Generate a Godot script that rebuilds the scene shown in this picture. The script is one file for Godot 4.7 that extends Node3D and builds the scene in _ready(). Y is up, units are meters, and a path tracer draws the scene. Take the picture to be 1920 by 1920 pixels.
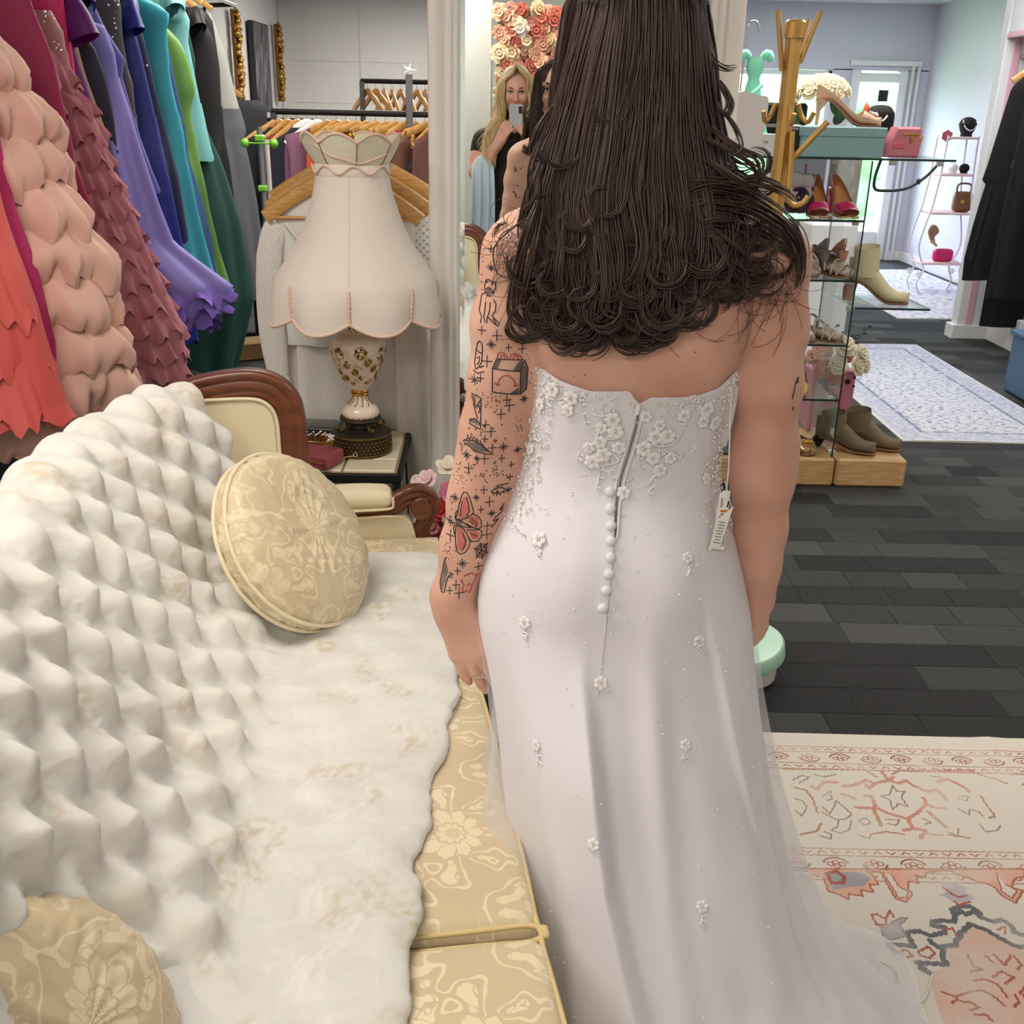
extends Node3D

# ------------------------------------------------------------------ mesh builder
class MB:
	var v := PackedVector3Array()
	var uv := PackedVector2Array()
	var c := PackedColorArray()
	var ix := PackedInt32Array()
	var nn := PackedVector3Array()
	var col := Color.WHITE
	var xf := Transform3D()
	var use_col := false

	func pt(p: Vector3, u := Vector2.ZERO) -> int:
		v.append(xf * p)
		uv.append(u)
		c.append(col)
		return v.size() - 1

	func tri(a: int, b: int, d: int) -> void:
		ix.append(a); ix.append(d); ix.append(b)

	func face(ps: Array) -> void:  # flat polygon, counter-clockwise from outside
		var b := v.size()
		for p in ps:
			pt(p)
		for i in range(1, ps.size() - 1):
			tri(b, b + i, b + i + 1)

	# rows j of nu points; wrap closes u
	func grid(P: PackedVector3Array, nu: int, nv: int, wrap := false, flip := false, us := Vector2.ONE) -> void:
		var b := v.size()
		for j in nv:
			for i in nu:
				v.append(xf * P[j * nu + i])
				uv.append(Vector2(float(i) / maxf(1, nu - 1), float(j) / maxf(1, nv - 1)) * us)
				c.append(col)
		var m := nu if wrap else nu - 1
		for j in nv - 1:
			for i in m:
				var k := (i + 1) % nu
				var p := b + j * nu + i
				var q := b + j * nu + k
				var r := p + nu
				var s := q + nu
				if flip:
					ix.append(p); ix.append(q); ix.append(s); ix.append(p); ix.append(s); ix.append(r)
				else:
					ix.append(p); ix.append(s); ix.append(q); ix.append(p); ix.append(r); ix.append(s)

	func box(ce: Vector3, s: Vector3, e := 0.0) -> void:  # chamfered box
		var h := s * 0.5
		if e <= 0.0:
			e = 0.0
		e = minf(e, minf(h.x, minf(h.y, h.z)) * 0.49)
		var hi := h - Vector3(e, e, e)
		for ax in 3:
			var a1 := (ax + 1) % 3
			var a2 := (ax + 2) % 3
			for sg in [1.0, -1.0]:
				var ps := []
				for q in [[-1, -1], [1, -1], [1, 1], [-1, 1]]:
					var p := Vector3.ZERO
					p[ax] = sg * h[ax]
					p[a1] = q[0] * hi[a1] * sg
					p[a2] = q[1] * hi[a2]
					ps.append(ce + p)
				face(ps)
		if e <= 0.0:
			return
		for ax in 3:
			var a1 := (ax + 1) % 3
			var a2 := (ax + 2) % 3
			for s1 in [1.0, -1.0]:
				for s2 in [1.0, -1.0]:
					var p0 := Vector3.ZERO
					var p1 := Vector3.ZERO
					p0[a1] = s1 * h[a1]; p0[a2] = s2 * hi[a2]
					p1[a1] = s1 * hi[a1]; p1[a2] = s2 * h[a2]
					var d := Vector3.ZERO
					d[ax] = hi[ax]
					if s1 * s2 > 0:
						face([ce + p0 - d, ce + p0 + d, ce + p1 + d, ce + p1 - d].duplicate() if false else [ce + p0 - d, ce + p1 - d, ce + p1 + d, ce + p0 + d])
					else:
						face([ce + p0 - d, ce + p0 + d, ce + p1 + d, ce + p1 - d])
		for s0 in [1.0, -1.0]:
			for s1 in [1.0, -1.0]:
				for s2 in [1.0, -1.0]:
					var x := ce + Vector3(s0 * h.x, s1 * hi.y, s2 * hi.z)
					var y := ce + Vector3(s0 * hi.x, s1 * h.y, s2 * hi.z)
					var z := ce + Vector3(s0 * hi.x, s1 * hi.y, s2 * h.z)
					face([x, y, z] if s0 * s1 * s2 > 0 else [x, z, y])

	func bar(a: Vector3, b: Vector3, w: float, d: float, up := Vector3.UP, e := 0.0) -> void:
		var z := (b - a).normalized()
		if absf(z.dot(up)) > 0.99:
			up = Vector3.RIGHT
		var x := up.cross(z).normalized()
		var y := z.cross(x)
		var keep := xf
		xf = xf * Transform3D(Basis(x, y, z), (a + b) * 0.5)
		box(Vector3.ZERO, Vector3(w, d, (b - a).length()), e)
		xf = keep

	func tube(path: PackedVector3Array, rad, sides := 8, cap := true, flat := 1.0, ref := Vector3.ZERO) -> void:
		var n := path.size()
		if n < 2:
			return
		var P := PackedVector3Array()
		var t := (path[1] - path[0]).normalized()
		var x := ref if ref != Vector3.ZERO else (Vector3.UP if absf(t.y) < 0.9 else Vector3.RIGHT)
		x = (x - t * x.dot(t)).normalized()
		var isa := rad is float or rad is int
		var cs := PackedVector2Array()
		for k in sides:
			cs.append(Vector2(cos(TAU * k / sides), sin(TAU * k / sides)))
		for i in n:
			var tt := (path[mini(i + 1, n - 1)] - path[maxi(i - 1, 0)]).normalized()
			if tt == Vector3.ZERO:
				tt = t
			x = (x - tt * x.dot(tt)).normalized()
			var y := tt.cross(x)
			var r: float = rad if isa else rad[i]
			for q in cs:
				P.append(path[i] + x * (q.x * r) + y * (q.y * r * flat))
			t = tt
		grid(P, sides, n, true)
		if cap:
			var b := v.size()
			for k in sides:
				pt(P[k]); 
			for k in sides:
				pt(P[(n - 1) * sides + k])
			for k in range(1, sides - 1):
				tri(b, b + k + 1, b + k)
				tri(b + sides, b + sides + k, b + sides + k + 1)

	func sweep(path: PackedVector3Array, prof: PackedVector2Array, ref: Vector3, cap := true, scale = null) -> void:
		var n := path.size()
		var m := prof.size()
		var P := PackedVector3Array()
		var x := ref
		for i in n:
			var t := (path[mini(i + 1, n - 1)] - path[maxi(i - 1, 0)]).normalized()
			x = (ref - t * ref.dot(t)).normalized()
			var y := t.cross(x)
			var k: float = 1.0 if scale == null else scale[i]
			for q in prof:
				P.append(path[i] + x * (q.x * k) + y * (q.y * k))
		grid(P, m, n, true)
		if cap:
			var a := []
			var b := []
			for k in m:
				a.append(P[m - 1 - k])
				b.append(P[(n - 1) * m + k])
			face(a)
			face(b)

	func lathe(pr: PackedVector2Array, seg := 24, fn = null) -> void:  # (radius, height) from bottom to top on the outside
		var start := 0
		for i in range(1, pr.size()):
			var sharp := i == pr.size() - 1
			if not sharp:
				var a := (pr[i] - pr[i - 1]).normalized()
				var b := (pr[i + 1] - pr[i]).normalized()
				sharp = a.dot(b) < 0.75
			if sharp:
				var P := PackedVector3Array()
				for j in range(start, i + 1):
					for k in seg:
						var th := TAU * k / seg
						var r := pr[j].x
						var y := pr[j].y
						if fn != null:
							var q: Vector2 = fn.call(th, pr[j])
							r = q.x
							y = q.y
						P.append(Vector3(cos(th) * r, y, -sin(th) * r))
				grid(P, seg, i - start + 1, true)
				start = i

	func ball(ce: Vector3, r, nu := 12, nv := 8) -> void:
		var rr: Vector3 = r if r is Vector3 else Vector3(r, r, r)
		var P := PackedVector3Array()
		for j in nv + 1:
			var ph := PI * j / nv - PI / 2
			for i in nu:
				var th := TAU * i / nu
				P.append(ce + Vector3(cos(th) * cos(ph), sin(ph), -sin(th) * cos(ph)) * rr)
		grid(P, nu, nv + 1, true)

	func extrude(poly: PackedVector2Array, depth: float, e := 0.0) -> void:  # in xy, centred on z
		var n := poly.size()
		var area := 0.0
		for i in n:
			area += poly[i].cross(poly[(i + 1) % n])
		if area < 0:
			poly = poly.duplicate()
			poly.reverse()
		var h := depth * 0.5
		var inner := poly
		if e > 0:
			var off := Geometry2D.offset_polygon(poly, -e, Geometry2D.JOIN_MITER)
			if off.size() == 1 and off[0].size() == n:
				# align start
				var best := 0
				var bd := 1e9
				for i in n:
					var dd := off[0][i].distance_to(poly[0])
					if dd < bd:
						bd = dd
						best = i
				inner = PackedVector2Array()
				for i in n:
					inner.append(off[0][(i + best) % n])
			else:
				e = 0.0
		var idx := Geometry2D.triangulate_polygon(inner)
		for sg in [1.0, -1.0]:
			var b := v.size()
			for p in inner:
				pt(Vector3(p.x, p.y, sg * h))
			for k in range(0, idx.size(), 3):
				var A := inner[idx[k]]
				var up := (inner[idx[k + 1]] - A).cross(inner[idx[k + 2]] - A) > 0
				if up == (sg > 0):
					tri(b + idx[k], b + idx[k + 1], b + idx[k + 2])
				else:
					tri(b + idx[k], b + idx[k + 2], b + idx[k + 1])
		var ring := [[inner, -h], [poly, -h + e], [poly, h - e], [inner, h]] if e > 0 else [[poly, -h], [poly, h]]
		for j in ring.size() - 1:
			var r0: PackedVector2Array = ring[j][0]
			var r1: PackedVector2Array = ring[j + 1][0]
			var z0: float = ring[j][1]
			var z1: float = ring[j + 1][1]
			var b := -1
			for i in n + 1:
				var k := i % n
				var d0 := (poly[k] - poly[(k + n - 1) % n]).normalized()
				var d1 := (poly[(k + 1) % n] - poly[k]).normalized()
				var sharp := d0.dot(d1) < 0.8
				var a0 := pt(Vector3(r0[k].x, r0[k].y, z0))
				pt(Vector3(r1[k].x, r1[k].y, z1))
				if i > 0:
					tri(b, a0, a0 + 1)
					tri(b, a0 + 1, b + 1)
				b = a0
				if sharp and i < n:
					b = pt(Vector3(r0[k].x, r0[k].y, z0))
					pt(Vector3(r1[k].x, r1[k].y, z1))

	func mesh() -> ArrayMesh:
		var n := PackedVector3Array()
		if nn.size() == v.size():
			n = nn
		else:
			n.resize(v.size())
			for k in range(0, ix.size(), 3):
				var a := ix[k]
				var b := ix[k + 1]
				var d := ix[k + 2]
				var f := (v[d] - v[a]).cross(v[b] - v[a])
				n[a] += f
				n[b] += f
				n[d] += f
			for i in n.size():
				n[i] = n[i].normalized()
		var arr := []
		arr.resize(Mesh.ARRAY_MAX)
		arr[Mesh.ARRAY_VERTEX] = v
		arr[Mesh.ARRAY_NORMAL] = n
		arr[Mesh.ARRAY_TEX_UV] = uv
		if use_col:
			arr[Mesh.ARRAY_COLOR] = c
		arr[Mesh.ARRAY_INDEX] = ix
		var m := ArrayMesh.new()
		if ix.size():
			m.add_surface_from_arrays(Mesh.PRIMITIVE_TRIANGLES, arr)
		return m

# ------------------------------------------------------------------ naming and tagging
var used := {}

func numbered(n: String) -> String:
	if not used.has(n):
		used[n] = 0
		return n
	used[n] += 1
	return "%s_%03d" % [n, used[n]]

func tag(o: Node3D, label: String, cat: String, group := "") -> Node3D:
	o.set_meta("label", label)
	o.set_meta("category", cat)
	if group != "":
		o.set_meta("group", group)
	return o

func thing(n: String, label: String, cat: String, at := Vector3.ZERO, group := "") -> Node3D:
	var o := Node3D.new()
	o.name = numbered(n)
	add_child(o)
	o.position = at
	return tag(o, label, cat, group)

func part(n: String, mb, m: Material, parent: Node3D) -> MeshInstance3D:
	var o := MeshInstance3D.new()
	o.mesh = mb.mesh() if mb is MB else mb
	o.name = n
	o.material_override = m
	o.material_override = null
	for k in o.mesh.get_surface_count():
		o.set_surface_override_material(k, m)
	parent.add_child(o, true)
	return o

func single(n: String, mb, m: Material, label: String, cat: String, group := "") -> MeshInstance3D:
	var o := part(numbered(n), mb, m, self)
	tag(o, label, cat, group)
	return o

func struct(n: String, mb, m: Material) -> MeshInstance3D:
	var o := part(numbered(n), mb, m, self)
	o.set_meta("kind", "structure")
	return o

func copy_of(src: Node3D, label: String, xfm: Transform3D) -> Node3D:
	var stem := src.name.rstrip("0123456789").rstrip("_")
	var r: Node3D = src.duplicate()
	r.name = numbered(stem)
	add_child(r)
	r.transform = xfm
	r.set_meta("label", label)
	return r

# ------------------------------------------------------------------ small tools
func V(s: String) -> PackedVector2Array:
	var r := PackedVector2Array()
	var k := 0.0001 if s.begins_with("#") else 1.0   # "#" marks whole tenths of a millimetre
	for t in s.trim_prefix("#").split(" ", false):
		var q := t.split(",")
		r.append(Vector2(q[0].to_float(), q[1].to_float()) * k)
	return r

func V3(s: String) -> PackedVector3Array:
	var r := PackedVector3Array()
	for t in s.split(" ", false):
		var q := t.split(",")
		r.append(Vector3(q[0].to_float(), q[1].to_float(), q[2].to_float()))
	return r

func curve(p: PackedVector3Array, n: int) -> PackedVector3Array:  # smooth path through points
	var r := PackedVector3Array()
	var m := p.size()
	for i in n:
		var t := float(i) / (n - 1) * (m - 1)
		var k := mini(int(t), m - 2)
		var f := t - k
		r.append(p[k].cubic_interpolate(p[k + 1], p[maxi(k - 1, 0)], p[mini(k + 2, m - 1)], f))
	return r

func curve2(p: PackedVector2Array, n: int, closed := false) -> PackedVector2Array:
	var r := PackedVector2Array()
	var m := p.size()
	for i in n:
		if closed:
			var t := float(i) / n * m
			var k := int(t) % m
			r.append(p[k].cubic_interpolate(p[(k + 1) % m], p[(k + m - 1) % m], p[(k + 2) % m], t - int(t)))
		else:
			var t := float(i) / (n - 1) * (m - 1)
			var k := mini(int(t), m - 2)
			r.append(p[k].cubic_interpolate(p[k + 1], p[maxi(k - 1, 0)], p[mini(k + 2, m - 1)], t - k))
	return r

# value of a polyline (x as a function of y), y descending or ascending
func x_at(p: PackedVector2Array, y: float) -> float:
	var n := p.size()
	var desc := p[0].y > p[n - 1].y
	for i in n - 1:
		var a := p[i] if not desc else p[n - 1 - i]
		var b := p[i + 1] if not desc else p[n - 2 - i]
		if y <= b.y or i == n - 2:
			var t := clampf((y - a.y) / maxf(1e-6, b.y - a.y), 0.0, 1.0)
			return lerpf(a.x, b.x, t)
	return p[0].x

func spun(ce: Vector3, yaw := 0.0, pitch := 0.0, roll := 0.0) -> Transform3D:
	return Transform3D(Basis.from_euler(Vector3(pitch, yaw, roll)), ce)

var M := {}
var rng := RandomNumberGenerator.new()

func noise_tex(freq: float, size := 256, oct := 3, ramp = null, type := FastNoiseLite.TYPE_SIMPLEX_SMOOTH, sd := 1) -> NoiseTexture2D:
	var f := FastNoiseLite.new()
	f.noise_type = type
	f.frequency = freq
	f.fractal_octaves = oct
	f.seed = sd
	var t := NoiseTexture2D.new()
	t.width = size
	t.height = size
	t.seamless = true
	t.noise = f
	if ramp != null:
		var g := Gradient.new()
		g.offsets = PackedFloat32Array([0.0, 1.0])
		g.colors = PackedColorArray(ramp)
		t.color_ramp = g
	return t

func mat(cl: Color, rough := 0.7, metal := 0.0) -> StandardMaterial3D:
	var m := StandardMaterial3D.new()
	m.albedo_color = cl
	m.roughness = rough
	m.metallic = metal
	return m

func rgb(r: int, g: int, b: int) -> Color:
	return Color(r / 255.0, g / 255.0, b / 255.0)

func grain(m: StandardMaterial3D, tex: Texture2D, scale: float, height: float, world := false) -> StandardMaterial3D:
	m.uv1_triplanar = true
	m.uv1_world_triplanar = world
	m.uv1_scale = Vector3(scale, scale, scale)
	m.heightmap_enabled = true
	m.heightmap_texture = tex
	m.heightmap_scale = height
	return m

func tinted(m: StandardMaterial3D, tex: Texture2D, scale: Vector3) -> StandardMaterial3D:
	m.uv1_triplanar = true
	m.uv1_scale = scale
	m.albedo_texture = tex
	return m

func gloss(m: StandardMaterial3D, amount := 0.6, rough := 0.15) -> StandardMaterial3D:
	m.clearcoat_enabled = true
	m.clearcoat = amount
	m.clearcoat_roughness = rough
	return m

func sheen(m: StandardMaterial3D, a := 0.5) -> StandardMaterial3D:
	m.rim_enabled = true
	m.rim = a
	m.rim_tint = 0.5
	return m

func glass(cl: Color, a := 0.12) -> StandardMaterial3D:
	var m := mat(Color(cl.r, cl.g, cl.b, a), 0.03)
	m.transparency = BaseMaterial3D.TRANSPARENCY_ALPHA
	m.metallic_specular = 0.5
	return m

func sheer(cl: Color, a: float) -> StandardMaterial3D:
	var m := mat(Color(cl.r, cl.g, cl.b, a), 0.75)
	m.transparency = BaseMaterial3D.TRANSPARENCY_ALPHA
	return m

# ------------------------------------------------------------------ entry
func _ready() -> void:
	rng.seed = 7
	setup_camera_and_light()
	make_materials()
	build_room()
	build_mirror()
	build_sofa()
	build_bride()
	build_holder()
	build_gowns()
	build_lamp_table()
	build_white_rack()
	build_back_racks()
	build_shoe_display()
	build_right_side()
	build_rugs()

func panel(at: Vector3, sx: float, sz: float, e: float, cl: Color, place: String) -> void:
	var t := thing("ceiling_light", "white ceiling light panel above the " + place, "ceiling light", at, "ceiling light panels")
	var fr := MB.new()
	for s in [-1, 1]:
		fr.box(Vector3(0, 0, s * (sz / 2 + 0.015)), Vector3(sx + 0.06, 0.04, 0.03), 0.004)
		fr.box(Vector3(s * (sx / 2 + 0.015), 0, 0), Vector3(0.03, 0.04, sz), 0.004)
	part("frame", fr, M.white_paint, t)
	var g := MB.new()
	g.box(Vector3(0, 0.004, 0), Vector3(sx, 0.02, sz))
	var m := mat(Color(0.95, 0.95, 0.93), 0.6)
	m.emission_enabled = true
	m.emission = cl
	m.emission_energy_multiplier = 0.8
	part("diffuser", g, m, t)
	var l := AreaLight3D.new()
	l.name = "panel_light"
	l.area_size = Vector2(sx, sz)
	l.light_color = cl
	l.light_energy = e
	l.shadow_enabled = true
	l.area_range = 20.0
	t.add_child(l, true)
	l.position = Vector3(0, -0.02, 0)
	l.rotation.x = -PI / 2

func setup_camera_and_light() -> void:
	var cam := Camera3D.new()
	cam.name = "camera"
	cam.fov = 2.0 * rad_to_deg(atan(960.0 / 1940.0))
	cam.near = 0.004
	cam.far = 80.0
	add_child(cam)
	cam.position = Vector3(0, 1.48, 0)
	cam.basis = Basis(Vector3.RIGHT, deg_to_rad(-21.3)) * Basis(Vector3.BACK, deg_to_rad(1.2))
	var env := Environment.new()
	env.tonemap_mode = Environment.TONE_MAPPER_LINEAR
	env.tonemap_exposure = 1.8
	env.background_mode = Environment.BG_SKY
	var sk := ProceduralSkyMaterial.new()
	sk.sky_top_color = Color(0.74, 0.79, 0.95)
	sk.sky_horizon_color = Color(0.92, 0.95, 1.0)
	sk.ground_horizon_color = Color(0.6, 0.7, 0.72)
	sk.ground_bottom_color = Color(0.3, 0.35, 0.33)
	sk.sky_energy_multiplier = 3.6
	sk.ground_energy_multiplier = 1.6
	var sky := Sky.new()
	sky.sky_material = sk
	env.sky = sky
	env.sdfgi_enabled = true
	env.ssao_enabled = true
	env.ssil_enabled = true
	var sun := DirectionalLight3D.new()
	sun.name = "sun"
	sun.light_energy = 5.0
	sun.light_color = Color(1.0, 0.97, 0.9)
	sun.light_angular_distance = 0.6
	sun.shadow_enabled = true
	add_child(sun)
	sun.look_at_from_position(Vector3.ZERO, Vector3(0.75, -1.0, 0.22))
	var we := WorldEnvironment.new()
	we.name = "environment"
	we.environment = env
	add_child(we)
	M.white_paint = mat(rgb(236, 236, 234), 0.6)
	var warm := Color(1.0, 0.965, 0.92)
	var cool := Color(0.955, 0.95, 1.0)
	var above := ["cream sofa", "coat stand side of the carpet", "woman with the phone", "flower wall", "gown rail", "glass shoe shelves", "long back rack", "gilt wall ornaments"]
	var n := 0
	for p in [[-1.0, -1.3, 0.85], [1.9, -2.6, 0.55], [-0.9, 1.3, 1.2], [0.9, 1.5, 0.8], [-0.9, -5.0, 0.9], [1.1, -4.4, 1.0], [-0.9, -7.6, 1.5], [-0.9, -10.0, 1.5]]:
		panel(Vector3(p[0], 2.53, p[1]), 1.2, 0.6, 1.9 * p[2], warm, above[n])
		n += 1
	for p in [[2.6, -6.4], [2.6, -9.6]]:
		panel(Vector3(p[0], 2.53, p[1]), 1.2, 0.6, 2.2, cool, "blue runner rug" if p[1] > -8 else "white rug by the far door")

func make_materials() -> void:
	var fine := noise_tex(0.12, 256, 3)
	var mid := noise_tex(0.04, 256, 4)
	var cell := noise_tex(0.08, 256, 2, null, FastNoiseLite.TYPE_CELLULAR)
	M.fine = fine
	M.mid = mid
	M.wall = grain(mat(rgb(214, 213, 210), 0.85), mid, 1.5, 0.12)
	M.wall_lilac = grain(mat(rgb(206, 205, 214), 0.85), mid, 1.5, 0.12)
	M.ceil = grain(mat(rgb(225, 224, 222), 0.9), fine, 3.0, 0.1)
	M.trim = mat(rgb(226, 228, 224), 0.45)
	M.pink_trim = mat(rgb(226, 178, 184), 0.5)
	M.black = grain(mat(rgb(14, 14, 15), 0.8), fine, 20.0, 0.05)
	M.black_gloss = gloss(mat(rgb(16, 16, 18), 0.35))
	M.chrome = mat(rgb(210, 212, 216), 0.16, 1.0)
	M.gold = mat(rgb(212, 170, 80), 0.28, 1.0)
	M.pearl = gloss(mat(rgb(240, 236, 230), 0.25), 0.8, 0.1)
	M.crystal = mat(rgb(235, 235, 240), 0.05, 1.0)
	M.iron = grain(mat(rgb(28, 26, 25), 0.55, 0.4), fine, 25.0, 0.05)
	M.glass = glass(Color(0.75, 0.9, 0.86), 0.10)
	M.glass_edge = mat(rgb(22, 44, 42), 0.4)
	M.hanger = tinted(gloss(mat(rgb(222, 176, 104), 0.45), 0.4, 0.25), noise_tex(0.02, 256, 3, [Color(0.8, 0.72, 0.6), Color(1, 1, 1)]), Vector3(3, 20, 20))
	M.white_cloth = sheen(grain(mat(rgb(230, 229, 226), 0.85), fine, 30.0, 0.03), 0.3)

func build_room() -> void:
	# shell with thickness: left wall x=-2.5, right wall x=4.05 and 3.9, back z=-11.7, behind the camera z=2.6
	var f := MB.new()
	f.box(Vector3(0.8, -0.06, -4.5), Vector3(7.2, 0.10, 15.0))
	var slab := struct("floor", f, mat(rgb(38, 38, 38), 0.95))
	carpet_tiles(slab)
	var c := MB.new()
	c.box(Vector3(0.8, 2.61, -4.5), Vector3(7.2, 0.12, 15.0))
	struct("ceiling", c, M.ceil)
	var w := MB.new()
	w.box(Vector3(-2.58, 1.25, -4.5), Vector3(0.14, 2.62, 15.0))
	struct("wall_left", w, M.wall)
	w = MB.new()
	w.box(Vector3(4.30, 1.25, -4.5), Vector3(0.14, 2.62, 15.0))
	struct("wall_right", w, M.wall_lilac)
	w = MB.new()
	w.box(Vector3(0.8, 1.25, 2.75), Vector3(7.2, 2.62, 0.14))
	struct("wall_front", w, M.wall)
	# back wall with a shop window and a glazed door
	w = MB.new()
	var zb := -11.77
	w.box(Vector3(-0.15, 1.25, zb), Vector3(4.7, 2.62, 0.14))           # neutral left part
	struct("wall_back", w, M.wall)
	w = MB.new()
	w.box(Vector3(3.26, 2.24, zb), Vector3(2.12, 0.64, 0.14))           # above the openings
	w.box(Vector3(2.72, 0.35, zb), Vector3(1.04, 0.82, 0.14))           # below the window
	w.box(Vector3(3.34, 0.96, zb), Vector3(0.2, 1.94, 0.14))            # between window and door
	w.box(Vector3(4.17, 0.96, zb), Vector3(0.30, 1.94, 0.14))           # right of the door
	struct("wall_back", w, M.wall_lilac)
	w = MB.new()
	for x in [-1.67, 0.55]:
		w.box(Vector3(x, 1.25, -11.695), Vector3(0.012, 2.5, 0.01))
	for y in [1.1, 1.5, 1.9, 2.3]:
		w.box(Vector3(-0.1, y, -11.697), Vector3(4.6, 0.004, 0.006))
	struct("trim_1", w, mat(rgb(204, 203, 200), 0.85))
	w = MB.new()
	w.box(Vector3(-0.15, 0.05, -11.69), Vector3(4.6, 0.1, 0.02), 0.004)
	w.box(Vector3(4.16, 0.05, -11.69), Vector3(0.2, 0.1, 0.02), 0.004)
	struct("baseboard_back", w, M.trim)
	w = MB.new()
	w.box(Vector3(-2.5, 0.05, -4.5), Vector3(0.02, 0.1, 14.4), 0.004)
	struct("baseboard_left", w, M.trim)
	w = MB.new()
	w.box(Vector3(4.22, 0.05, -9.5), Vector3(0.02, 0.1, 4.4), 0.004)
	struct("baseboard_right", w, M.trim)
	# window
	var wn := Node3D.new()
	wn.name = "window_1"
	wn.set_meta("kind", "structure")
	add_child(wn)
	w = MB.new()
	for x in [2.23, 2.74, 3.22]:
		w.box(Vector3(x, 1.34, zb), Vector3(0.05, 1.16, 0.10), 0.006)
	for y in [0.78, 1.89]:
		w.box(Vector3(2.725, y, zb), Vector3(1.03, 0.05, 0.10), 0.006)
	part("window_frame", w, M.trim, wn)
	for x in [2.485, 2.98]:
		w = MB.new()
		w.box(Vector3(x, 1.335, zb), Vector3(0.45, 1.06, 0.008))
		part("pane", w, M.glass, wn)
	# door
	var d := Node3D.new()
	d.name = "door_1"
	d.set_meta("kind", "structure")
	add_child(d)
	w = MB.new()
	for x in [3.48, 3.97]:
		w.box(Vector3(x, 0.96, -11.72), Vector3(0.09, 1.92, 0.12), 0.01)
	w.box(Vector3(3.725, 1.85, -11.72), Vector3(0.40, 0.09, 0.12), 0.01)
	w.box(Vector3(3.725, 0.16, -11.72), Vector3(0.40, 0.3, 0.08), 0.01)
	part("door_frame", w, M.trim, d)
	w = MB.new()
	w.box(Vector3(3.725, 1.05, -11.74), Vector3(0.40, 1.5, 0.008))
	part("pane", w, M.glass, d)
	w = MB.new()
	w.box(Vector3(3.80, 1.68, -11.725), Vector3(0.1, 0.11, 0.006), 0.002)
	part("door_notice", w, M.black, d)
	w = MB.new()
	for x in [4.06, 4.12]:
		w.box(Vector3(x, 1.0, -11.68), Vector3(0.03, 2.0, 0.04), 0.006)
	w.box(Vector3(3.77, 1.99, -11.68), Vector3(0.74, 0.05, 0.06), 0.006)
	struct("trim_2", w, M.trim)
	# bright door leaf standing half open by the shoe display
	outside()

func carpet_tiles(slab: Node3D) -> void:
	var tones := [rgb(44, 46, 46), rgb(58, 60, 59), rgb(70, 72, 70), rgb(82, 84, 81), rgb(36, 37, 39), rgb(64, 66, 65)]
	var ribs := Image.create(64, 64, false, Image.FORMAT_RGB8)
	for y in 64:
		for x in 64:
			var q := 0.5 + 0.5 * sin(TAU * x * 8 / 64.0)
			ribs.set_pixel(x, y, Color(q, q, q))
	var rt := ImageTexture.create_from_image(ribs)
	var tint_img := Image.create(64, 64, false, Image.FORMAT_RGB8)
	for y in 64:
		for x in 64:
			var q := 0.62 + 0.38 * (0.5 + 0.5 * sin(TAU * x * 8 / 64.0))
			tint_img.set_pixel(x, y, Color(q, q, q))
	var tt := ImageTexture.create_from_image(tint_img)
	var mats := []
	for k in 12:
		var m := mat(tones[k % 6], 0.95)
		m.uv1_triplanar = true
		m.albedo_texture = tt
		m.heightmap_enabled = true
		m.heightmap_texture = rt
		m.heightmap_scale = 0.12
		m.uv1_scale = Vector3(18, 18, 18)
		mats.append(m)
	var meshes := []
	for k in 4:
		var b := MB.new()
		b.box(Vector3(0, 0, 0), Vector3([0.2, 0.3, 0.4, 0.25][k] - 0.001, 0.012, 0.131), 0.0015)
		meshes.append(b.mesh())
	var far := []
	for k in 6:
		far.append(MB.new())
	var count := 0
	var z := 0.2
	var row := 0
	while z > -11.6:
		z -= 0.132
		row += 1
		var x := -2.45 - rng.randf() * 0.2
		while x < 4.2:
			var k := rng.randi() % 4
			var wd: float = [0.2, 0.3, 0.4, 0.25][k]
			var cx := x + wd / 2
			x += wd
			var tone := rng.randi() % 6
			var dist := -z
			# near tiles that the picture shows: to the right of the dress, between the rugs
			var seen := cx > 0.35 and cx < 0.55 * dist + 0.25 and dist > 2.1 and dist < 4.75 and not (dist > 4.85 and cx > 1.8)
			var left := cx < -1.1 and cx > -2.3 and dist > 5.0 and dist < 7.0
			var p := Vector3(cx, -0.006, z)
			if (seen or left) and count < 298:
				count += 1
				var o := MeshInstance3D.new()
				o.mesh = meshes[k]
				o.name = "carpet_tile"
				o.set_surface_override_material(0, mats[tone])
				slab.add_child(o, true)
				o.position = p
			else:
				far[tone].box(p, Vector3(wd - 0.001, 0.012, 0.131))
	for k in 6:
		var o := part("carpet_tiles", far[k], mats[k], slab)
		o.set_meta("kind", "stuff")

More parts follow.
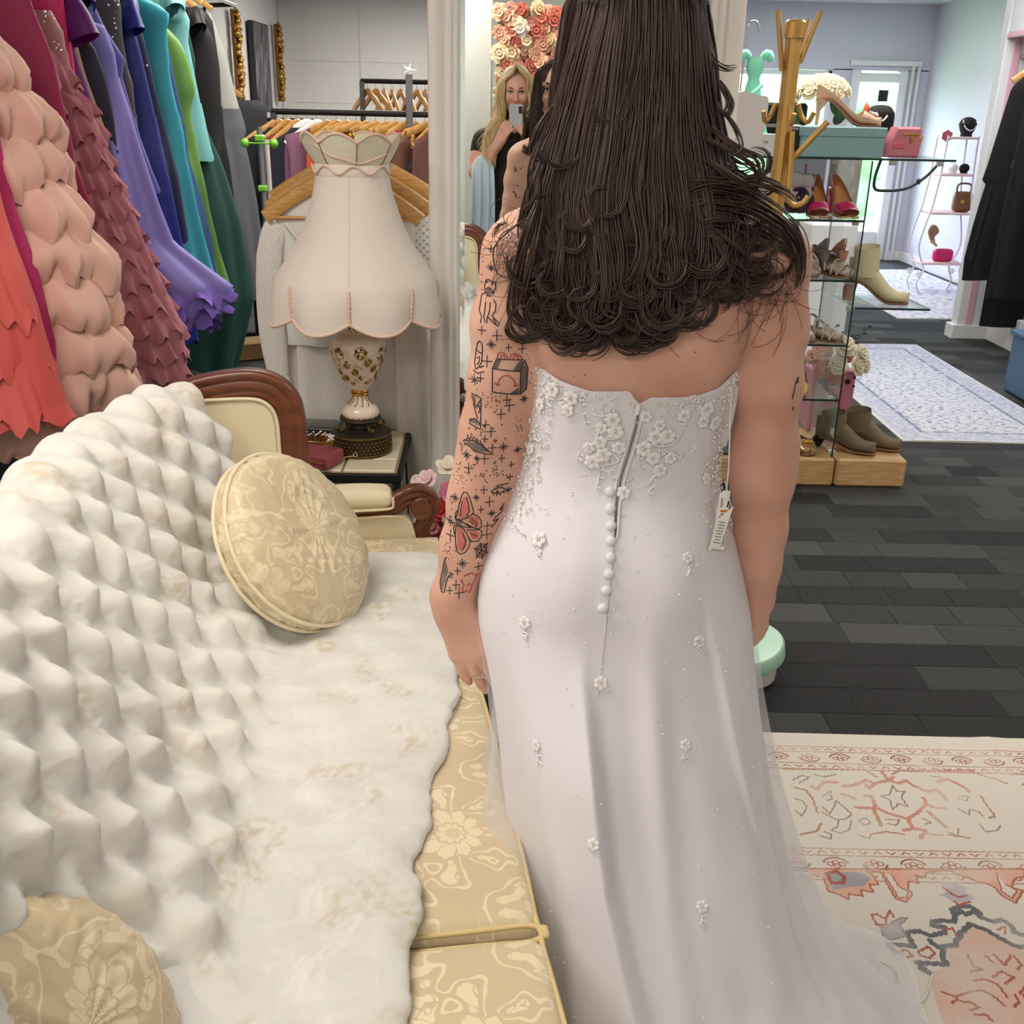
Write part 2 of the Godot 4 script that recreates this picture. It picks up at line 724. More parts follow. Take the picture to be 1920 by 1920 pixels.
func outside() -> void:
	var g := MB.new()
	g.box(Vector3(3, -0.12, -22), Vector3(30, 0.1, 20.3))
	var o := single("lawn", g, grain(mat(rgb(120, 165, 90), 0.95), M.fine, 6.0, 0.5), "sunlit green lawn beyond the glazed shop door", "lawn")
	o.set_meta("kind", "structure")
	var which := ["nearest the shop door", "furthest to one side on the lawn", "behind the shop window", "tallest, at the back of the lawn"]
	var nb := 0
	for q in [[5.2, -19.0, 2.2], [9.5, -24.0, 3.5], [2.4, -25.0, 3.0], [7.0, -27.0, 4.0]]:
		var b := MB.new()
		var r: float = q[2]
		for k in 60:
			var d := Vector3(rng.randfn(), rng.randfn() * 0.8, rng.randfn()).normalized() * r * (0.55 + 0.4 * rng.randf())
			b.ball(Vector3(q[0], r * 0.9, q[1]) + d, r * 0.26 * (0.7 + 0.6 * rng.randf()), 7, 5)
		var t := single("bush", b, grain(mat(rgb(120, 170, 110), 0.9), M.fine, 4.0, 1.0), "round green bush beyond the glazed shop door", "bush", "bushes outside the shop")
		t.set_meta("label", "round green bush outside, " + which[nb])
		nb += 1

func build_mirror() -> void:
	var t := thing("mirror", "tall standing mirror in a fluted white wooden frame", "mirror", Vector3(0, 0, -3.0))
	var x0 := -0.247
	var x1 := 0.578
	var y1 := 2.02
	# fluted moulding: profile across the member (x) against depth (y)
	var prof := V("0,0 0,0.035 0.004,0.040 0.020,0.042 0.030,0.036 0.036,0.030 0.046,0.026 0.052,0.032 0.057,0.034 0.062,0.030 0.066,0.024 0.071,0.028 0.076,0.028 0.081,0.020 0.084,0.012 0.084,0")
	for k in 4:
		var b := MB.new()
		var P := PackedVector3Array()
		for e in 2:
			for q in prof:
				if k == 0:
					P.append(Vector3(x0 + q.x, lerpf(0.0 + q.x, y1 - q.x, e), q.y))
				elif k == 1:
					P.append(Vector3(x1 - q.x, lerpf(0.0 + q.x, y1 - q.x, 1 - e), q.y))
				elif k == 2:
					P.append(Vector3(lerpf(x1 - q.x, x0 + q.x, 1 - e), y1 - q.x, q.y))
				else:
					P.append(Vector3(lerpf(x0 + q.x, x1 - q.x, 1 - e), q.x, q.y))
		b.grid(P, prof.size(), 2, false, k == 3 or k == 2)
		part("frame_member", b, gloss(mat(rgb(228, 224, 220), 0.4), 0.3, 0.3), t)
	var back := MB.new()
	back.box(Vector3((x0 + x1) / 2, y1 / 2, -0.02), Vector3(x1 - x0 - 0.002, y1 - 0.002, 0.03), 0.002)
	part("backboard", back, M.white_paint, t)
	for s in [-1, 1]:
		var lg := MB.new()
		lg.bar(Vector3((x0 + x1) / 2 + s * 0.3, 1.2, -0.03), Vector3((x0 + x1) / 2 + s * 0.33, 0.0, -0.42), 0.03, 0.03, Vector3.RIGHT, 0.004)
		part("prop_leg", lg, M.white_paint, t)
	var silver := mat(Color(0.93, 0.955, 0.945), 0.0, 1.0)
	var gx0 := x0 + 0.083
	var gx1 := x1 - 0.083
	var gy0 := 0.083
	var gy1 := y1 - 0.083
	var bw := 0.0145
	var dz := bw * tan(deg_to_rad(1.25))
	var g := MB.new()
	g.face([Vector3(gx0 + bw, gy0 + bw, 0.008), Vector3(gx1 - bw, gy0 + bw, 0.008), Vector3(gx1 - bw, gy1 - bw, 0.008), Vector3(gx0 + bw, gy1 - bw, 0.008)])
	part("mirror_glass", g, silver, t)
	var o := [Vector3(gx0, gy0, 0.008 - dz), Vector3(gx1, gy0, 0.008 - dz), Vector3(gx1, gy1, 0.008 - dz), Vector3(gx0, gy1, 0.008 - dz)]
	var n := [Vector3(gx0 + bw, gy0 + bw, 0.008), Vector3(gx1 - bw, gy0 + bw, 0.008), Vector3(gx1 - bw, gy1 - bw, 0.008), Vector3(gx0 + bw, gy1 - bw, 0.008)]
	g = MB.new()
	for k in 4:
		g.face([o[k], o[(k + 1) % 4], n[(k + 1) % 4], n[k]])
	part("bevelled_edge", g, silver, t)

func damask() -> ImageTexture:
	var n := 512
	var im := Image.create(n, n, false, Image.FORMAT_RGB8)
	var ground := Color(0.86, 0.81, 0.705)
	var motif := Color(0.97, 0.93, 0.84)
	var nz := FastNoiseLite.new()
	nz.noise_type = FastNoiseLite.TYPE_SIMPLEX_SMOOTH
	nz.frequency = 1.0
	nz.fractal_octaves = 2
	nz.seed = 4
	for y in n:
		for x in n:
			var u := absf(float(x) / n - 0.5) * 2.0   # mirrored left and right
			var w := float(y) / n
			var ang := w * TAU
			var on := false
			# scrolling foliage
			var q := nz.get_noise_3d(u * 2.1, cos(ang) * 0.62 + 3.0, sin(ang) * 0.62)
			var q2 := nz.get_noise_3d(u * 4.6 + 7.0, cos(ang) * 1.3, sin(ang) * 1.3)
			on = absf(q) < 0.060 + 0.05 * q2 or (q > 0.30 and absf(q2) > 0.05)
			# palmettes with veined lobes
			for c: Vector3 in [Vector3(0.0, 0.42, 0.40), Vector3(1.0, 0.92, 0.34)]:
				var dy: float = w - c.y
				dy -= roundf(dy)
				var p := Vector2(u - c.x, dy * 2.0)
				var th := atan2(absf(p.x), -p.y)
				var r := p.length()
				var lobe := absf(cos(th * 5.0))
				var R: float = c.z * (0.62 + 0.22 * lobe + 0.05 * absf(cos(th * 15.0)) + 0.14 * cos(th))
				if r < R * 1.14:
					on = r < R and fmod(th * 5.0 / PI + 0.5, 1.0) > 0.08 and absf(r - R * 0.45) > 0.012
				if r < 0.075:
					on = fmod((p.x + p.y) * 26.0 + 40.0, 1.0) > 0.4 and fmod((p.x - p.y) * 26.0 + 40.0, 1.0) > 0.4
			im.set_pixel(x, y, motif if on else ground)
	return ImageTexture.create_from_image(im)

func soft_box(b: MB, s: Vector3, puff: float, e: float, n := 18) -> void:
	# pillow-like block centred on the origin: rounded edges, crowned faces
	for ax in 3:
		var a1 := (ax + 1) % 3
		var a2 := (ax + 2) % 3
		for sg in [1.0, -1.0]:
			var P := PackedVector3Array()
			for j in n + 1:
				for i in n + 1:
					var q := Vector3.ZERO
					q[ax] = sg
					q[a1] = -cos(PI * i / n)
					q[a2] = -cos(PI * j / n)
					var h := s * 0.5
					var p := q * h
					var core := Vector3(clampf(p.x, -h.x + e, h.x - e), clampf(p.y, -h.y + e, h.y - e), clampf(p.z, -h.z + e, h.z - e))
					var d := p - core
					if d.length() > 1e-6:
						p = core + d.normalized() * e
					p.y += signf(q.y) * puff * (1 - q.x * q.x) * (1 - q.z * q.z) * absf(q.y)
					P.append(p)
			b.grid(P, n + 1, n + 1, false, sg < 0)

func crest(x: float) -> float:  # height of the sofa back along its length
	var t := clampf((x + 1.02) / 1.04, -1, 1)
	return 0.822 + 0.062 * pow(cos(t * PI / 2), 0.85)

func bow(x: float) -> float:  # the back curves forward towards its ends
	return 0.11 * smoothstep(-0.60, 0.0, x) + 0.11 * smoothstep(-1.45, -2.05, x)

func sofa_end(root: Node3D, xw: float, sg: float, wood: Material, cloth: Material, moulding: PackedVector2Array) -> void:
	# arm, wing and scroll at one end; sg=+1 for the far end
	var X := func(q: Vector2, o := 0.0) -> Vector3: return Vector3(xw + o * sg, q.y, q.x)
	var b := MB.new()
	var rail := V("-0.60,0.840 -0.54,0.858 -0.47,0.868 -0.425,0.866 -0.392,0.852 -0.368,0.825 -0.358,0.79 -0.355,0.73 -0.352,0.66 -0.345,0.62 -0.325,0.585 -0.30,0.558 -0.285,0.548")
	var path := PackedVector3Array()
	for q in curve2(rail, 48):
		path.append(Vector3(xw, q.y, q.x))
	b.sweep(path, moulding, Vector3(-sg, 0, 0) if sg > 0 else Vector3(1, 0, 0))
	part("wing_rail", b, wood, root)
	# arm rail with scroll
	b = MB.new()
	path = PackedVector3Array()
	for q in curve2(V("-0.30,0.556 -0.25,0.541 -0.18,0.540 -0.125,0.548 -0.095,0.566 -0.062,0.577 -0.034,0.570 -0.022,0.548 -0.028,0.522 -0.046,0.490 -0.048,0.455 -0.036,0.42 -0.012,0.38 0.0,0.33 -0.004,0.28"), 60):
		path.append(Vector3(xw, q.y, q.x))
	var sc := PackedFloat32Array()
	for i in 60:
		sc.append(0.62 + 0.14 * sin(i * 0.16) + (0.12 if i > 18 and i < 32 else 0.0))
	b.sweep(path, moulding, Vector3(-sg, 0, 0), true, sc)
	part("arm_rail", b, wood, root)
	b = MB.new()
	path = PackedVector3Array()
	for i in 40:
		var a := i * 0.34
		var r := 0.027 * (1.0 - i / 44.0)
		path.append(Vector3(xw - sg * (0.026 + 0.004 * i / 40.0), 0.545 + r * sin(a + 0.9), -0.051 + r * cos(a + 0.9)))
	b.tube(path, 0.0055, 7)
	path = PackedVector3Array([Vector3(xw - 0.036, 0.545, -0.051), Vector3(xw + 0.036, 0.545, -0.051)])
	b.tube(path, 0.026, 20)
	part("scroll", b, wood, root)
	# padded arm top
	b = MB.new()
	b.xf = Transform3D(Basis(), Vector3(xw, 0.574, -0.215))
	soft_box(b, Vector3(0.086, 0.040, 0.185), 0.010, 0.018, 14)
	part("arm_pad", b, cloth, root)
	b = MB.new()
	path = PackedVector3Array()
	for q in [[-0.302, 0.556], [-0.306, 0.570], [-0.298, 0.556], [-0.25, 0.553], [-0.18, 0.553], [-0.128, 0.556], [-0.121, 0.568], [-0.122, 0.585]]:
		path.append(Vector3(xw - sg * 0.044, q[1], q[0]))
	b.tube(curve(path, 30), 0.0035, 6)
	part("piping", b, cloth, root)
	# upholstered panel under the arm
	b = MB.new()
	b.xf = Transform3D(Basis(Vector3(0, 0, -1), Vector3.UP, Vector3(1, 0, 0)), Vector3(xw, 0, 0))
	b.extrude(curve2(V("0.345,0.40 0.345,0.532 0.28,0.526 0.12,0.526 0.082,0.516 0.070,0.49 0.060,0.44 0.045,0.40"), 40, true), 0.045, 0.012)
	part("side_panel", b, cloth, root)
	b = MB.new()
	path = PackedVector3Array()
	for q in curve2(V("-0.34,0.526 -0.22,0.524 -0.13,0.526 -0.092,0.518 -0.078,0.497 -0.066,0.455 -0.052,0.41"), 36):
		path.append(Vector3(xw - sg * 0.022, q.y, q.x))
	b.tube(path, 0.004, 6)
	part("piping", b, cloth, root)
	# upholstered wing
	b = MB.new()
	b.xf = Transform3D(Basis(Vector3(0, 0, -1), Vector3.UP, Vector3(1, 0, 0)), Vector3(xw, 0, 0))
	b.extrude(V("0.62,0.42 0.62,0.835 0.50,0.838 0.44,0.838 0.412,0.826 0.394,0.806 0.386,0.77 0.384,0.68 0.37,0.60 0.35,0.54 0.34,0.42"), 0.045, 0.01)
	part("wing_panel", b, cloth, root)
	b = MB.new()
	path = PackedVector3Array()
	for q in curve2(V("-0.60,0.832 -0.50,0.836 -0.44,0.835 -0.412,0.824 -0.396,0.804 -0.388,0.77 -0.386,0.68 -0.374,0.61"), 40):
		path.append(Vector3(xw - sg * 0.024, q.y, q.x))
	b.tube(path, 0.0045, 6)
	part("piping", b, cloth, root)

func build_sofa() -> void:
	var bs := Basis(Vector3(-.1644, 0, -.9864), Vector3.UP, Vector3(.9864, 0, -.1644))
	var place := Transform3D(bs, Vector3(-.173, 0, -2.396))
	var dm := damask()
	var cloth := sheen(grain(mat(rgb(234, 222, 190), 0.62), M.fine, 60.0, 0.01), 0.25)
	var brocade := mat(rgb(240, 234, 220), 0.5)
	tinted(brocade, dm, Vector3(3.3, 3.3, 3.3))
	sheen(brocade, 0.3)
	M.brocade = brocade
	M.cream = cloth
	var wood := gloss(tinted(mat(rgb(126, 66, 36), 0.38), noise_tex(0.02, 256, 4, [Color(0.74, 0.70, 0.66), Color(1, 1, 1)]), Vector3(6, 6, 1.2)), 0.5, 0.2)
	M.walnut = wood
	var s := thing("sofa", "cream upholstered sofa with carved walnut frame and scrolled arms", "sofa")
	s.transform = place
	var mould := V("0.020,-0.032 0.024,-0.026 0.024,-0.016 0.018,-0.012 0.021,-0.008 0.023,0.004 0.021,0.010 0.016,0.013 0.020,0.018 0.019,0.028 0.012,0.034 -0.015,0.034 -0.02,0.02 -0.02,-0.02 -0.015,-0.034 0.012,-0.034")
	sofa_end(s, 0.045, 1.0, wood, cloth, mould)
	sofa_end(s, -2.085, -1.0, wood, cloth, mould)
	# back: upholstery and crest rail
	var b := MB.new()
	var P := PackedVector3Array()
	var rows := [[-0.76, 0.30], [-0.76, 0.60], [-0.75, 0.85], [-0.73, 0.975], [-0.70, 0.985], [-0.67, 0.94], [-0.60, 0.80], [-0.53, 0.65], [-0.47, 0.48], [-0.45, 0.36]]
	for r in rows:
		for i in 61:
			var x := -2.06 + 2.08 * i / 60.0
			P.append(Vector3(x, r[1] * crest(x) if r[1] > 0.5 else r[1], r[0] + bow(x) * smoothstep(0.45, 0.80, r[1])))
	b.grid(P, 61, rows.size(), false, true)
	part("back_upholstery", b, cloth, s)
	b = MB.new()
	var path := PackedVector3Array()
	for i in 61:
		var x := -2.06 + 2.08 * i / 60.0
		path.append(Vector3(x, crest(x) + 0.002, -0.705 + bow(x)))
	b.sweep(path, mould, Vector3(0, 0, 1))
	part("crest_rail", b, wood, s)
	# base, apron and legs
	b = MB.new()
	b.box(Vector3(-1.02, 0.30, -0.32), Vector3(2.14, 0.10, 0.68), 0.01)
	part("seat_deck", b, cloth, s)
	b = MB.new()
	b.box(Vector3(-1.02, 0.235, 0.0), Vector3(2.16, 0.05, 0.045), 0.012)
	b.box(Vector3(-1.02, 0.235, -0.66), Vector3(2.16, 0.05, 0.045), 0.012)
	for x in [-2.09, 0.05]:
		b.box(Vector3(x, 0.235, -0.33), Vector3(0.045, 0.05, 0.66), 0.012)
	part("seat_rail", b, wood, s)
	for x in [-2.07, -1.36, -0.68, 0.03]:
		for z in [0.0, -0.65]:
			b = MB.new()
			b.tube(curve(PackedVector3Array([Vector3(x, 0.24, z), Vector3(x, 0.17, z + 0.025), Vector3(x, 0.08, z + 0.012), Vector3(x, 0.02, z + 0.02), Vector3(x, 0.0, z + 0.028)]), 14), PackedFloat32Array([.036, .036, .034, .031, .028, .025, .022, .019, .017, .016, .017, .02, .024, .02]), 10)
			part("leg", b, wood, s)
	# loose seat cushions
	var where := ["beside the far arm", "in the middle of the sofa", "nearest the camera end of the sofa"]
	for k in 3:
		var c := thing("seat_cushion", ["cream damask seat cushion next to the sofa's scrolled arm", "cream damask seat cushion in the middle of the sofa", "cream damask seat cushion at the near end of the sofa"][k], "cushion", Vector3.ZERO, "sofa seat cushions")
		var xc: float = [-0.325, -1.0, -1.685][k]
		c.transform = place * Transform3D(Basis(), Vector3(xc, 0.415, -0.222))
		b = MB.new()
		soft_box(b, Vector3(0.666, 0.130, 0.455), 0.012, 0.026, 22)
		part("cover", b, brocade, c)
		for y in [0.052, -0.052]:
			b = MB.new()
			path = PackedVector3Array()
			var hx := 0.327
			var hz := 0.222
			for q in [[-hx, -hz + 0.03], [-hx, hz - 0.03], [-hx + 0.03, hz], [hx - 0.03, hz], [hx, hz - 0.03], [hx, -hz + 0.03]]:
				path.append(Vector3(q[0], y, q[1]))
			b.tube(curve(path, 60), 0.0042, 6)
			part("piping", b, mat(rgb(214, 192, 138), 0.6), c)
	blanket(place)
	pillows()

func blanket(place: Transform3D) -> void:
	var nz := FastNoiseLite.new()
	nz.noise_type = FastNoiseLite.TYPE_SIMPLEX_SMOOTH
	nz.frequency = 9.0
	nz.fractal_octaves = 3
	nz.seed = 3
	var big := FastNoiseLite.new()
	big.frequency = 2.2
	big.seed = 11
	var edge := V("-2.3,-0.235 -1.48,-0.192 -1.26,-0.158 -1.158,-0.150 -0.946,-0.108 -0.784,-0.068 -0.543,-0.022 -0.30,0.0 0.1,0.0")
	var NU := 400
	var NS := 300
	var base := PackedVector3Array()
	base.resize(NU * NS)
	for i in NU:
		var u := float(i) / (NU - 1)
		# control profile for this station
		var x0 := lerpf(-2.16, -0.03, u)
		var ez := 0.0
		for k in edge.size() - 1:
			if x0 <= edge[k + 1].x:
				ez = lerpf(edge[k].y, edge[k + 1].y, (x0 - edge[k].x) / (edge[k + 1].x - edge[k].x))
				break
		ez += 0.006 * sin(x0 * 34.0) + 0.006 * nz.get_noise_1d(x0 * 2.0)
		var h := crest(x0) + 0.012
		var pr := PackedVector3Array()
		for q in [[-0.80, h - 0.40], [-0.795, h - 0.20], [-0.78, h - 0.06], [-0.74, h + 0.020], [-0.685, h + 0.016], [-0.64, h - 0.055], [-0.585, h - 0.15], [-0.52, h - 0.26], [-0.455, 0.57], [-0.40, 0.520], [-0.33, 0.502], [-0.25, 0.504], [lerpf(-0.25, ez, 0.6), 0.502], [ez, 0.490]]:
			pr.append(Vector3(0, q[1], q[0] + bow(x0) * smoothstep(0.45, 0.80, q[1])))
		var L := curve(pr, 80)
		var acc := PackedFloat32Array([0.0])
		for k in range(1, 80):
			acc.append(acc[k - 1] + L[k].distance_to(L[k - 1]))
		var k0 := 0
		for j in NS:
			var s := acc[79] * j / (NS - 1)
			while k0 < 78 and acc[k0 + 1] < s:
				k0 += 1
			var p := L[k0].lerp(L[k0 + 1], clampf((s - acc[k0]) / maxf(1e-6, acc[k0 + 1] - acc[k0]), 0, 1))
			# the far end of the throw runs at a slant: further out on the back than on the seat
			var seat := smoothstep(-0.50, -0.30, p.z)
			var xe := lerpf(-0.045, -0.165, seat)
			p.x = lerpf(-2.16, xe, u)
			base[j * NU + i] = p
	var P := PackedVector3Array()
	P.resize(NU * NS)
	var C := PackedColorArray()
	C.resize(NU * NS)
	var white := Color(0.90, 0.885, 0.84)
	var beige := Color(0.66, 0.56, 0.38)
	for j in NS:
		for i in NU:
			var k := j * NU + i
			var p := base[k]
			var a := base[j * NU + mini(i + 1, NU - 1)] - base[j * NU + maxi(i - 1, 0)]
			var d := base[mini(j + 1, NS - 1) * NU + i] - base[maxi(j - 1, 0) * NU + i]
			var n := d.cross(a).normalized()
			var s := float(j) / (NS - 1)
			# egg-shaped puffs in staggered rows
			var along := p.x / 0.076 + 0.25 * nz.get_noise_2d(p.x * 0.35, s * 0.5)
			var down := s * 1.52 / 0.076 + 0.25 * nz.get_noise_2d(p.x * 0.4 + 5.0, s * 0.5)
			var q1 := cos(TAU * along)
			var q2 := cos(PI * (along + down * 1.1547))
			var q3 := cos(PI * (along - down * 1.1547))
			var bump := pow(clampf((q1 + q2 + q3 + 1.5) / 4.5, 0, 1), 1.0)
			var seat := smoothstep(-0.46, -0.36, p.z)
			var top := smoothstep(-0.74, -0.62, p.z)
			var amp := lerpf(0.030, 0.008 + 0.007 * maxf(0.0, big.get_noise_2d(p.x, p.z)), seat) * lerpf(0.45, 1.0, top)
			var e := minf(minf(float(i), float(NU - 1 - i)) / 10.0, float(NS - 1 - j) / 10.0)
			var round := sqrt(clampf(1.0 - pow(1.0 - clampf(e, 0, 1), 2.0), 0, 1))
			var thick := 0.016 + amp * bump + 0.0022 * nz.get_noise_3d(p.x * 9.0, p.y * 9.0, p.z * 9.0) + 0.005 * big.get_noise_2d(p.x * 3.0, s * 4.0)
			P[k] = p + n * thick * (0.15 + 0.85 * round) - n * 0.055 * exp(-pow(p.distance_to(Vector3(-1.57, 0.60, -0.50)) / 0.16, 4.0))
			var st := clampf((big.get_noise_3d(p.x * 2.6 + 9.0, s * 4.0, 3.0) - 0.20) * 3.4, 0, 1) * clampf(0.5 + 1.6 * nz.get_noise_3d(p.x * 6.0, s * 9.0, 1.0), 0, 1)
			C[k] = white.lerp(beige, 0.75 * st)
	var b := MB.new()
	b.grid(P, NU, NS, false, true)
	b.c = C
	b.use_col = true
	var m := mat(Color.WHITE, 0.95)
	m.vertex_color_use_as_albedo = true
	m = grain(m, noise_tex(0.16, 512, 3, null, FastNoiseLite.TYPE_SIMPLEX), 16.0, 0.10)
	sheen(m, 0.6)
	m.metallic_specular = 0.2
	m.subsurf_scatter_enabled = true
	m.subsurf_scatter_strength = 0.3
	var t := thing("fur_throw", "thick white bubble-puffed faux fur throw draped over the sofa", "throw blanket")
	t.transform = place
	part("fur_top", b, m, t)
	# the underside, so that the throw has a hem
	b = MB.new()
	var Q := PackedVector3Array()
	for j in range(0, NS, 6):
		for i in range(0, NU, 6):
			Q.append(base[mini(j, NS - 1) * NU + i])
	b.grid(Q, (NU + 5) / 6, (NS + 5) / 6, false, false)
	part("lining", b, M.white_cloth, t)

func round_pillow(label: String, xf: Transform3D, R: float, H: float, m: Material) -> void:
	var t := thing("round_pillow", label, "pillow", Vector3.ZERO, "round damask pillows")
	t.transform = xf
	var nz := FastNoiseLite.new()
	nz.frequency = 5.0
	nz.seed = int(R * 1000)
	var b := MB.new()
	var pr := PackedVector2Array()
	for k in 41:
		var a := PI * k / 40.0 - PI / 2
		var q := pow(absf(cos(a)), 0.42)
		pr.append(Vector2(maxf(R * q, 0.0005), H * sin(a) * (1.0 + 0.0 * q)))
	b.lathe(pr, 72, func(th, q): return Vector2(q.x + 0.006 * nz.get_noise_2d(cos(th) * 1.3, sin(th) * 1.3) + 0.0025 * sin(th * 26.0) * smoothstep(0.6, 1.0, q.x / R), q.y * (1.0 + 0.08 * nz.get_noise_2d(cos(th) * q.x * 12.0, sin(th) * q.x * 12.0))))
	part("cover", b, m, t)
	for y in [0.22, -0.30]:
		b = MB.new()
		var path := PackedVector3Array()
		for k in 73:
			var a := TAU * k / 72.0
			path.append(Vector3(cos(a) * R * 1.0, y * H + 0.003 * sin(a * 3.0), -sin(a) * R * 1.0))
		b.tube(path, 0.0045, 6, false)
		part("piping", b, M.cream, t)

func pillows() -> void:
	var n := Vector3(.80, .58, .30).normalized()
	var x := Vector3(0, 0, 1).cross(n).normalized()
	x = n.cross(Vector3(0.2, -0.8, 0.5)).normalized()
	round_pillow("round cream damask pillow leaning against the sofa back near the arm", Transform3D(Basis(x, n, x.cross(n)), Vector3(-0.43, 0.672, -1.89)), 0.185, 0.062, M.brocade)
	n = Vector3(.78, .60, .10).normalized()
	x = n.cross(Vector3(0, 0, 1)).normalized()
	round_pillow("round cream damask pillow lying at the near end of the sofa", Transform3D(Basis(x, n, x.cross(n)), Vector3(-0.455, 0.595, -0.76)), 0.155, 0.068, M.brocade)

# ------------------------------------------------------------------ bodies as one smooth field
class Field:
	var a := PackedVector3Array()
	var b := PackedVector3Array()
	var ra := PackedFloat32Array()
	var rb := PackedFloat32Array()
	var kk := PackedFloat32Array()
	var torso := []          # [y, cx, cz, half width, half depth back, half depth front]
	var holes := []          # [centre, radius, blend]
	var eye_xf := Transform3D()

	func cap(p: Vector3, q: Vector3, r0: float, r1: float, k := 0.02) -> void:
		a.append(p); b.append(q); ra.append(r0); rb.append(r1); kk.append(k)

	func chain(pts: PackedVector3Array, rs: Array, k := 0.02) -> void:
		for i in pts.size() - 1:
			cap(pts[i], pts[i + 1], rs[i], rs[i + 1], k)

	func at(p: Vector3) -> float:
		var d := 1e3
		if torso.size():
			var n := torso.size()
			var y := clampf(p.y, torso[n - 1][0], torso[0][0])
			for i in n - 1:
				if y >= torso[i + 1][0]:
					var u: Array = torso[i]
					var w: Array = torso[i + 1]
					var t: float = (u[0] - y) / (u[0] - w[0])
					t = t * t * (3 - 2 * t)
					var hx: float = lerpf(u[3], w[3], t)
					var dz: float = p.z - lerpf(u[2], w[2], t)
					var hz: float = lerpf(u[4], w[4], t) if dz > 0 else lerpf(u[5], w[5], t)
					var qx: float = absf(p.x - lerpf(u[1], w[1], t)) / hx
					var qz := absf(dz) / hz
					var l := pow(pow(qx, 2.4) + pow(qz, 2.4), 1.0 / 2.4)
					d = (l - 1.0) * minf(hx, hz)
					d = maxf(d, absf(p.y - y) - 0.01)
					break
		for i in a.size():
			var ab := b[i] - a[i]
			var ap := p - a[i]
			var t := clampf(ap.dot(ab) / maxf(ab.length_squared(), 1e-9), 0, 1)
			var e := (ap - ab * t).length() - lerpf(ra[i], rb[i], t)
			var k := kk[i]
			var h := maxf(k - absf(d - e), 0.0) / k
			d = minf(d, e) - h * h * k * 0.25
		for q in holes:
			var e: float = q[1] - (p - q[0]).length()
			var k: float = q[2]
			var h := maxf(k - absf(d - e), 0.0) / k
			d = maxf(d, e) + h * h * k * 0.25
		return d

	func normal(p: Vector3) -> Vector3:
		var e := 0.002
		return Vector3(at(p + Vector3(e, 0, 0)) - at(p - Vector3(e, 0, 0)), at(p + Vector3(0, e, 0)) - at(p - Vector3(0, e, 0)), at(p + Vector3(0, 0, e)) - at(p - Vector3(0, 0, e))).normalized()

	# surface nets, only in blocks near the surface
	func skin(out: MB, lo: Vector3, hi: Vector3, cell: float) -> void:
		var n := Vector3i(((hi - lo) / cell).ceil()) + Vector3i(2, 2, 2)
		var vals := PackedFloat32Array()
		vals.resize(n.x * n.y * n.z)
		vals.fill(9.0)
		var B := 6
		var rad := cell * B * 0.9
		for bz in range(0, n.z, B):
			for by in range(0, n.y, B):
				for bx in range(0, n.x, B):
					var ce := lo + Vector3(bx + B * 0.5, by + B * 0.5, bz + B * 0.5) * cell
					var d0 := at(ce)
					if absf(d0) > rad * 1.25:
						if d0 < 0:
							for z in range(bz, mini(bz + B, n.z)):
								for y in range(by, mini(by + B, n.y)):
									for x in range(bx, mini(bx + B, n.x)):
										vals[(z * n.y + y) * n.x + x] = -9.0
						continue
					for z in range(bz, mini(bz + B, n.z)):
						for y in range(by, mini(by + B, n.y)):
							for x in range(bx, mini(bx + B, n.x)):
								vals[(z * n.y + y) * n.x + x] = at(lo + Vector3(x, y, z) * cell)
		var id := {}
		var sx := 1
		var sy := n.x
		var sz := n.x * n.y
		var corners := [0, sx, sy, sx + sy, sz, sz + sx, sz + sy, sz + sx + sy]
		var norms := PackedVector3Array()
		for z in n.z - 1:
			for y in n.y - 1:
				for x in n.x - 1:
					var i := z * sz + y * sy + x
					var neg := 0
					for o in corners:
						if vals[i + o] < 0:
							neg += 1
					if neg == 0 or neg == 8:
						continue
					var sum := Vector3.ZERO
					var cnt := 0
					for e in [[0, 1], [2, 3], [4, 5], [6, 7], [0, 2], [1, 3], [4, 6], [5, 7], [0, 4], [1, 5], [2, 6], [3, 7]]:
						var v0: float = vals[i + corners[e[0]]]
						var v1: float = vals[i + corners[e[1]]]
						if (v0 < 0) != (v1 < 0):
							var t := v0 / (v0 - v1)
							var p0 := Vector3(e[0] & 1, (e[0] >> 1) & 1, e[0] >> 2)
							var p1 := Vector3(e[1] & 1, (e[1] >> 1) & 1, e[1] >> 2)
							sum += p0.lerp(p1, t)
							cnt += 1
					var p := lo + (Vector3(x, y, z) + sum / cnt) * cell
					var nm := normal(p)
					p -= nm * at(p) * 0.8
					id[i] = out.pt(p)
					out.nn.append((out.xf.basis * nm).normalized())
		for i in id:
			var z: int = i / sz
			var y: int = (i % sz) / sy
			var x: int = i % sy
			var s: bool = vals[i] < 0
			for ax in 3:
				var st: int = [sx, sy, sz][ax]
				var s1: int = [sy, sz, sx][ax]
				var s2: int = [sz, sx, sy][ax]
				if (vals[i + st] < 0) == s:
					continue
				if not (id.has(i - s1) and id.has(i - s2) and id.has(i - s1 - s2)):
					continue
				var p: int = id[i]
				var q: int = id[i - s1]
				var r: int = id[i - s1 - s2]
				var w: int = id[i - s2]
				if s:
					out.tri(p, q, r); out.tri(p, r, w)
				else:
					out.tri(p, r, q); out.tri(p, w, r)

func skin_mat(cl: Color) -> StandardMaterial3D:
	var m := mat(cl, 0.52)
	m.subsurf_scatter_enabled = true
	m.subsurf_scatter_strength = 0.12
	tinted(m, noise_tex(0.012, 256, 4, [Color(0.90, 0.84, 0.82), Color(1, 1, 1)]), Vector3(2.2, 2.2, 2.2))
	m.heightmap_enabled = true
	m.heightmap_texture = M.fine
	m.heightmap_scale = 0.012
	return m

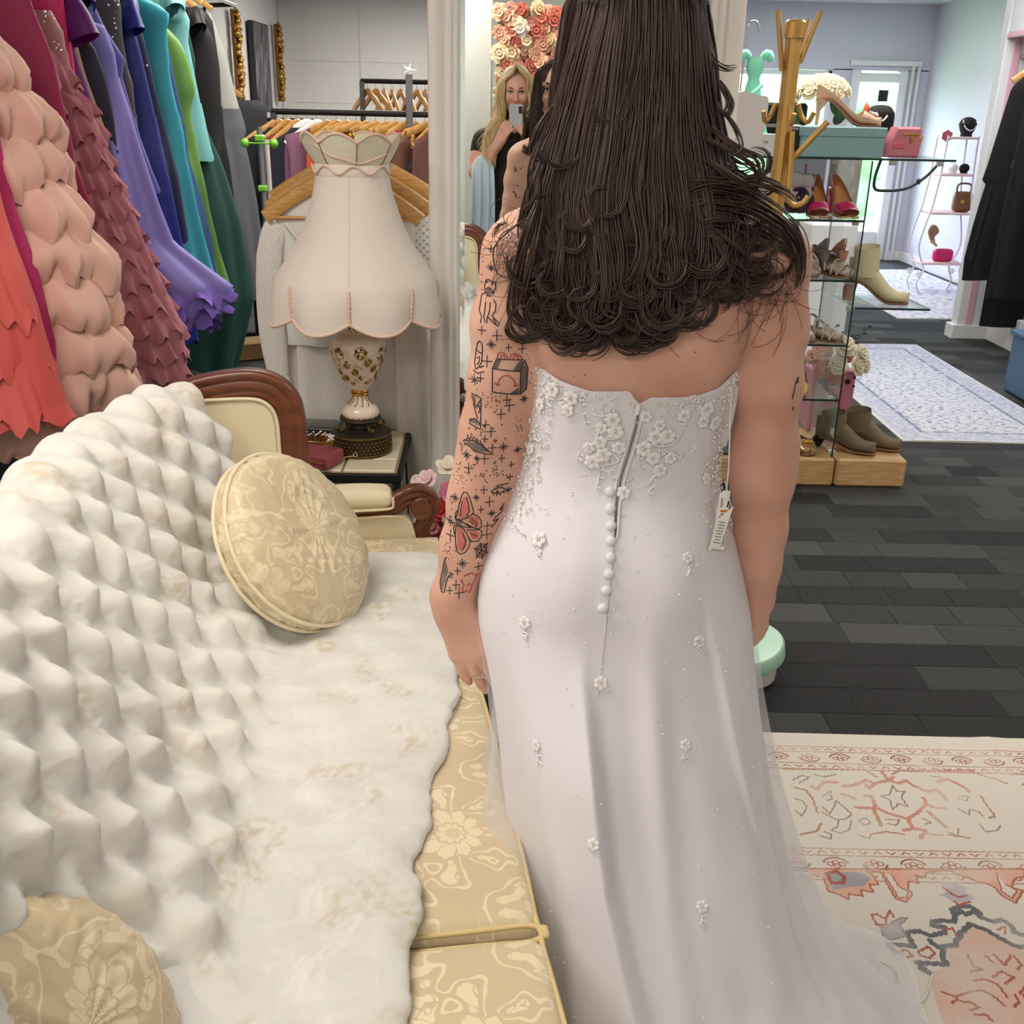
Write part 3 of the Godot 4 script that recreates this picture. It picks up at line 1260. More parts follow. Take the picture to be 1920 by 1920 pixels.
# head: origin between the ears, y up, looking along +z
func head_field(f: Field, xf: Transform3D) -> void:
	var c := func(x0, y0, z0, x1, y1, z1, r0, r1, k): f.cap(xf * Vector3(x0, y0, z0), xf * Vector3(x1, y1, z1), r0, r1, k)
	c.call(0.0, 0.030, -0.030, 0.0, 0.030, 0.012, 0.078, 0.074, 0.03)
	c.call(0.0, 0.020, 0.020, 0.0, -0.045, 0.035, 0.060, 0.045, 0.03)
	c.call(0.0, -0.095, 0.066, 0.0, -0.100, 0.064, 0.016, 0.016, 0.03)
	for s: float in [-1.0, 1.0]:
		c.call(s * 0.052, -0.040, 0.0, s * 0.018, -0.096, 0.058, 0.018, 0.014, 0.03)
		c.call(s * 0.038, -0.022, 0.064, s * 0.040, -0.030, 0.056, 0.020, 0.020, 0.03)
		c.call(s * 0.012, 0.030, 0.084, s * 0.046, 0.028, 0.066, 0.008, 0.008, 0.015)
		c.call(s * 0.010, -0.032, 0.094, s * 0.008, -0.030, 0.088, 0.007, 0.007, 0.008)
		c.call(s * 0.074, 0.014, -0.010, s * 0.074, -0.020, -0.004, 0.011, 0.007, 0.006)
		f.holes.append([xf * Vector3(s * 0.031, 0.009, 0.095), 0.017, 0.014])
	c.call(0.0, 0.016, 0.088, 0.0, -0.026, 0.106, 0.007, 0.010, 0.012)
	c.call(-0.016, -0.060, 0.084, 0.016, -0.060, 0.084, 0.008, 0.008, 0.012)
	c.call(-0.012, -0.070, 0.083, 0.012, -0.070, 0.083, 0.007, 0.007, 0.010)

func head_parts(root: Node3D, xf: Transform3D, brow: Color, iris: Color, lip: Color) -> void:
	var inv := root.transform.affine_inverse()
	var x := inv * xf
	for s: float in [-1.0, 1.0]:
		var b := MB.new()
		b.xf = x
		b.ball(Vector3(s * 0.031, 0.008, 0.0735), Vector3(0.0125, 0.0095, 0.0118), 16, 12)
		var eye := part("eye", b, gloss(mat(rgb(236, 230, 226), 0.3)), root)
		b = MB.new()
		b.xf = x
		b.ball(Vector3(s * 0.031, 0.008, 0.0812), Vector3(0.0062, 0.0062, 0.0046), 14, 8)
		part("iris", b, gloss(mat(iris, 0.2)), eye)
		b = MB.new()
		b.xf = x
		var up := PackedVector3Array()
		for k in 9:
			var t := k / 8.0 * 2.0 - 1.0
			up.append(Vector3(s * 0.031 + t * 0.0135, 0.0115 + 0.0045 * (1 - t * t), 0.0850 - 0.004 * t * t - s * t * 0.002))
		b.tube(up, 0.0026, 6)
		part("eyelashes", b, mat(rgb(30, 20, 18), 0.7), eye)
		b = MB.new()
		b.xf = x
		var br := PackedVector3Array()
		for k in 9:
			var t := k / 8.0
			br.append(Vector3(s * (0.014 + 0.036 * t), 0.030 + 0.006 * sin(t * 2.4), 0.0915 - 0.022 * t * t))
		b.tube(br, PackedFloat32Array([.0018, .0026, .003, .003, .0028, .0025, .002, .0016, .001]), 6)
		part("eyebrow", b, mat(brow, 0.8), root)
	var b := MB.new()
	b.xf = x
	for q in [[-0.0595, 0.0036, 0.0895], [-0.0695, 0.0046, 0.0880]]:
		var lp := PackedVector3Array()
		var rr := PackedFloat32Array()
		for k in 11:
			var t := k / 10.0 * 2.0 - 1.0
			lp.append(Vector3(t * 0.023, q[0] + 0.0012 * cos(t * 5.0) - (0.003 if q[0] > -0.065 else -0.003) * t * t, q[2] - 0.012 * t * t))
			rr.append(q[1] * (1.0 - 0.75 * t * t))
		b.tube(lp, rr, 8)
	part("lips", b, mat(lip, 0.4), root)

# a hand at transform: origin at the wrist, fingers along -y, back of the hand towards +z, thumb towards +x * side
func hand_field(f: Field, xf: Transform3D, side: float, bend: Array, spread := 1.0, thumb := Vector3(0.030, -0.060, -0.012)) -> void:
	var P := func(x: float, y: float, z: float) -> Vector3: return xf * Vector3(x * side, y, z)
	f.cap(P.call(0.0, 0.02, 0.0), P.call(0.0, -0.02, 0.0), 0.024, 0.025, 0.012)
	for k in 4:
		var x: float = [0.027, 0.009, -0.009, -0.026][k]
		f.cap(P.call(x * 0.55, -0.012, 0.0), P.call(x, -0.083 + absf(x - 0.005) * 0.25, 0.0), 0.015, 0.0115, 0.014)
		var L: float = [0.072, 0.080, 0.074, 0.058][k]
		var p := Vector3(x, -0.083 + absf(x - 0.005) * 0.25, 0.0)
		var ang := 0.0
		var sx := (x - 0.002) * 0.9 * spread
		for j in 3:
			ang += bend[k][j] if bend[k] is Array else bend[k]
			var seg: float = L * [0.46, 0.30, 0.24][j]
			var q := p + Vector3(sx * seg * 6.0, -cos(ang) * seg, -sin(ang) * seg)
			f.cap(xf * Vector3(p.x * side, p.y, p.z), xf * Vector3(q.x * side, q.y, q.z), [0.0092, 0.0084, 0.0078][j], [0.0086, 0.0078, 0.0064][j], 0.005)
			p = q
	f.cap(P.call(0.012, -0.012, -0.004), P.call(0.030, -0.040, -0.012), 0.016, 0.013, 0.016)
	f.cap(P.call(0.030, -0.040, -0.012), P.call(0.030 + (thumb.x - 0.0) * 0.55, -0.040 + thumb.y * 0.55, -0.012 + thumb.z * 0.55), 0.0115, 0.0100, 0.008)
	f.cap(P.call(0.030 + thumb.x * 0.55, -0.040 + thumb.y * 0.55, -0.012 + thumb.z * 0.55), P.call(0.030 + thumb.x, -0.040 + thumb.y, -0.012 + thumb.z * 1.3), 0.0098, 0.0072, 0.005)

const BRIDE := Vector3(0.16, 0, -1.45)
var bride_field: Field
var gown_table := [
	[1.20, 0.170, 0.146, -1.45, 0.104, 0.115], [1.123, 0.170, 0.144, -1.45, 0.100, 0.118], [1.027, 0.158, 0.140, -1.45, 0.089, 0.105], [0.990, 0.151, 0.143, -1.45, 0.090, 0.100], [0.961, 0.152, 0.153, -1.45, 0.104, 0.102],
	[0.903, 0.153, 0.174, -1.45, 0.134, 0.110], [0.835, 0.152, 0.195, -1.44, 0.144, 0.125], [0.767, 0.157, 0.207, -1.43, 0.146, 0.135], [0.677, 0.174, 0.200, -1.41, 0.148, 0.150],
	[0.603, 0.186, 0.198, -1.39, 0.154, 0.165], [0.506, 0.201, 0.199, -1.36, 0.160, 0.190], [0.386, 0.226, 0.204, -1.32, 0.178, 0.23], [0.276, 0.250, 0.219, -1.29, 0.202, 0.27],
	[0.187, 0.286, 0.249, -1.26, 0.23, 0.31], [0.13, 0.312, 0.269, -1.24, 0.25, 0.33], [0.012, 0.36, 0.32, -1.22, 0.36, 0.36]]

func gown_row(h: float) -> Array:
	if gown_rows.is_empty():   # the table, evened out
		for k in 121:
			gown_rows.append(raw_row(0.012 + 1.188 * k / 120.0))
		for pass_ in 10:
			var old := gown_rows.duplicate(true)
			for k in range(1, 120):
				for q in range(1, 6):
					gown_rows[k][q] = 0.25 * old[k - 1][q] + 0.5 * old[k][q] + 0.25 * old[k + 1][q]
	var u := clampf((h - 0.012) / 1.188, 0.0, 1.0) * 120.0
	var i := mini(int(u), 119)
	var a: Array = gown_rows[i]
	var b: Array = gown_rows[i + 1]
	var r := [h]
	for q in range(1, 6):
		r.append(lerpf(a[q], b[q], u - i))
	return r

func raw_row(h: float) -> Array:
	var t := gown_table
	h = clampf(h, 0.012, 1.2)
	for i in t.size() - 1:
		if h >= t[i + 1][0]:
			var f: float = (h - t[i + 1][0]) / (t[i][0] - t[i + 1][0])
			var r := [h]
			for k in range(1, 6):
				r.append(lerpf(t[i + 1][k], t[i][k], f))
			return r
	return t[t.size() - 1]

# folds of the skirt behind: where each ridge runs (x against height), how strong, how wide
var gown_folds := []
var gown_noise := FastNoiseLite.new()
var gown_rows := []

func gown_fold(x: float, h: float, s: float) -> float:  # s: +1 at the very back
	if s <= 0.0 or h > 1.0:
		return 0.0
	var o := 0.0
	for f in gown_folds:
		var xf := x_at(f[0], h)
		var d: float = (x - xf) / f[2]
		var amt: float = f[1] * smoothstep(f[4], f[4] - 0.22, h)
		if f[3] == 1:   # overlapping pleat: swells from the left and drops at once
			o += amt * (exp(-d * d * 0.35) if d < 0 else exp(-d * d * 14.0))
		elif f[3] == -1:
			o += amt * (exp(-d * d * 14.0) if d < 0 else exp(-d * d * 0.35))
		else:
			o += amt * exp(-d * d)
	return o * s

func gown_pt(th: float, h: float, extra := 0.0) -> Vector3:
	var r := gown_row(h)
	var s := sin(th)
	var c := cos(th)
	var e := 0.86
	var x: float = r[1] + (r[2] + extra) * signf(c) * pow(absf(c), e)
	var z: float = r[3] + ((r[4] if s > 0 else r[5]) + extra) * signf(s) * pow(absf(s), e)
	var low := smoothstep(0.95, 0.15, h)
	# soft flutes all round
	var rip := 0.010 * low * sin(th * 9.0 + 1.2) + 0.012 * low * low * sin(th * 15.0 + h * 2.0)
	if s > 0:
		rip *= 1.0 - 0.75 * s
	x += c * rip
	z += s * rip + gown_fold(x, h, s)
	# the two halves of the seat under the satin
	if s > 0 and h > 0.7 and h < 1.0:
		var g := exp(-pow((h - 0.86) / 0.075, 2.0))
		z += 0.0035 * gown_noise.get_noise_2d(x * 15.0, h * 9.0 - x * 4.0) * exp(-pow((h - 0.94) / 0.07, 2.0)) * s
		z += 0.010 * g * (exp(-pow((x - 0.235) / 0.05, 2.0)) + exp(-pow((x - 0.075) / 0.05, 2.0))) * s
	# fullness where the hem meets the floor
	return Vector3(x, h, z)

func gown_back(x: float, h: float) -> Vector3:  # point of the back of the gown
	var r := gown_row(h)
	var c := clampf((x - r[1]) / r[2], -0.999, 0.999)
	c = signf(c) * pow(absf(c), 1.0 / 0.86)
	return gown_pt(acos(c), h, 0.003)

func gown_normal(x: float, h: float) -> Vector3:
	var a := gown_back(x + 0.004, h) - gown_back(x - 0.004, h)
	var b := gown_back(x, h + 0.004) - gown_back(x, h - 0.004)
	return a.cross(b).normalized()

func on_gown(pts: PackedVector2Array, off := 0.002) -> PackedVector3Array:
	var r := PackedVector3Array()
	for p in pts:
		r.append(gown_back(p.x, p.y) + gown_normal(p.x, p.y) * off)
	return r

func on_skin(p: Vector2, z0: float) -> Vector3:  # lay a point of the drawing sheet on the arm, straight along z
	var q := Vector3(p.x, p.y, z0)
	for i in 24:
		var d := bride_field.at(q)
		if d < 0.0003:
			return q
		q.z -= d * 0.9
		if q.z < z0 - 0.16:
			return Vector3.INF
	return q

func build_bride() -> void:
	gown_folds = [
		[V("#886,8253 989,7405 1178,6008 1381,4680 1675,3639 1905,2919"), 0.062, 0.060, 1, 0.80],
		[V("#1146,8259 1262,7110 1528,5658 1856,4294 2317,2926"), 0.012, 0.030, 0, 0.80],
		[V("#1915,8506 2032,7126 2174,5670 2309,4303 2616,2930"), 0.014, 0.022, 0, 0.86],
		[V("#2759,8805 2918,7909 3294,6406 3748,4988 4423,3688 4936,2967"), 0.022, 0.035, -1, 0.88],
		[V("#327,8241 243,7088 390,5635 646,4272 896,2988"), 0.016, 0.030, 0, 0.80],
		[V("#2529,7513 2725,6394 3064,4976 3444,3671 3813,2949"), 0.012, 0.028, 0, 0.7]]
	var t := thing("person", "bride seen from behind in strapless white gown, long dark hair and one tattooed arm", "person", BRIDE)
	var bx := Transform3D(Basis(), -BRIDE)
	# ---- body
	var f := Field.new()
	bride_field = f
	f.torso = [[1.375, 0.160, -1.462, 0.085, 0.052, 0.05], [1.345, 0.163, -1.458, 0.140, 0.072, 0.062], [1.31, 0.166, -1.455, 0.164, 0.088, 0.075], [1.26, 0.168, -1.452, 0.166, 0.098, 0.092], [1.20, 0.169, -1.45, 0.156, 0.098, 0.105], [1.13, 0.169, -1.45, 0.143, 0.096, 0.108], [1.05, 0.160, -1.45, 0.134, 0.085, 0.095], [0.99, 0.151, -1.45, 0.133, 0.082, 0.09], [0.88, 0.152, -1.45, 0.155, 0.10, 0.10]]
	# shoulder blades and a furrow for the spine
	for s: float in [-1.0, 1.0]:
		f.cap(Vector3(0.168 + s * 0.062, 1.29, -1.395), Vector3(0.168 + s * 0.088, 1.20, -1.402), 0.040, 0.034, 0.05)
	f.holes.append([Vector3(0.163, 1.10, -1.243), 0.105, 0.03])
	f.holes.append([Vector3(0.163, 1.19, -1.236), 0.110, 0.03])
	# neck and head
	f.cap(Vector3(0.160, 1.35, -1.462), Vector3(0.156, 1.47, -1.474), 0.058, 0.050, 0.05)
	var hx := Transform3D(Basis(Vector3.UP, PI + 0.22) * Basis(Vector3.RIGHT, 0.05), Vector3(0.153, 1.545, -1.490))
	head_field(f, hx)
	# arms
	f.cap(Vector3(0.060, 1.325, -1.455), Vector3(0.012, 1.290, -1.45), 0.045, 0.050, 0.05)
	f.chain(PackedVector3Array([Vector3(0.008, 1.285, -1.45), Vector3(-0.015, 1.20, -1.445), Vector3(-0.020, 1.12, -1.442), Vector3(-0.031, 1.045, -1.438), Vector3(-0.039, 0.99, -1.436), Vector3(-0.051, 0.938, -1.436), Vector3(-0.069, 0.86, -1.438), Vector3(-0.085, 0.79, -1.426), Vector3(-0.089, 0.765, -1.418)]), [0.052, 0.043, 0.0415, 0.042, 0.0405, 0.040, 0.0345, 0.0275, 0.0265], 0.03)
	f.cap(Vector3(0.280, 1.330, -1.455), Vector3(0.335, 1.295, -1.45), 0.045, 0.052, 0.05)
	f.chain(PackedVector3Array([Vector3(0.346, 1.285, -1.45), Vector3(0.358, 1.20, -1.446), Vector3(0.362, 1.12, -1.443), Vector3(0.3665, 1.03, -1.438), Vector3(0.3675, 0.98, -1.436), Vector3(0.371, 0.90, -1.438), Vector3(0.3765, 0.84, -1.443), Vector3(0.3815, 0.79, -1.447)]), [0.054, 0.045, 0.0420, 0.0415, 0.0400, 0.0355, 0.0290, 0.0245], 0.03)
	var y := Vector3(-0.40, 0.905, -0.12).normalized()
	var z := Vector3(-0.25, 0.05, 1.0)
	z = (z - y * z.dot(y)).normalized()
	hand_field(f, Transform3D(Basis(y.cross(z), y, z), Vector3(-0.089, 0.768, -1.418)), 1.0, [0.12, 0.10, 0.12, 0.16], 0.8, Vector3(0.030, -0.05, -0.03))
	y = Vector3(-0.06, 1.0, 0.06).normalized()
	z = Vector3(0.85, 0.0, 0.52)
	z = (z - y * z.dot(y)).normalized()
	hand_field(f, Transform3D(Basis(y.cross(z), y, z), Vector3(0.3825, 0.795, -1.447)), 1.0, [0.5, 0.5, 0.5, 0.5], 0.4)
	var mb := MB.new()
	mb.xf = bx
	f.skin(mb, Vector3(-0.13, 0.785, -1.60), Vector3(0.46, 1.42, -1.32), 0.0085)
	f.skin(mb, Vector3(0.05, 1.40, -1.62), Vector3(0.26, 1.68, -1.37), 0.0042)
	f.skin(mb, Vector3(-0.14, 0.59, -1.50), Vector3(0.05, 0.79, -1.34), 0.0036)
	f.skin(mb, Vector3(0.31, 0.62, -1.53), Vector3(0.44, 0.79, -1.38), 0.0036)
	var skin := skin_mat(rgb(224, 180, 160))
	part("body", mb, skin, t)
	head_parts(t, hx, rgb(38, 26, 22), rgb(70, 50, 36), rgb(176, 84, 84))
	tattoos(t, bx)
	# ring on the left hand
	mb = MB.new()
	mb.xf = bx
	var rp := PackedVector3Array()
	var rc := Vector3(-0.043, 0.662, -1.4045)
	var ax := Vector3(0.42, -0.9, 0).normalized()
	var r1 := Vector3(0, 0, 1)
	var r2 := ax.cross(r1)
	for k in 21:
		rp.append(rc + (r1 * cos(TAU * k / 20) + r2 * sin(TAU * k / 20)) * 0.0098)
	mb.tube(rp, 0.0016, 6, false)
	mb.tube(PackedVector3Array([rc + r1 * 0.0105 - r2 * 0.008 + ax * 0.004, rc + r1 * 0.0105 + r2 * 0.008 - ax * 0.004]), 0.0022, 6)
	part("ring", mb, M.chrome, t)
	gown(t, bx)
	bride_hair(t, bx)
	price_tags()

func gown(t: Node3D, bx: Transform3D) -> void:
	var satin := sheen(mat(rgb(228, 226, 233), 0.40), 0.5)
	satin.metallic_specular = 0.4
	grain(satin, M.fine, 40.0, 0.006)
	var pearl: Material = M.pearl
	# top edge: height against x, behind; higher in front
	var top := V("#244,11591 461,11465 678,11375 1110,11281 1467,11304 1580,11321 1678,11131 1772,11229 2330,11234 2681,11315 2950,11489")
	var NT := 200
	var upper := func(th: float) -> float:
		var r := gown_row(1.12)
		var x: float = r[1] + r[2] * cos(th)
		if sin(th) < 0:
			var k := absf(cos(th))
			return 1.135 + 0.050 * exp(-pow((k - 0.45) / 0.25, 2.0)) - 0.01 * k
		var h := 1.13
		for i in top.size() - 1:
			if x <= top[i + 1].x:
				h = lerpf(top[i].y, top[i + 1].y, clampf((x - top[i].x) / (top[i + 1].x - top[i].x), 0, 1))
				break
			h = top[i + 1].y
		return h
	var NH := 34
	var P := PackedVector3Array()
	for j in NH:
		var v := float(j) / (NH - 1)
		for i in NT:
			var th := TAU * i / NT
			var h := lerpf(upper.call(th), 0.955, v)
			P.append(gown_pt(th, h, 0.0025 if v < 0.02 else 0.003))
	var b := MB.new()
	b.xf = bx
	b.grid(P, NT, NH, true, true)
	# turned-in edge
	var Q := PackedVector3Array()
	for j in 3:
		for i in NT:
			var th := TAU * i / NT
			Q.append(gown_pt(th, upper.call(th) - 0.012 * j, 0.0025 - 0.003 * minf(j, 1)))
	b.grid(Q, NT, 3, true, false)
	var bodice := part("gown_bodice", b, satin, t)
	var NS := 150
	P = PackedVector3Array()
	for j in NS:
		var v := float(j) / (NS - 1)
		for i in NT * 2:
			P.append(gown_pt(TAU * i / (NT * 2), lerpf(0.957, 0.012, v), 0.003))
	b = MB.new()
	b.xf = bx
	b.grid(P, NT * 2, NS, true, true)
	var skirt := part("gown_skirt", b, satin, t)
	# sheer organza overlay, loose over the satin
	P = PackedVector3Array()
	var nz := FastNoiseLite.new()
	nz.frequency = 1.6
	nz.seed = 5
	for j in 90:
		var v := float(j) / 89.0
		for i in 300:
			var th := TAU * i / 300
			var h := lerpf(0.93, 0.012, v)
			var side := smoothstep(0.2, 0.9, absf(cos(th)))
			var ex := 0.005 + 0.020 * v * (0.5 + 0.5 * sin(th * 11.0 + 2.0 + v)) + 0.03 * v * v * side
			if cos(th) < 0:
				ex += 0.045 * side * smoothstep(0.35, 0.6, v) * (1.0 - smoothstep(0.75, 1.0, v))
			else:
				ex += 0.03 * side * v * v * v
			var p := gown_pt(th, h, ex)
			P.append(p)
	b = MB.new()
	b.xf = bx
	b.grid(P, 300, 90, true, true)
	b.use_col = true
	for k in P.size():
		var v := (k / 300) / 89.0
		b.c[k] = Color(1, 1, 1, smoothstep(0.0, 0.5, v) * (0.25 + 0.75 * smoothstep(0.55, 0.95, absf(cos(TAU * (k % 300) / 300.0)))))
	var org := sheer(Color(0.93, 0.925, 0.94), 0.36)
	org.vertex_color_use_as_albedo = true
	part("organza_overlay", b, org, skirt)
	# beaded scallop where the overlay ends on the rug
	b = MB.new()
	b.xf = bx
	var hem := curve(V3("0.700,0.012,-1.50 0.725,0.020,-1.47 0.715,0.012,-1.43 0.730,0.010,-1.40 0.760,0.012,-1.42 0.790,0.010,-1.47"), 60)
	for p in hem:
		b.ball(p, 0.0022, 6, 4)
	part("beaded_hem", b, pearl, skirt)
	# train panel spread on the floor
	P = PackedVector3Array()
	for j in 24:
		for i in 50:
			var u := float(i) / 49.0
			var v := float(j) / 23.0
			var a := lerpf(-0.95, 1.3, u)
			var r := lerpf(0.28, 0.46 + 0.05 * sin(u * 17.0), v)
			P.append(Vector3(0.36 + cos(a) * r, 0.010 + 0.012 * (1 - v) * (0.5 + 0.5 * sin(u * 40.0)) + 0.05 * (1 - v) * (1 - v), -1.20 + sin(a) * r * 1.05))
	b = MB.new()
	b.xf = bx
	b.grid(P, 50, 24, false, true)
	part("train_edge", b, sheer(Color(0.93, 0.925, 0.94), 0.5), skirt)
	# zip
	b = MB.new()
	b.xf = bx
	var zp := on_gown(curve2(V("#1675,11123 1665,10868 1598,10473 1511,10082 1456,9720 1438,9290"), 40), 0.0012)
	b.tube(zp, 0.0011, 6)
	part("zip_gap", b, mat(rgb(128, 120, 120), 0.9), bodice)
	for s: float in [-1.0, 1.0]:
		b = MB.new()
		b.xf = bx
		var lip := PackedVector3Array()
		for k in zp.size():
			var o: float = 0.0030 + 0.0025 * sin(float(k) / 39.0 * PI)
			lip.append(zp[k] + Vector3(s * o, 0, 0.001))
		b.tube(lip, 0.0021, 6)
		part("zip_tape", b, satin, bodice)
	b = MB.new()
	b.xf = bx
	b.tube(on_gown(V("#1665,11161 1656,11084 1654,11007"), 0.006), PackedFloat32Array([.003, .0036, .0026]), 8)
	part("zip_pull", b, gloss(mat(rgb(240, 240, 242), 0.3)), bodice)
	# hanger loop showing above the edge
	b = MB.new()
	b.xf = bx
	b.tube(curve(PackedVector3Array([Vector3(0.185, 1.112, -1.352), Vector3(0.20, 1.122, -1.350), Vector3(0.222, 1.120, -1.351), Vector3(0.228, 1.113, -1.352)]), 16), 0.0013, 5)
	part("ribbon_loop", b, satin, bodice)
	# covered buttons
	var bm := MB.new()
	bm.ball(Vector3.ZERO, Vector3(0.0075, 0.0075, 0.005), 14, 10)
	var bmesh := bm.mesh()
	for p in V("#1358,9864 1368,9639 1377,9428 1380,9241 1376,9030 1358,8819 1325,8601 1291,8362"):
		var o := part("button", bmesh, satin, skirt)
		var n := gown_normal(p.x, p.y)
		o.position = gown_back(p.x, p.y) + n * 0.004 - BRIDE
		o.basis = Basis(Vector3.UP.cross(n).normalized(), n.cross(Vector3.UP.cross(n).normalized()), n)
	# centre seam below the buttons
	b = MB.new()
	b.xf = bx
	b.tube(on_gown(curve2(V("#1438,9290 1408,8915 1366,8341 1320,7639 1277,7110"), 30), 0.0008), 0.0006, 4)
	part("seam", b, mat(rgb(196, 192, 196), 0.9), skirt)
	# embroidered flowers
	var fm := MB.new()
	for k in 6:
		var a := TAU * k / 6
		fm.ball(Vector3(cos(a) * 0.0062, sin(a) * 0.0062, 0.0005), Vector3(0.0042, 0.0042, 0.0016), 8, 6)
	var flower_mesh := fm.mesh()
	fm = MB.new()
	for k in 4:
		fm.ball(Vector3(cos(k * 1.6) * 0.0018, sin(k * 1.6) * 0.0018, 0.0022), 0.0013, 6, 4)
	var heart_mesh := fm.mesh()
	var thread := sheen(mat(rgb(238, 236, 239), 0.6), 0.3)
	var fl := V("#1343,10907 1205,10779 1390,10736 1449,10508 1250,10388 1108,10276 1196,10574 1054,10476 1965,10843 1928,10670 2088,10681 1781,10500 1915,10356 2151,10353 2024,10179 1773,10971 2279,10975 2591,11036 2558,10864 555,11235 760,10979 794,11164 417,9168 2429,9016 243,8015 287,10297 2702,9966 1544,9854 2653,7833 448,6421 2512,6426 1301,7299 2778,4337 454,4059 1230,5430 405,10979 2738,10814")
	for i in fl.size():
		var p := fl[i]
		var n := gown_normal(p.x, p.y)
		var pa: Node3D = bodice if p.y > 0.955 else skirt
		var o := part("embroidered_flower", flower_mesh, thread, pa)
		o.position = gown_back(p.x, p.y) + n * 0.003 - BRIDE
		var rx := Vector3.UP.cross(n).normalized()
		o.basis = Basis(rx, n.cross(rx), n) * Basis(Vector3.BACK, rng.randf() * TAU) * Basis.from_scale(Vector3.ONE * (0.85 + 0.35 * rng.randf()))
		var hc := part("rhinestones", heart_mesh, M.pearl, pa)
		hc.transform = o.transform
	# embroidered vines
	b = MB.new()
	b.xf = bx
	for s in [V("#909,11021 991,10853 980,10774"), V("#1057,10970 1203,10951 1415,11017"), V("#1071,10713 1185,10637 1368,10626 1510,10692"), V("#1739,10752 1810,10596 1998,10529 2192,10581 2302,10804"), V("#2302,10804 2306,10921 2251,11036"), V("#939,10420 907,10303 947,10241"), V("#1108,10276 1203,10153 1196,9996 1171,9861"), V("#1201,10185 1322,10140 1403,10016"), V("#1258,10233 1389,10267 1489,10331"), V("#1781,10500 1716,10359 1802,10167"), V("#2024,10179 1935,10068 1840,9931"), V("#2151,10353 2271,10333 2323,10427"), V("#2412,10413 2495,10477 2473,10555"), V("#412,11224 509,11112 477,10996"), V("#633,11077 707,11017 836,11043"), V("#2001,9974 1894,9894 1872,9827"), V("#245,7929 218,7811 279,7773"), V("#2659,7747 2732,7654 2796,7593"), V("#450,6335 482,6243 437,6207"), V("#2514,6333 2471,6247 2576,6277"), V("#2778,4259 2786,4167 2749,4127"), V("#2431,8935 2462,8854 2418,8785"), V("#419,9087 384,8997 444,8965"), V("#284,10405 349,10461 409,10431"), V("#289,10211 226,10100 182,10052"), V("#2144,11110 2308,11052 2420,11086"), V("#968,11275 903,11159 952,11045"), V("#2330,11267 2382,11177 2485,11148"), V("#1931,10442 2044,10405 2113,10469")]:
		var c := curve2(s, 14)
		b.tube(on_gown(c, 0.0026), PackedFloat32Array([.0006, .0009, .0012, .0014, .0015, .0016, .0016, .0016, .0015, .0014, .0012, .001, .0008, .0005]), 5)
		for k in [3, 7, 11]:
			var q: Vector2 = c[k]
			var side := Vector2(-(c[k + 1] - c[k - 1]).y, (c[k + 1] - c[k - 1]).x).normalized() * (0.006 if k % 2 else -0.006)
			var leaf := on_gown(PackedVector2Array([q, q + side * 0.6, q + side * 1.3]), 0.0028)
			b.tube(leaf, PackedFloat32Array([.0008, .0022, .0004]), 6, true, 0.5)
	var vines := part("embroidered_vines", b, thread, bodice)
	vines.set_meta("kind", "stuff")
	# pearls: a dense band under the edge, a sprinkle below
	b = MB.new()
	b.xf = bx
	for k in 520:
		var th := rng.randf() * TAU
		var h: float = upper.call(th) - 0.004 - 0.026 * pow(rng.randf(), 1.2)
		var p := gown_pt(th, h, 0.0045)
		b.ball(p, 0.0012 + 0.0012 * rng.randf(), 6, 4)
	for s: float in [-1.0, 1.0]:
		for k in 240:
			var h := 1.12 - 0.21 * rng.randf()
			var r := gown_row(h)
			var x: float = r[1] + s * r[2] * (0.985 - 0.22 * pow(rng.randf(), 2.0))
			b.ball(gown_back(x, h) + gown_normal(x, h) * 0.003, 0.0011 + 0.0012 * rng.randf(), 6, 4)
	var band := part("pearl_beading", b, pearl, bodice)
	band.set_meta("kind", "stuff")
	b = MB.new()
	b.xf = bx
	for k in 150:
		var h := 0.05 + 0.98 * pow(rng.randf(), 0.6)
		var r := gown_row(h)
		var x: float = r[1] + r[2] * (rng.randf() * 1.8 - 0.9)
		b.ball(gown_back(x, h) + gown_normal(x, h) * 0.006, 0.0016, 6, 4)
	var sp := part("scattered_pearls", b, pearl, skirt)
	sp.set_meta("kind", "stuff")

func ink(b: MB, pts: PackedVector2Array, r: float, bx: Transform3D) -> void:
	var path := PackedVector3Array()
	for i in pts.size() - 1:
		var n := maxi(1, int(pts[i].distance_to(pts[i + 1]) / 0.0035))
		for k in n + (1 if i == pts.size() - 2 else 0):
			var q := on_skin(pts[i].lerp(pts[i + 1], float(k) / n), -1.37)
			if q == Vector3.INF:
				if path.size() > 1:
					b.tube(path, r, 5)
				path = PackedVector3Array()
			else:
				path.append(q)
	if path.size() > 1:
		b.tube(path, r, 5)

func fill(b: MB, poly: PackedVector2Array, step: float) -> void:
	var lo := poly[0]
	var hi := poly[0]
	for p in poly:
		lo = lo.min(p)
		hi = hi.max(p)
	var y := lo.y + step * 0.5
	while y < hi.y:
		var xs := []
		for i in poly.size():
			var p := poly[i]
			var q := poly[(i + 1) % poly.size()]
			if (p.y > y) != (q.y > y):
				xs.append(p.x + (y - p.y) / (q.y - p.y) * (q.x - p.x))
		xs.sort()
		for k in range(0, xs.size() - 1, 2):
			var path := PackedVector3Array()
			var n := maxi(1, int((xs[k + 1] - xs[k]) / 0.004))
			for i in n + 1:
				var s := on_skin(Vector2(lerpf(xs[k], xs[k + 1], float(i) / n), y), -1.37)
				if s != Vector3.INF:
					path.append(s)
			if path.size() > 1:
				b.tube(path, step * 0.55, 4, true, 0.5)
		y += step

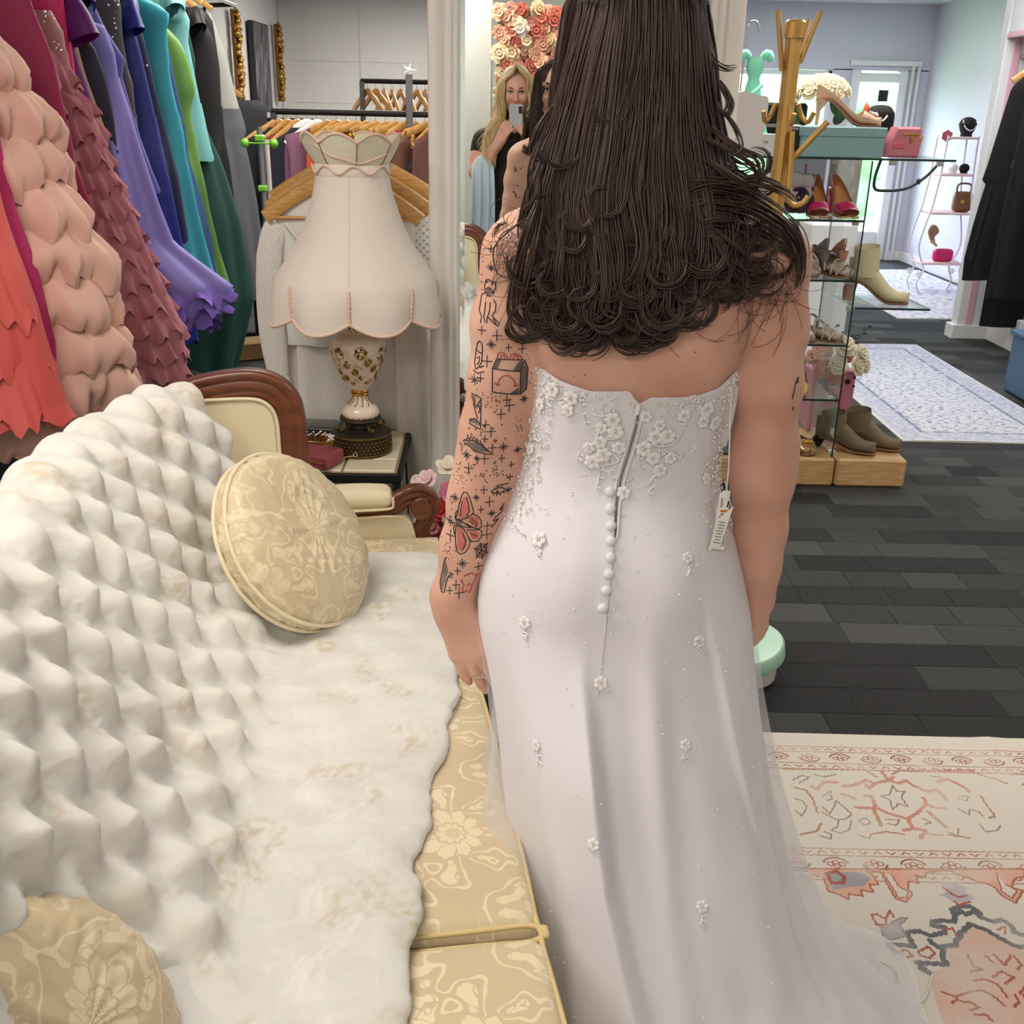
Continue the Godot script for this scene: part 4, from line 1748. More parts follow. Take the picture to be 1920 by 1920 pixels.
func tattoos(t: Node3D, bx: Transform3D) -> void:
	var black := MB.new()
	var red := MB.new()
	var rose := MB.new()
	var grey := MB.new()
	for m in [black, red, rose, grey]:
		m.xf = bx
	# outlines
	for s in ["#-820,9221 -789,9309 -769,9440 -729,9592 -699,9653 -659,9658 -618,9605 -573,9466 -552,9369 -596,9314 -677,9251 -779,9200 -820,9221", "#-657,9258 -566,9340 -495,9316 -443,9230 -438,9120 -493,9086 -575,9117 -657,9170", "#-656,9060 -554,9069 -472,9075 -435,9032 -441,8943 -491,8875 -584,8873 -646,8961", "#-810,9112 -718,9092 -656,9005 -604,8873 -624,8783 -676,8703 -748,8673 -799,8712 -820,8823 -826,8979 -810,9112", "#-824,9199 -769,9222 -718,9191 -585,9106 -718,9109 -779,9112 -824,9155", "#-830,9221 -820,9309 -779,9375 -763,9484", "#-836,9111 -853,9044 -836,8945", "#-658,9594 -628,9487 -617,9378 -657,9290", "#-719,9528 -739,9397 -749,9288", "#-596,9270 -514,9206 -524,9118", "#-616,9226 -555,9183", "#-595,9006 -512,8964", "#-718,9003 -666,8871 -717,8736",
		"#-306,9683 -256,9721 -186,9737 -115,9709 -85,9688", "#-306,9683 -235,9650 -164,9648 -115,9677", "#-237,9764 -177,9776 -116,9781 -56,9781", "#-265,9656 -275,9628", "#-225,9646 -224,9612", "#-185,9643 -174,9609", "#-134,9659 -114,9627", "#-246,9721 -261,9742", "#-206,9732 -210,9754", "#-156,9729 -144,9755",
		"#-711,10384 -691,10411 -642,10404 -598,10425 -533,10431 -463,10387 -383,10318 -273,10248 -363,10252 -442,10265 -522,10274 -562,10294 -621,10334 -681,10357 -711,10384", "#-661,10412 -650,10461 -622,10429 -606,10487 -578,10438 -563,10492 -533,10443 -519,10477 -499,10428 -468,10449 -455,10396 -424,10388 -415,10355 -373,10327 -343,10298", "#-701,10332 -681,10357", "#-532,10274 -552,10294 -562,10273",
		"#-115,9466 -181,9377 -129,9357 -250,9256 -270,9201 -189,9235 -259,9142 -299,9090", "#-126,9411 -160,9367",
		"#-439,8720 -552,8762", "#-439,8720 -518,8595", "#-439,8720 -423,8552", "#-439,8720 -349,8643", "#-439,8720 -343,8821", "#-439,8720 -460,8849", "#-494,8746 -473,8656 -427,8635 -387,8681 -388,8771 -449,8787 -494,8746", "#-527,8754 -498,8624 -423,8590 -366,8661 -363,8798 -456,8823 -527,8754",
		"#-954,8585 -996,8504 -1028,8322 -1060,8160 -1029,8050 -988,8042 -956,8209 -914,8313 -866,8314", "#-914,8347 -857,8337", "#-918,8283 -870,8275",
		"#-312,11465 78,11424 77,11099 -308,11141 -312,11465", "#-312,11465 -257,11598 131,11582 78,11424", "#131,11582 179,11459 165,11168 77,11099", "#-54,11113 51,11191", "#-21,11105 56,11162", "#12,11103 60,11136",
		"#-429,12592 -416,12636 -382,12652 -335,12633 -290,12620 -280,12564 -302,12517 -310,12469", "#-429,12592 -437,12529 -427,12467", "#-420,12514 -381,12546 -341,12531 -309,12477", "#-427,12467 -474,12435 -489,12340 -504,12229 -469,12150 -487,12070", "#-308,12399 -274,12341 -282,12250 -329,12185 -224,12092 -248,12056 -312,12098 -376,12160", "#-418,12357 -425,12247 -440,12167 -423,12084", "#-355,12359 -362,12248 -392,12152 -400,12080", "#-411,12436 -340,12438", "#-264,12083 -313,12146", "#-405,12620 -389,12608", "#-342,12612 -322,12597",
		"#-540,11698 -530,11771 -493,11821 -461,11781 -452,11684 -466,11520 -514,11444 -547,11419 -563,11501 -540,11698", "#-532,11682 -497,11653 -459,11651", "#-531,11567 -491,11601 -499,11519 -531,11485", "#-579,11394 -514,11370 -425,11413", "#-490,11453 -426,11488",
		"#-602,11068 -465,11037 -467,10603 -632,10659", "#-601,11034 -535,10883 -465,11020", "#-576,10933 -509,10731", "#-624,10685 -558,10738 -472,10680", "#-510,10935 -477,10868 -501,10816",
		"#-279,10838 -263,10864", "#-773,10328 -731,10311 -739,10223"]:
		ink(black, V(s), 0.00085, bx)
	for s in ["#-249,11598 -239,11667 -194,11697 -137,11674 -100,11593", "#-209,11599 -193,11656 -161,11657 -141,11600", "#-79,11593 -61,11659 0,11677 65,11646 107,11581", "#-31,11594 -13,11644 25,11645 45,11588", "#-244,11235 -213,11327 -148,11378 -75,11371 -9,11306 17,11223", "#-269,11284 -252,11239 -203,11247", "#49,11253 22,11219 -16,11234",
		"#-716,8260 -737,8225 -691,8169 -716,8122 -705,8042 -653,8078 -615,8032 -565,8149 -518,8253 -497,8323", "#-695,8307 -622,8340 -560,8355", "#-653,8124 -622,8171 -590,8148", "#-560,8321 -508,8288"]:
		ink(red, V(s), 0.0009, bx)
	# shading
	for s in ["#-775,9227 -749,9397 -709,9571 -668,9593 -628,9530 -607,9379 -657,9290 -738,9223", "#-627,9258 -560,9314 -498,9283 -473,9207 -483,9119 -575,9139", "#-626,9039 -513,9048 -472,8998 -492,8920 -574,8907", "#-795,9090 -718,9059 -645,8894 -666,8782 -737,8713 -795,8757"]:
		fill(rose, V(s), 0.0012)
	for s in ["#-820,9188 -769,9211 -718,9180 -738,9118 -795,9130", "#-986,8573 -1028,8322 -1050,8161 -1019,8069 -966,8232 -934,8370", "#86,11416 140,11557 169,11459 157,11185 86,11116", "#-304,11474 -254,11590 -192,11588 -239,11472", "#-28,11447 66,11580 123,11575 73,11436", "#-427,12483 -381,12531 -333,12508 -317,12462 -395,12436", "#-624,10728 -542,10738 -476,10697 -472,10654 -632,10677", "#-593,11043 -544,11019 -535,10900 -576,10950", "#-681,10374 -523,10419 -443,10348 -363,10288 -522,10284 -602,10338"]:
		fill(grey, V(s), 0.0019)
	fill(red, V("#-283,10469 -258,10475 -233,10470 -224,10453 -254,10417 -286,10446"), 0.001)
	fill(black, V("#-236,9693 -204,9698 -195,9668 -225,9659"), 0.001)
	# small stars: place, size, number of rays
	for q in [V("#-351,13055 -462,11975 -254,11923 -91,11761 95,11744 -386,11554 -473,11313 -102,11028 -67,10944 -393,10673 -317,10584 -402,10471 -294,10347 -404,10182 -157,10184 -180,10823"), V("#-21,10065 -407,9717 -324,9526 -445,9415 -350,9133 -359,8967 -904,8083 -810,8171 -761,8052 -789,8391 -630,10020 -38,9875 -478,8448 -896,8922")]:
		for i in q.size():
			var r := 0.0042 + 0.0034 * fposmod(i * 0.37, 1.0)
			ink(black, PackedVector2Array([q[i] - Vector2(r, 0.0004), q[i] + Vector2(r, 0.0004)]), 0.0007, bx)
			ink(black, PackedVector2Array([q[i] - Vector2(0.0003, r * 1.2), q[i] + Vector2(-0.0003, r * 1.2)]), 0.0007, bx)
	for q in [V("#-348,12810 -332,11792 -562,11269 136,11025 -139,10350 62,10276 -664,10199 -513,10176"), V("#-517,9597 -292,9342 -716,8522 -830,9536 -902,9132 -64,9671")]:
		for i in q.size():
			var r := 0.0052 + 0.0036 * fposmod(i * 0.43, 1.0)
			for k in 4:
				var d := Vector2.from_angle(k * PI / 4 + 0.06) * r * (1.0 if k % 2 == 0 else 0.75)
				ink(black, PackedVector2Array([q[i] - d, q[i] + d]), 0.00065, bx)
	# dot work
	for q in [[V("#-380,9983"), 0.026, 0.020, 34, 0.0011], [V("#-750,9869"), 0.010, 0.018, 26, 0.0008], [V("#-913,8687"), 0.010, 0.014, 24, 0.0008], [V("#-339,11023"), 0.020, 0.012, 30, 0.0009], [V("#87,10641"), 0.007, 0.016, 22, 0.0007], [V("#221,11518"), 0.005, 0.026, 12, 0.0009], [V("#-476,12591"), 0.006, 0.03, 10, 0.001], [V("#-375,10596"), 0.03, 0.012, 14, 0.0012], [V("#-901,9307"), 0.006, 0.03, 10, 0.001]]:
		for k in q[3]:
			var c: Vector2 = q[0][0] + Vector2(rng.randfn() * q[1] * 0.55, rng.randfn() * q[2] * 0.55)
			var p := on_skin(c, -1.37)
			if p != Vector3.INF:
				black.ball(p, q[4], 6, 4)
	# more small marks round the front of the sleeve, seen in the mirror
	for k in 60:
		var h := rng.randf_range(0.80, 1.27)
		var q := Vector3(-0.012 - 0.26 * (1.24 - h) * (1.24 - h) - 0.03 * (1.2 - h) + rng.randfn() * 0.016, h, -1.54)
		for i in 20:
			var d := bride_field.at(q)
			if d < 0.0004 or q.z > -1.40:
				break
			q.z += d * 0.9
		if bride_field.at(q) < 0.003:
			black.ball(q, Vector3(0.0012 + 0.004 * rng.randf() * float(k % 2), 0.0012 + 0.005 * rng.randf() * float(k % 3), 0.0012), 6, 4)
	# a little sprig on the other arm
	for s in [V("#3929,11411 3887,11334 3877,11227 3861,11112"), V("#3929,11411 3924,11335 3887,11334"), V("#3904,10997 3897,10935")]:
		ink(black, s, 0.0009, bx)
	part("tattoo_lines", black, mat(rgb(34, 38, 44), 0.6), t).set_meta("kind", "stuff")
	part("tattoo_red_lines", red, mat(rgb(176, 60, 62), 0.6), t).set_meta("kind", "stuff")
	part("tattoo_rose_shading", rose, mat(rgb(206, 118, 108), 0.6), t).set_meta("kind", "stuff")
	part("tattoo_grey_shading", grey, mat(rgb(120, 104, 98), 0.6), t).set_meta("kind", "stuff")
	# freckle and bruise marks on the back
	var br := MB.new()
	br.xf = bx
	for p in V("#1037,11703 790,11457 2562,11384 940,11489 2379,11847 1789,11062"):
		var q := on_skin(p, -1.30)
		if q != Vector3.INF:
			br.ball(q, 0.0012, 6, 4)
	part("freckles", br, mat(rgb(150, 92, 74), 0.7), t).set_meta("kind", "stuff")

func price_tags() -> void:
	var paper := mat(rgb(236, 234, 230), 0.7)
	var inkm := mat(rgb(40, 40, 44), 0.8)
	var orange := mat(rgb(206, 116, 40), 0.7)
	# string from the top of the gown down to both tags
	var q := V("#2912,11380 2930,10814 2952,10277 2946,9947")
	var t := thing("price_tag", "long white printed swing tag with an orange stripe hanging beside the bride's gown", "price tag", Vector3(q[3].x, q[3].y, -1.34))
	var b := MB.new()
	b.xf = Transform3D(Basis(), -t.position)
	b.tube(PackedVector3Array([Vector3(q[0].x, q[0].y, -1.36), Vector3(q[1].x, q[1].y, -1.35), Vector3(q[2].x, q[2].y, -1.343), Vector3(q[3].x, q[3].y, -1.34)]), 0.0011, 5)
	part("string", b, mat(rgb(232, 228, 226), 0.6), t)
	b = MB.new()
	b.extrude(V("0.0055,0.001 -0.004,0.001 -0.009,-0.004 -0.0135,-0.086 0.0045,-0.088"), 0.0009)
	part("card", b, paper, t)
	b = MB.new()
	b.box(Vector3(0.0005, -0.029, 0.0007), Vector3(0.013, 0.0035, 0.0004))
	part("orange_stripe", b, orange, t)
	b = MB.new()
	b.tube(PackedVector3Array([Vector3(0.0042, -0.014, 0.0008), Vector3(0.0036, -0.019, 0.0008), Vector3(0.0028, -0.023, 0.0008)]), PackedFloat32Array([.0012, .0011, .0010]), 5)
	for y in [-0.034, -0.038, -0.042]:
		var wd: float = 0.010 if y > -0.036 else 0.013
		for k in 7:
			b.box(Vector3(-0.0002 - wd / 2 + (k + 0.5) * wd / 7, y, 0.0006), Vector3(wd / 9, 0.0017 + 0.0006 * sin(k * 2.0), 0.0003))
	part("print", b, inkm, t)
	var words := [["Size 12", -0.012, 0.0032, 0.5], ["1234", -0.058, 0.0034, 1.3], ["L 46 W", -0.066, 0.0034, 1.35], ["No 79", -0.074, 0.0034, 1.3]]
	b = MB.new()
	for k in 5:
		var x0 := -0.010 + k * 0.0032
		var path := PackedVector3Array()
		for i in 13:
			path.append(Vector3(x0 + 0.0009 * sin(i * 2.3 + k), -0.082 + i * 0.0024, 0.0007))
		if k % 2 == 0 or k == 3:
			b.tube(path, 0.00035, 4)
	var hw := PackedVector3Array()
	for i in 16:
		hw.append(Vector3(-0.005 + 0.0022 * sin(i * 2.1) , -0.010 - i * 0.0009, 0.0007))
	b.tube(hw, 0.00035, 4)
	part("handwriting", b, inkm, t)
	q = V("#3047,9762 2894,8957 3013,8959 3064,9285")
	var c := thing("price_tag", "small white folded swing tag with fine print behind the long tag on the gown", "price tag", Vector3(q[0].x, q[0].y, -1.332))
	b = MB.new()
	b.xf = Transform3D(Basis(Vector3.BACK, -0.16), Vector3.ZERO)
	b.extrude(V("0.000,0.000 -0.017,-0.024 -0.018,-0.070 -0.003,-0.062"), 0.0009)
	part("card", b, paper, c)
	b = MB.new()
	b.xf = Transform3D(Basis(Vector3.BACK, -0.16), Vector3.ZERO)
	for k in 8:
		b.box(Vector3(-0.0095, -0.026 - k * 0.0044, 0.0007), Vector3(0.009 + 0.002 * sin(k * 3.0), 0.0009, 0.0003))
	part("print", b, inkm, c)
	b = MB.new()
	b.tube(PackedVector3Array([Vector3(-0.002, -0.004, 0), Vector3(-0.010, 0.022, -0.004), Vector3(-0.014, 0.034, -0.008)]), 0.0006, 4)
	part("string", b, mat(rgb(232, 228, 226), 0.6), c)
	# clear ribbon hanging loop at the side of the bodice
	b = MB.new()
	var P := PackedVector3Array()
	var lp := V("#3049,11273 3046,11006 3016,10696 2969,10397")
	for i in 12:
		var e := curve2(lp, 12)[i]
		for k in 2:
			P.append(Vector3(e.x + (k - 0.5) * 0.010, e.y, -1.405 + 0.003 * k))
	b.grid(P, 2, 12, false)
	single("hanging_ribbon", b, sheer(Color(0.93, 0.92, 0.92), 0.55), "clear white hanging ribbon at the side of the bride's bodice", "ribbon")

func lock(b: MB, guide: PackedVector3Array, n_str: int, spread: float, r0: float, seg := 26, taper_pow := 1.0) -> void:
	# a lock: strands that follow one guide and gather towards its tip
	for s in n_str:
		var a := rng.randf() * TAU
		var rad := spread * sqrt(rng.randf())
		var ph := rng.randf() * TAU
		var wob := 0.0018 * rng.randf()
		var len := 1.0 - 0.22 * rng.randf() * rng.randf()
		var m := maxi(8, int(seg * len))
		var path := PackedVector3Array()
		var rr := PackedFloat32Array()
		var x := Vector3.RIGHT
		for i in m:
			var t := float(i) / (seg - 1)
			var k := t * (guide.size() - 1)
			var q := mini(int(k), guide.size() - 2)
			var p := guide[q].lerp(guide[q + 1], k - q)
			var tn := (guide[q + 1] - guide[q]).normalized()
			x = (x - tn * x.dot(tn)).normalized()
			var y := tn.cross(x)
			var g := rad * (0.35 + 0.65 * sin(minf(1.0, t * 1.6) * PI * 0.5)) * (1.0 - 0.75 * pow(t, 3.0))
			var aa := a + t * 1.6
			p += x * (cos(aa) * g + wob * sin(t * 11.0 + ph)) + y * (sin(aa) * g * 0.7 + wob * cos(t * 9.0 + ph))
			path.append(p)
			var v := float(i) / (m - 1)
			rr.append(r0 * (0.35 + 0.65 * minf(1.0, v * 8.0)) * pow(1.0 - v, 0.4 * taper_pow) + 0.00012)
		b.tube(path, rr, 4, false)

func curl_tip(g: PackedVector3Array, radius: float, turns: float, axis: Vector3, n := 14) -> PackedVector3Array:
	# continue a guide with a curl that starts along its last direction
	var p := g[g.size() - 1]
	var d := (p - g[g.size() - 2]).normalized()
	axis = (axis - d * axis.dot(d)).normalized()
	var r := g.duplicate()
	var step := TAU * turns / n
	for i in n:
		d = d.rotated(axis, step)
		p += d * radius * absf(step) * (1.0 - 0.45 * i / n)
		r.append(p)
	return r

func bride_hair(t: Node3D, bx: Transform3D) -> void:
	rng.seed = 41
	var m := mat(Color(0.25, 0.18, 0.155), 0.38)
	m.metallic_specular = 0.5
	m.anisotropy_enabled = false
	var left := V("0.080,1.66 0.076,1.60 0.062,1.54 0.049,1.483 0.030,1.43 0.016,1.388 0.014,1.34 0.012,1.28 0.012,1.217 0.016,1.18")
	var right := V("0.222,1.66 0.232,1.60 0.244,1.55 0.258,1.487 0.276,1.43 0.292,1.38 0.300,1.33 0.300,1.28 0.292,1.24 0.285,1.18")
	var backz := V("-1.408,1.66 -1.388,1.60 -1.380,1.55 -1.374,1.48 -1.362,1.42 -1.345,1.36 -1.330,1.30 -1.322,1.24 -1.322,1.18")
	# solid core under the strands
	var core := MB.new()
	core.xf = bx
	var P := PackedVector3Array()
	for j in 40:
		var h := lerpf(1.655, 1.225, j / 39.0)
		var xl := x_at(left, h) + 0.012
		var xr := x_at(right, h) - 0.012 - 0.03 * smoothstep(1.33, 1.22, h)
		var zc := -1.46 + 0.05 * smoothstep(1.45, 1.33, h)
		var zbk := x_at(backz, h) - 0.014
		for i in 48:
			var a := TAU * i / 48
			var hem := 0.022 * sin(a * 7.0) * smoothstep(1.30, 1.22, h)
			var x := (xl + xr) / 2 + (xr - xl) / 2 * cos(a)
			var z := zc + ((zbk - zc) * sin(a) if sin(a) > 0 else 0.062 * sin(a) * smoothstep(1.40, 1.47, h) * smoothstep(1.66, 1.60, h))
			var cap := smoothstep(1.66, 1.62, h)
			P.append(Vector3(lerpf(0.153, x, 0.3 + 0.7 * cap), h + hem, z))
	core.grid(P, 48, 40, true, true)
	var hair := part("hair", core, m, t)
	# crown: half dome of the skull
	var b := MB.new()
	b.xf = bx
	b.ball(Vector3(0.153, 1.578, -1.475), Vector3(0.079, 0.082, 0.090), 32, 20)
	part("crown_hair", b, m, hair)
	var locks := MB.new()
	locks.xf = bx
	var NL := 330
	for l in NL:
		var s := (l % 66) / 65.0
		s = clampf(s + (rng.randf() - 0.5) * 0.03, 0.0, 1.0)
		var layer := l / 66          # 0 innermost
		var depth := 0.020 - 0.0055 * layer + 0.003 * rng.randf()
		var end_h := lerpf(1.195, 1.225, s) + 0.018 * layer * rng.randf() * 2.2 + 0.02 * rng.randf()
		if s > 0.62:
			end_h += (s - 0.62) * 0.16
		if layer == 4 and l % 3 == 0:
			end_h += 0.03 + 0.09 * rng.randf()
		var wave_a := 0.009 + 0.014 * rng.randf()
		var wave_p := s * 9.0 + layer * 1.7 + rng.randf() * 1.6
		var side := sin(PI * clampf(s, 0.02, 0.98))
		var g := PackedVector3Array()
		var n := 16
		for i in n:
			var u := float(i) / (n - 1)
			var h := lerpf(1.655 - 0.02 * (1 - side), end_h, pow(u, 1.02))
			var xl := x_at(left, h)
			var xr := x_at(right, h)
			var ss := s + 0.035 * sin(u * 5.0 + wave_p) * u
			ss = clampf(ss, 0.0, 1.0)
			var x := lerpf(xl, xr, ss)
			var zb := x_at(backz, h)
			var zc := -1.46 + 0.05 * smoothstep(1.45, 1.33, h)
			var z := zc + (zb - zc) * pow(maxf(0.0, 1.0 - pow(absf(2.0 * ss - 1.0), 2.4)), 0.5) - depth
			var lowp := smoothstep(1.46, 1.28, h)
			x += wave_a * lowp * sin(u * 9.5 + wave_p)
			z += wave_a * 0.8 * lowp * cos(u * 8.0 + wave_p)
			if i == 0:
				x = lerpf(x, 0.153, 0.35)
			g.append(Vector3(x, h, z))
		var cs := -1.0 if rng.randf() < 0.5 else 1.0
		if s < 0.25:
			cs = 1.0 if rng.randf() < 0.7 else -1.0
		if s > 0.75:
			cs = 1.0 if rng.randf() < 0.8 else -1.0
		g = curve(g, 30)
		g = curl_tip(g, 0.016 + 0.016 * rng.randf(), cs * (0.35 + 0.55 * rng.randf()), Vector3(0.3 * (rng.randf() - 0.5), 0.2, 1.0), 14)
		lock(locks, g, 9 if layer >= 2 else 6, 0.0085, 0.0011 + 0.0006 * rng.randf(), 34)
	# named curls that stand out against the skin and the background
	var feats := [
		[V("#1968,13753 2352,13888 2819,13834 3235,13652 3564,13401 3758,13077 3724,12810"), 20, 0.016],
		[V("#1845,13623 2300,13728 2835,13675 3323,13460 3621,13206 3729,12877 3660,12607"), 20, 0.014],
		[V("#2126,13436 2519,13509 2997,13389 3420,13202 3658,13009 3614,12707"), 14, 0.010],
		[V("#1875,14007 2335,13985 2730,13962 2988,13998 3325,13911 3540,13758"), 16, 0.012],
		[V("#2442,15172 2575,14934 2562,14800 2454,14841 2432,14931"), 10, 0.006],
		[V("#2438,14871 2690,14631 2777,14416 2654,14320 2543,14443"), 5, 0.004],
		[V("#2377,14627 2727,14387 3002,14268 3036,14081 2861,14046 2686,14137"), 9, 0.005],
		[V("#2323,14503 2805,14264 2986,14111 2904,13952 2635,13978"), 8, 0.005],
		[V("#2336,14257 2754,14015 3035,13862 2982,13734 2780,13762"), 8, 0.006],
		[V("#2189,13378 2423,12991 2561,12592 2517,12319 2285,12225 2075,12276"), 11, 0.0045],
		[V("#1990,13374 2126,12918 2184,12618 2062,12446 1886,12511"), 12, 0.006],
		[V("#2322,13381 2552,13059 2812,12799 2994,12682 3086,12772 3162,13006"), 7, 0.004],
		[V("#2383,13447 2692,12996 2927,12668 2873,12531 2697,12595"), 10, 0.006],
		[V("#2449,13448 2880,13132 3116,12806 3326,12743 3412,12878"), 3, 0.002],
		[V("#1781,13499 1828,12846 2013,12377 1978,12205 1774,12166"), 10, 0.006],
		[V("#249,13723 96,13271 -5,12674 -38,12266 123,12117 293,12204"), 16, 0.010],
		[V("#286,13596 201,13077 115,12474 228,12064 506,12000 571,12141"), 16, 0.010],
		[V("#588,13475 546,12819 634,12280 852,12008 1057,12047 1085,12186"), 14, 0.009],
		[V("#986,13483 985,12828 1117,12221 1374,11949 1611,12024 1600,12197"), 14, 0.009],
		[V("#1384,13491 1394,12770 1529,12230 1749,12027 1980,12170 1936,12307"), 12, 0.008],
		[V("#297,14522 174,14208 149,13890 253,13763 352,13830"), 8, 0.006],
		[V("#273,14210 182,13922 121,13663 190,13600"), 8, 0.005],
		[V("#244,14025 218,13770 89,13574 191,13511 323,13611"), 8, 0.005],
		[V("#415,14831 230,14523 204,14275 372,14154"), 10, 0.008],
		[V("#92,13509 -146,13337 -316,13063 -277,12789 -170,12722 -66,12759"), 1, 0.0005],
		[V("#195,13545 -78,13406 -248,13200 -279,12927"), 1, 0.0005]]
	for q in feats:
		var pts: PackedVector2Array = q[0]
		var g := PackedVector3Array()
		var z0: float = -1.335
		for i in pts.size():
			var p := Vector3(pts[i].x, pts[i].y, -1.31)
			# rest on the back or shoulder, just clear of the skin
			var s := on_skin(pts[i], -1.25)
			var zz: float = maxf(x_at(backz, pts[i].y) - 0.006, -1.40) if i < 2 else (s.z + 0.010 if s != Vector3.INF else -1.37)
			if i >= 2 and s != Vector3.INF:
				zz = maxf(zz, -1.40)
			g.append(Vector3(pts[i].x, pts[i].y, zz))
		lock(locks, curve(g, 40), q[1], q[2], 0.0011, 40)
	# front locks beside the face, seen in the mirror
	for s: float in [-1.0, 1.0]:
		for k in 26:
			var u := rng.randf()
			var x0: float = 0.153 + s * (0.030 + 0.040 * u)
			var g := PackedVector3Array([Vector3(0.153 + s * 0.012, 1.655, -1.50 - 0.03 * u), Vector3(x0 + s * 0.016, 1.625, -1.545), Vector3(x0 + s * 0.032, 1.56, -1.555 + 0.03 * u), Vector3(x0 + s * 0.040, 1.48, -1.55 + 0.03 * u), Vector3(x0 + s * 0.040, 1.40, -1.545), Vector3(x0 + s * (0.03 + 0.02 * rng.randf()), 1.345 - 0.03 * rng.randf(), -1.545)])
			g = curl_tip(curve(g, 24), 0.016, s * 0.6, Vector3(0, 0, 1), 10)
			lock(locks, g, 7, 0.009, 0.0012, 28)
		# top of the head, swept back from the parting
		for k in 40:
			var a := rng.randf()
			var g := PackedVector3Array()
			for i in 10:
				var v := i / 9.0
				var th := v * 1.35
				var zz := lerpf(-1.565, -1.40, a)
				var rr := sqrt(maxf(0.05, 1.0 - pow((zz + 1.477) / 0.100, 2.0)))
				g.append(Vector3(0.153 + s * sin(th) * 0.086 * rr, 1.578 + cos(th) * 0.090 * rr, zz + 0.02 * v))
			lock(locks, g, 6, 0.006, 0.0011, 14)
	var lk := part("hair_locks", locks, m, hair)
	lk.set_meta("kind", "stuff")
	# flyaway hairs
	var fly := MB.new()
	fly.xf = bx
	for k in 170:
		var g := PackedVector3Array()
		var over := k % 3 == 0
		var x0 := rng.randf_range(0.0, 0.32)
		var h0 := rng.randf_range(1.24, 1.40)
		if over:
			x0 = rng.randf_range(0.28, 0.36)
			h0 = rng.randf_range(1.24, 1.34)
		elif k % 3 == 1:
			x0 = rng.randf_range(-0.02, 0.04)
			h0 = rng.randf_range(1.28, 1.36)
		var d := Vector3(rng.randfn() * 0.5 + (0.5 if x0 > 0.2 else -0.4), -0.8 - rng.randf(), 0).normalized()
		var p := Vector2(x0, h0)
		var turn := rng.randfn() * 0.22
		for i in 14:
			var s := on_skin(p, -1.25)
			g.append(Vector3(p.x, p.y, (s.z if s != Vector3.INF else -1.40) + 0.0035))
			p += Vector2(d.x, d.y) * 0.006
			d = d.rotated(Vector3(0, 0, 1), turn)
		fly.tube(g, 0.00035, 3, false)
	var fo := part("flyaway_hairs", fly, m, hair)
	fo.set_meta("kind", "stuff")
	rng.seed = 99

